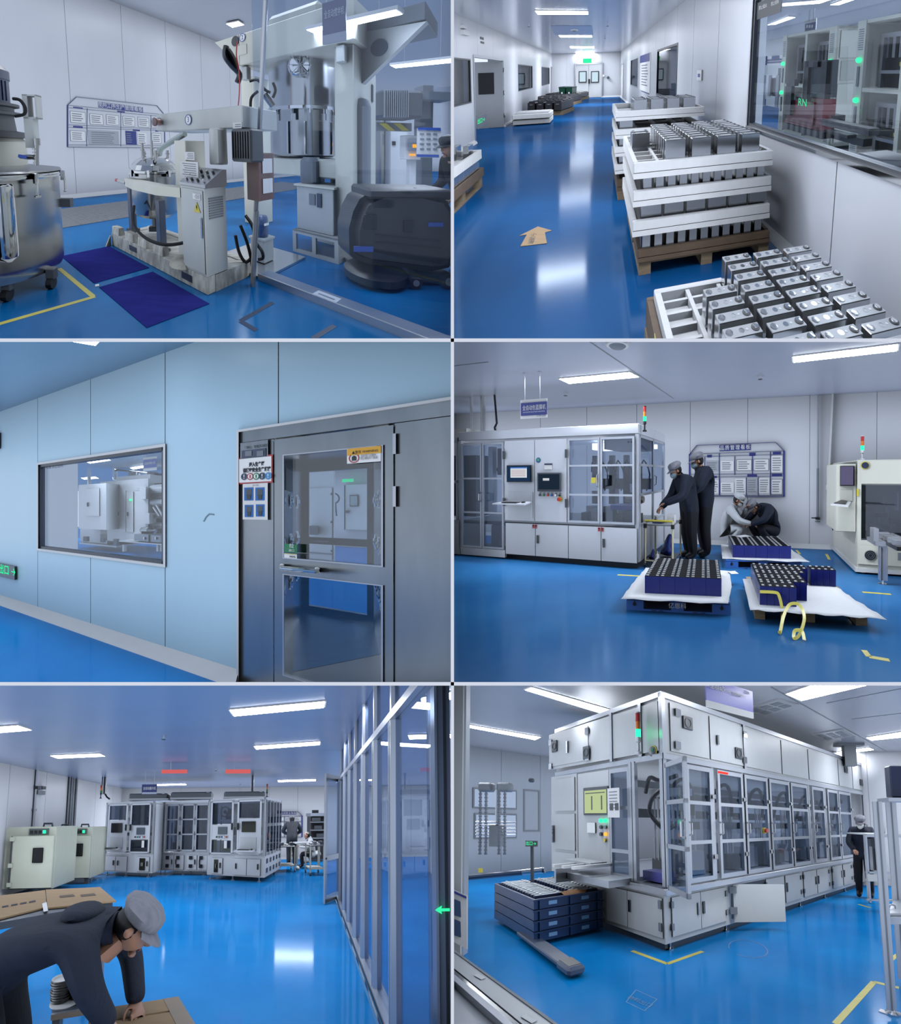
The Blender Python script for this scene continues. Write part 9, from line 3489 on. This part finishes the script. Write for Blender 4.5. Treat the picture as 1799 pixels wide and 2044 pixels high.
for c in range(2):
    for j in range(14):
        x, y = .06 + c * .52 * Lk, .10 + j * .095
        lab = 'white topped cell in the topmost crate, %s column, %s from the front' % (('left','right')[c],(ordw + ['fourteenth'])[j])
        if pt is None:
            pt = thing(R6,'battery_cell',k6.p(x,y,zc - .1),lab,'battery cell','cells in the topmost crate')
            part(pt,'case',k6.mb().box(x,x + .40 * Lk,y,y + .065,zc - .11,zc + .01),NAVY,0)
            part(pt,'top_strip',k6.mb().box(x + .01,x + .39 * Lk,y + .004,y + .055,zc + .01,zc + .016),mat('cell_pale_top',(214,224,232),rough=.4),0)
            for s in (.2,.8):
                part(pt,'terminal',k6.mb().cyl((x + .4 * Lk * s,y + .03,zc + .01),(x + .4 * Lk * s,y + .03,zc + .028),.02,n=10),WHITE)
            xy0 = (x,y)
        else:
            dup(pt,k6.M.to_3x3() @ Vector((x - xy0[0],y - xy0[1],0)),lab,'cells in the topmost crate')
t = thing(R6,'paper_arrow',R6.fl(1138,1818,zc),'orange brown arrow card on the crate edge','card')
part(t,'card',k6.mb().prism([(.42 * Lk,.0,zc - .02),(.72 * Lk,.0,zc - .02),(.78 * Lk,.06,zc + .01),(.60 * Lk,.12,zc + .03),(.40 * Lk,.08,zc + .02)],(0,0,0),(0,0,.006)),mat('orange_card',(150,104,60),rough=.7),0)
t = thing(R6,'pallet_truck',R6.fl(1120,1930),'dark grey pallet truck fork reaching out under the crates','pallet truck')
fa6, fb6 = R6.fl(1072,1893), R6.fl(1150,1952)
pf = Plane(R6,fa6,fb6)
Lf = (fb6 - fa6).length
FORK = mat('fork_grey',(58,72,100),rough=.45)
part(t,'fork',MB(pf.M).box(-.5,Lf,-.09,.09,.05,.10,.012),FORK,0)
tp_ = part(t,'fork_tip',MB(pf.M).box(Lf - .28,Lf + .03,-.10,.10,.02,.12,.03),FORK)
part(tp_,'roller',MB(pf.M).cyl((Lf - .12,-.06,.07),(Lf - .12,.06,.07),.05,n=14),MGREY)
part(tp_,'tip_pocket',MB(pf.M).box(Lf - .24,Lf - .02,-.07,.07,.118,.124),BLACK,0)

# --- window sill and board at the lower left
zS = .86
a, b = R6.fl(905,1900,zS), R6.fl(1105,2046,zS)
PSill = Plane(R6,a,b)
Ls = (b - a).length
t = struct(R6,'window_sill_near',MB(PSill.M).box(-.6,Ls + .4,-.075,0,zS - .03,zS),FW)
part(t,'inner_edge',MB(PSill.M).box(-.6,Ls + .4,0,.012,zS - .35,zS + .004),MGREY,0)
part(t,'black_seal',MB(PSill.M).box(-.6,Ls + .4,-.10,-.075,zS - .03,zS - .004),BLACKG,0)
part(t,'outer_trim',MB(PSill.M).box(-.6,Ls + .4,-.125,-.10,zS - .03,zS + .002),FAL,0)
part(t,'lower_wall',MB(PSill.M).box(-.6,Ls + .4,-1.0,-.125,zS - .2,zS - .03),WALL,0)
for i, px in enumerate(((958,1950),(1056,2034))):
    p = R6.fl(px[0],px[1],zS + .002)
    mb = MB(frame(p,-.6))
    mb.box(-.035,.035,-.012,.012,0,.002)
    solo(R6,'masking_tape',mb,WHITE,p,'%s strip of white tape across the sill seal' % ('upper','lower')[i],'tape','tape strips on the sill',0)
pW = R6.at(915,1600,2.9)
t = thing(R6,'window_jamb',(pW.x,2.9,.8),'white window jamb at the left edge','jamb')
a, b = R6.at(909,1600,2.9), R6.at(919,1600,2.9)
part(t,'jamb_profile',MB().box(a.x - .05,b.x + .015,2.9,2.98,.5,CZ6),FW,0)
part(t,'jamb_seal',MB().box(b.x + .015,b.x + .03,2.92,2.98,.5,CZ6),FAL,0)
q = [R6.at(*p,2.86) for p in ((905,1776),(932,1788),(933,1895),(905,1880))]
t = thing(R6,'poster',q[0],'white poster with dark pictures at the lower left window','poster')
part(t,'poster_sheet',MB().prism(q,(0,0,0),(0,.006,0)),PAPER,0)
for y in (1795,1835):
    e = [R6.at(*p,2.855) for p in ((907,y),(919,y + 5),(920,y + 36),(907,y + 32))]
    part(t,'picture',MB().prism(e,(0,0,0),(0,.004,0)),mat('poster_blue_grey',(60,84,120),rough=.6),0)
e = [R6.at(*p,2.855) for p in ((905,1778),(931,1790),(931,1794),(905,1782))]
part(t,'poster_band',MB().prism(e,(0,0,0),(0,.004,0)),BLUEP,0)

# --- floor markings
for i, (px,lab) in enumerate(((((1262,1898),(1332,1924),(1403,1899)),'yellow tape corner under the near machine corner'),(((1668,2044),(1745,1960),(1795,1972)),'yellow tape line at the lower right of the floor'),(((1714,1805),(1738,1812)),'short yellow tape near the worker'),(((1776,1918),(1800,1900)),'short yellow tape behind the profile frame'))):
    q = [R6.fl(*p) for p in px]
    mb = MB()
    for a, b in zip(q,q[1:]):
        mb.strip([a,b],.055)
    solo(R6,'floor_tape',mb,YEL,q[0],lab,'tape','yellow floor tapes of the filling hall',0)
q = [R6.fl(*p) for p in ((1250,2000),(1287,2018),(1312,1995),(1300,1990),(1270,1976))]
t = thing(R6,'floor_marking',q[0],'faint printed arrow on the blue floor','floor marking')
FM = mat('faint_print',(90,150,200),rough=.6)
for a, b in zip(q,q[1:] + q[:1]):
    part(t,'outline',MB().strip([a,b],.008),FM,0)
o = R6.fl(1277,1999,.003)
ux = (R6.fl(1300,2008) - R6.fl(1255,1990)).normalized()
uy = Vector((-ux.y,ux.x,0))
s_ = .07
part(t,'lettering',MB().mesh(text_mesh('物料出口',1.0),Matrix(((ux.x * s_,uy.x * s_,0,o.x),(ux.y * s_,uy.y * s_,0,o.y),(0,0,1,o.z),(0,0,0,1)))),FM,0)
t = thing(R6,'floor_scuff',R6.fl(1495,1895),'faint round scuff on the blue floor','scuff mark')
c_ = R6.fl(1493,1893)
mb = MB()
mb.strip([c_ + Vector((math.cos(k * .2) * .24,math.sin(k * .2) * .32,.001)) for k in range(-12,17)],.012,th=.001)
part(t,'scuff_ring',mb,mat('faint_scuff',(96,128,176),rough=.6),0)

# --- worker and equipment at the right
wp6 = R6.fl(1738,1782)
wp6 = Vector((R6.at(1722,1700,8.3).x,8.3,0))
person(R6,wp6,math.radians(150),'worker in dark jacket and cap working at the right edge',dict(
    chest=(0,.06,1.27),neck=(0,.10,1.44),head=(0,.16,1.56),ell=(-.24,.12,1.14),wrl=(-.14,.34,1.02),elr=(.24,.12,1.14),wrr=(.14,.34,1.02)),height=1.80,jacket=NAVYC,mask=WHITE,look=(0,-.35),bulk=1.1)


def rbox(px,y,d,bev=0.0):
    a, b = R6.at(px[0],px[1],y), R6.at(px[2],px[3],y)
    return MB().box(min(a.x,b.x),max(a.x,b.x),y,y + d,min(a.z,b.z),max(a.z,b.z),bev)


t = thing(R6,'assembly_station',R6.fl(1765,1805),'small aluminium assembly station in front of the worker','station')
y_ = 7.0
for px in ((1731,1667,1737,1802),(1763,1667,1769,1805),(1790,1667,1796,1805)):
    part(t,'frame_post',rbox(px,y_,.08),FAL,0)
    part(t,'frame_post',rbox(px,y_ + .7,.08),FAL,0)
for y in (1667,1740,1755,1795):
    part(t,'frame_beam',rbox((1731,y,1800,y + 5),y_,.06),FAL,0)
part(t,'station_panel',rbox((1732,1745,1763,1760),y_ - .01,.02),FW,0)
part(t,'station_interior',rbox((1738,1675,1762,1738),y_ + .5,.2),DGREY,0)
part(t,'station_top',rbox((1731,1664,1800,1668),y_,.8),FW,0)
for i in range(4):
    part(t,'cylinder',rbox((1741 + i * 6,1690 + 4 * (i % 2),1744 + i * 6,1738),y_ + .3,.1),(ALU,BLACK)[i % 2],0)
p = R6.at(1757,1664,y_ + .2)
t = thing(R6,'spray_bottle',p,'white bottle standing on the assembly station','bottle')
part(t,'bottle_body',MB().lathe(p,[(.085,0),(.09,.02),(.09,.24),(.04,.30)],18),WHITE)
part(t,'bottle_cap',MB().lathe(p + Vector((0,0,.30)),[(.04,0),(.04,.06),(.015,.09)],12),WHITEP)
t = thing(R6,'machine_stand',R6.fl(1765,2020),'near aluminium profile machine frame at the right edge','frame')
y_ = 3.3
for px, y, w_ in (((1761,1600,1774,2044),3.25,.015),((1789,1600,1797,1990),3.9,.015)):
    a, b = R6.at(px[0],px[1],y), R6.at(px[2],px[3],y)
    ps = part(t,'upright',MB().box(a.x,b.x,y,y + w_,.05,a.z),FAL,0)
    part(ps,'profile_slot',MB().box((a.x + b.x) / 2 - .006,(a.x + b.x) / 2 + .006,y - .003,y + .002,.05,a.z),MGREY,0)
a, b = R6.at(1772,1835,3.28), R6.at(1830,1815,3.7)
part(t,'upper_beam',MB().bar(R6.at(1770,1836,3.3),R6.at(1830,1836,3.3),.06),FAL,0)
part(t,'shelf',MB().prism([R6.at(1772,1828,3.3),R6.at(1840,1828,3.3),R6.at(1840,1800,3.9),R6.at(1785,1800,3.9)],(0,0,0),(0,0,.02)),FAL,0)
part(t,'lower_beam',MB().bar(R6.at(1764,2030,3.3),R6.at(1795,1985,3.9),.07),FAL,0)
part(t,'top_screen',rbox((1776,1528,1830,1592),3.7,.1,.01),NAVY,0)
part(t,'screen_shelf',rbox((1774,1592,1830,1600),3.65,.2),FAL,0)
part(t,'wire_coil',MB().tube([R6.at(1780 + 8 * math.cos(k * .5),1812 + 6 * math.sin(k * .5),3.5) for k in range(26)],.008,6),CHROME)
p = R6.fl(1783,2030)
part(t,'levelling_foot',MB().lathe((p.x + .03,3.3,0),[(.06,0),(.06,.015),(.02,.03),(.018,.1)],14),CHROME)


# ------------------------------------------------------------------ white dividers and the boxes' own sides
def wdir(px,py):
    return Vector(((px - W / 2) / F,1,-(py - H / 2) / F))


def world_mesh(name,verts,faces,m,label):
    me = bpy.data.meshes.new(name)
    me.from_pydata(verts,[],faces)
    me.materials.append(m)
    o = bpy.data.objects.new(name,me)
    COL.objects.link(o)
    o['kind'] = 'structure'
    o['label'] = label
    return o


BOXF = [(0,1,3,2),(4,6,7,5),(0,4,5,1),(1,5,7,3),(3,7,6,2),(2,6,4,0)]
BAR = mat('divider_white',(253,250,253),rough=0.6)
for i, (x0,y0,x1,y1,lab) in enumerate(((900,-200,906.5,2244,'white upright divider between the left and right rooms'),
                                          (-200,675.5,2000,682.5,'white level divider below the two top rooms'),
                                          (-200,1361.5,2000,1368.5,'white level divider above the two bottom rooms'))):
    vs = [EYE + wdir(x,y) * FRONT * t for t in (1,1.012) for y in (y0,y1) for x in (x0,x1)]
    c = sum(vs,Vector()) / 8
    o = world_mesh('trim_%d' % (i + 1),[v - c for v in vs],BOXF,BAR,lab)
    o.location = c
SIDE = mat('box_side',(205,212,224),rough=0.7)
for nm, (x0,y0,x1,y1) in (('wall_middle',(902,-300,904.5,2344)),('wall_upper_slab',(-400,677.6,2200,680.4)),('wall_lower_slab',(-400,1363.6,2200,1366.4))):
    vs = [EYE + wdir(x,y) * t for t in (FRONT * 1.012,115) for y in (y0,y1) for x in (x0,x1)]
    world_mesh(nm,vs,BOXF,SIDE,'thin side wall between two neighbouring boxes')


def clip_room(room):
    x0, y0, x1, y1 = room.rect
    pl = []
    if x0 > 0:
        pl.append(Vector((1,-(x0 - W / 2) / F,0)))
    if x1 < W:
        pl.append(Vector((-1,(x1 - W / 2) / F,0)))
    if y0 > 0:
        pl.append(Vector((0,-(y0 - H / 2) / F,-1)))
    if y1 < H:
        pl.append(Vector((0,(y1 - H / 2) / F,1)))
    pls = [(EYE,n.normalized()) for n in pl] + [(EYE + Vector((0,FRONT * 1.014,0)),Vector((0,1,0)))]
    for o in list(room.objs):
        if o.type != 'MESH':
            continue
        mw = world_of(o)
        bb = [mw @ Vector(c) for c in o.bound_box]
        need = [(p,n) for p,n in pls if min((b - p).dot(n) for b in bb) < 0]
        if not need:
            continue
        inv = mw.inverted()
        bm = bmesh.new()
        bm.from_mesh(o.data)
        cut = False
        for p, n in need:
            lo = min(((mw @ v.co) - p).dot(n) for v in bm.verts) if bm.verts else 0
            if lo >= -1e-6:
                continue
            cut = True
            ln = (inv.to_3x3() @ n).normalized()
            r = bmesh.ops.bisect_plane(bm,geom=bm.verts[:] + bm.edges[:] + bm.faces[:],plane_co=inv @ p,plane_no=ln,clear_inner=True,dist=1e-5)
            ed = [e for e in r['geom_cut'] if isinstance(e,bmesh.types.BMEdge) and e.is_valid]
            if ed and o.get('kind') != 'stuff':
                try:
                    bmesh.ops.holes_fill(bm,edges=[e for e in ed if e.is_boundary],sides=0)
                except Exception:
                    pass
        if cut:
            if not bm.faces:
                drop.append(o)
            else:
                if o.data.users > 1:
                    o.data = o.data.copy()
                bm.to_mesh(o.data)
        bm.free()


def world_of(o):
    return o.matrix_world if not o.parent else world_of(o.parent) @ o.matrix_basis


drop = []
for rm in (R1,R2,R3,R4,R5,R6):
    clip_room(rm)
gone = set(o.name for o in drop)
for o in list(bpy.data.objects):
    if o.name not in gone and o.parent and (o.parent.name in gone):
        o.parent = None
        gone.add(o.name)
for n in gone:
    bpy.data.objects.remove(bpy.data.objects[n])
for _ in range(2):
    kids = {o.parent.name for o in bpy.data.objects if o.parent}
    for o in list(bpy.data.objects):
        if o.type == 'EMPTY' and o.name not in kids:
            bpy.data.objects.remove(o)
for o in bpy.data.objects:
    if '_b' in o:
        del o['_b']
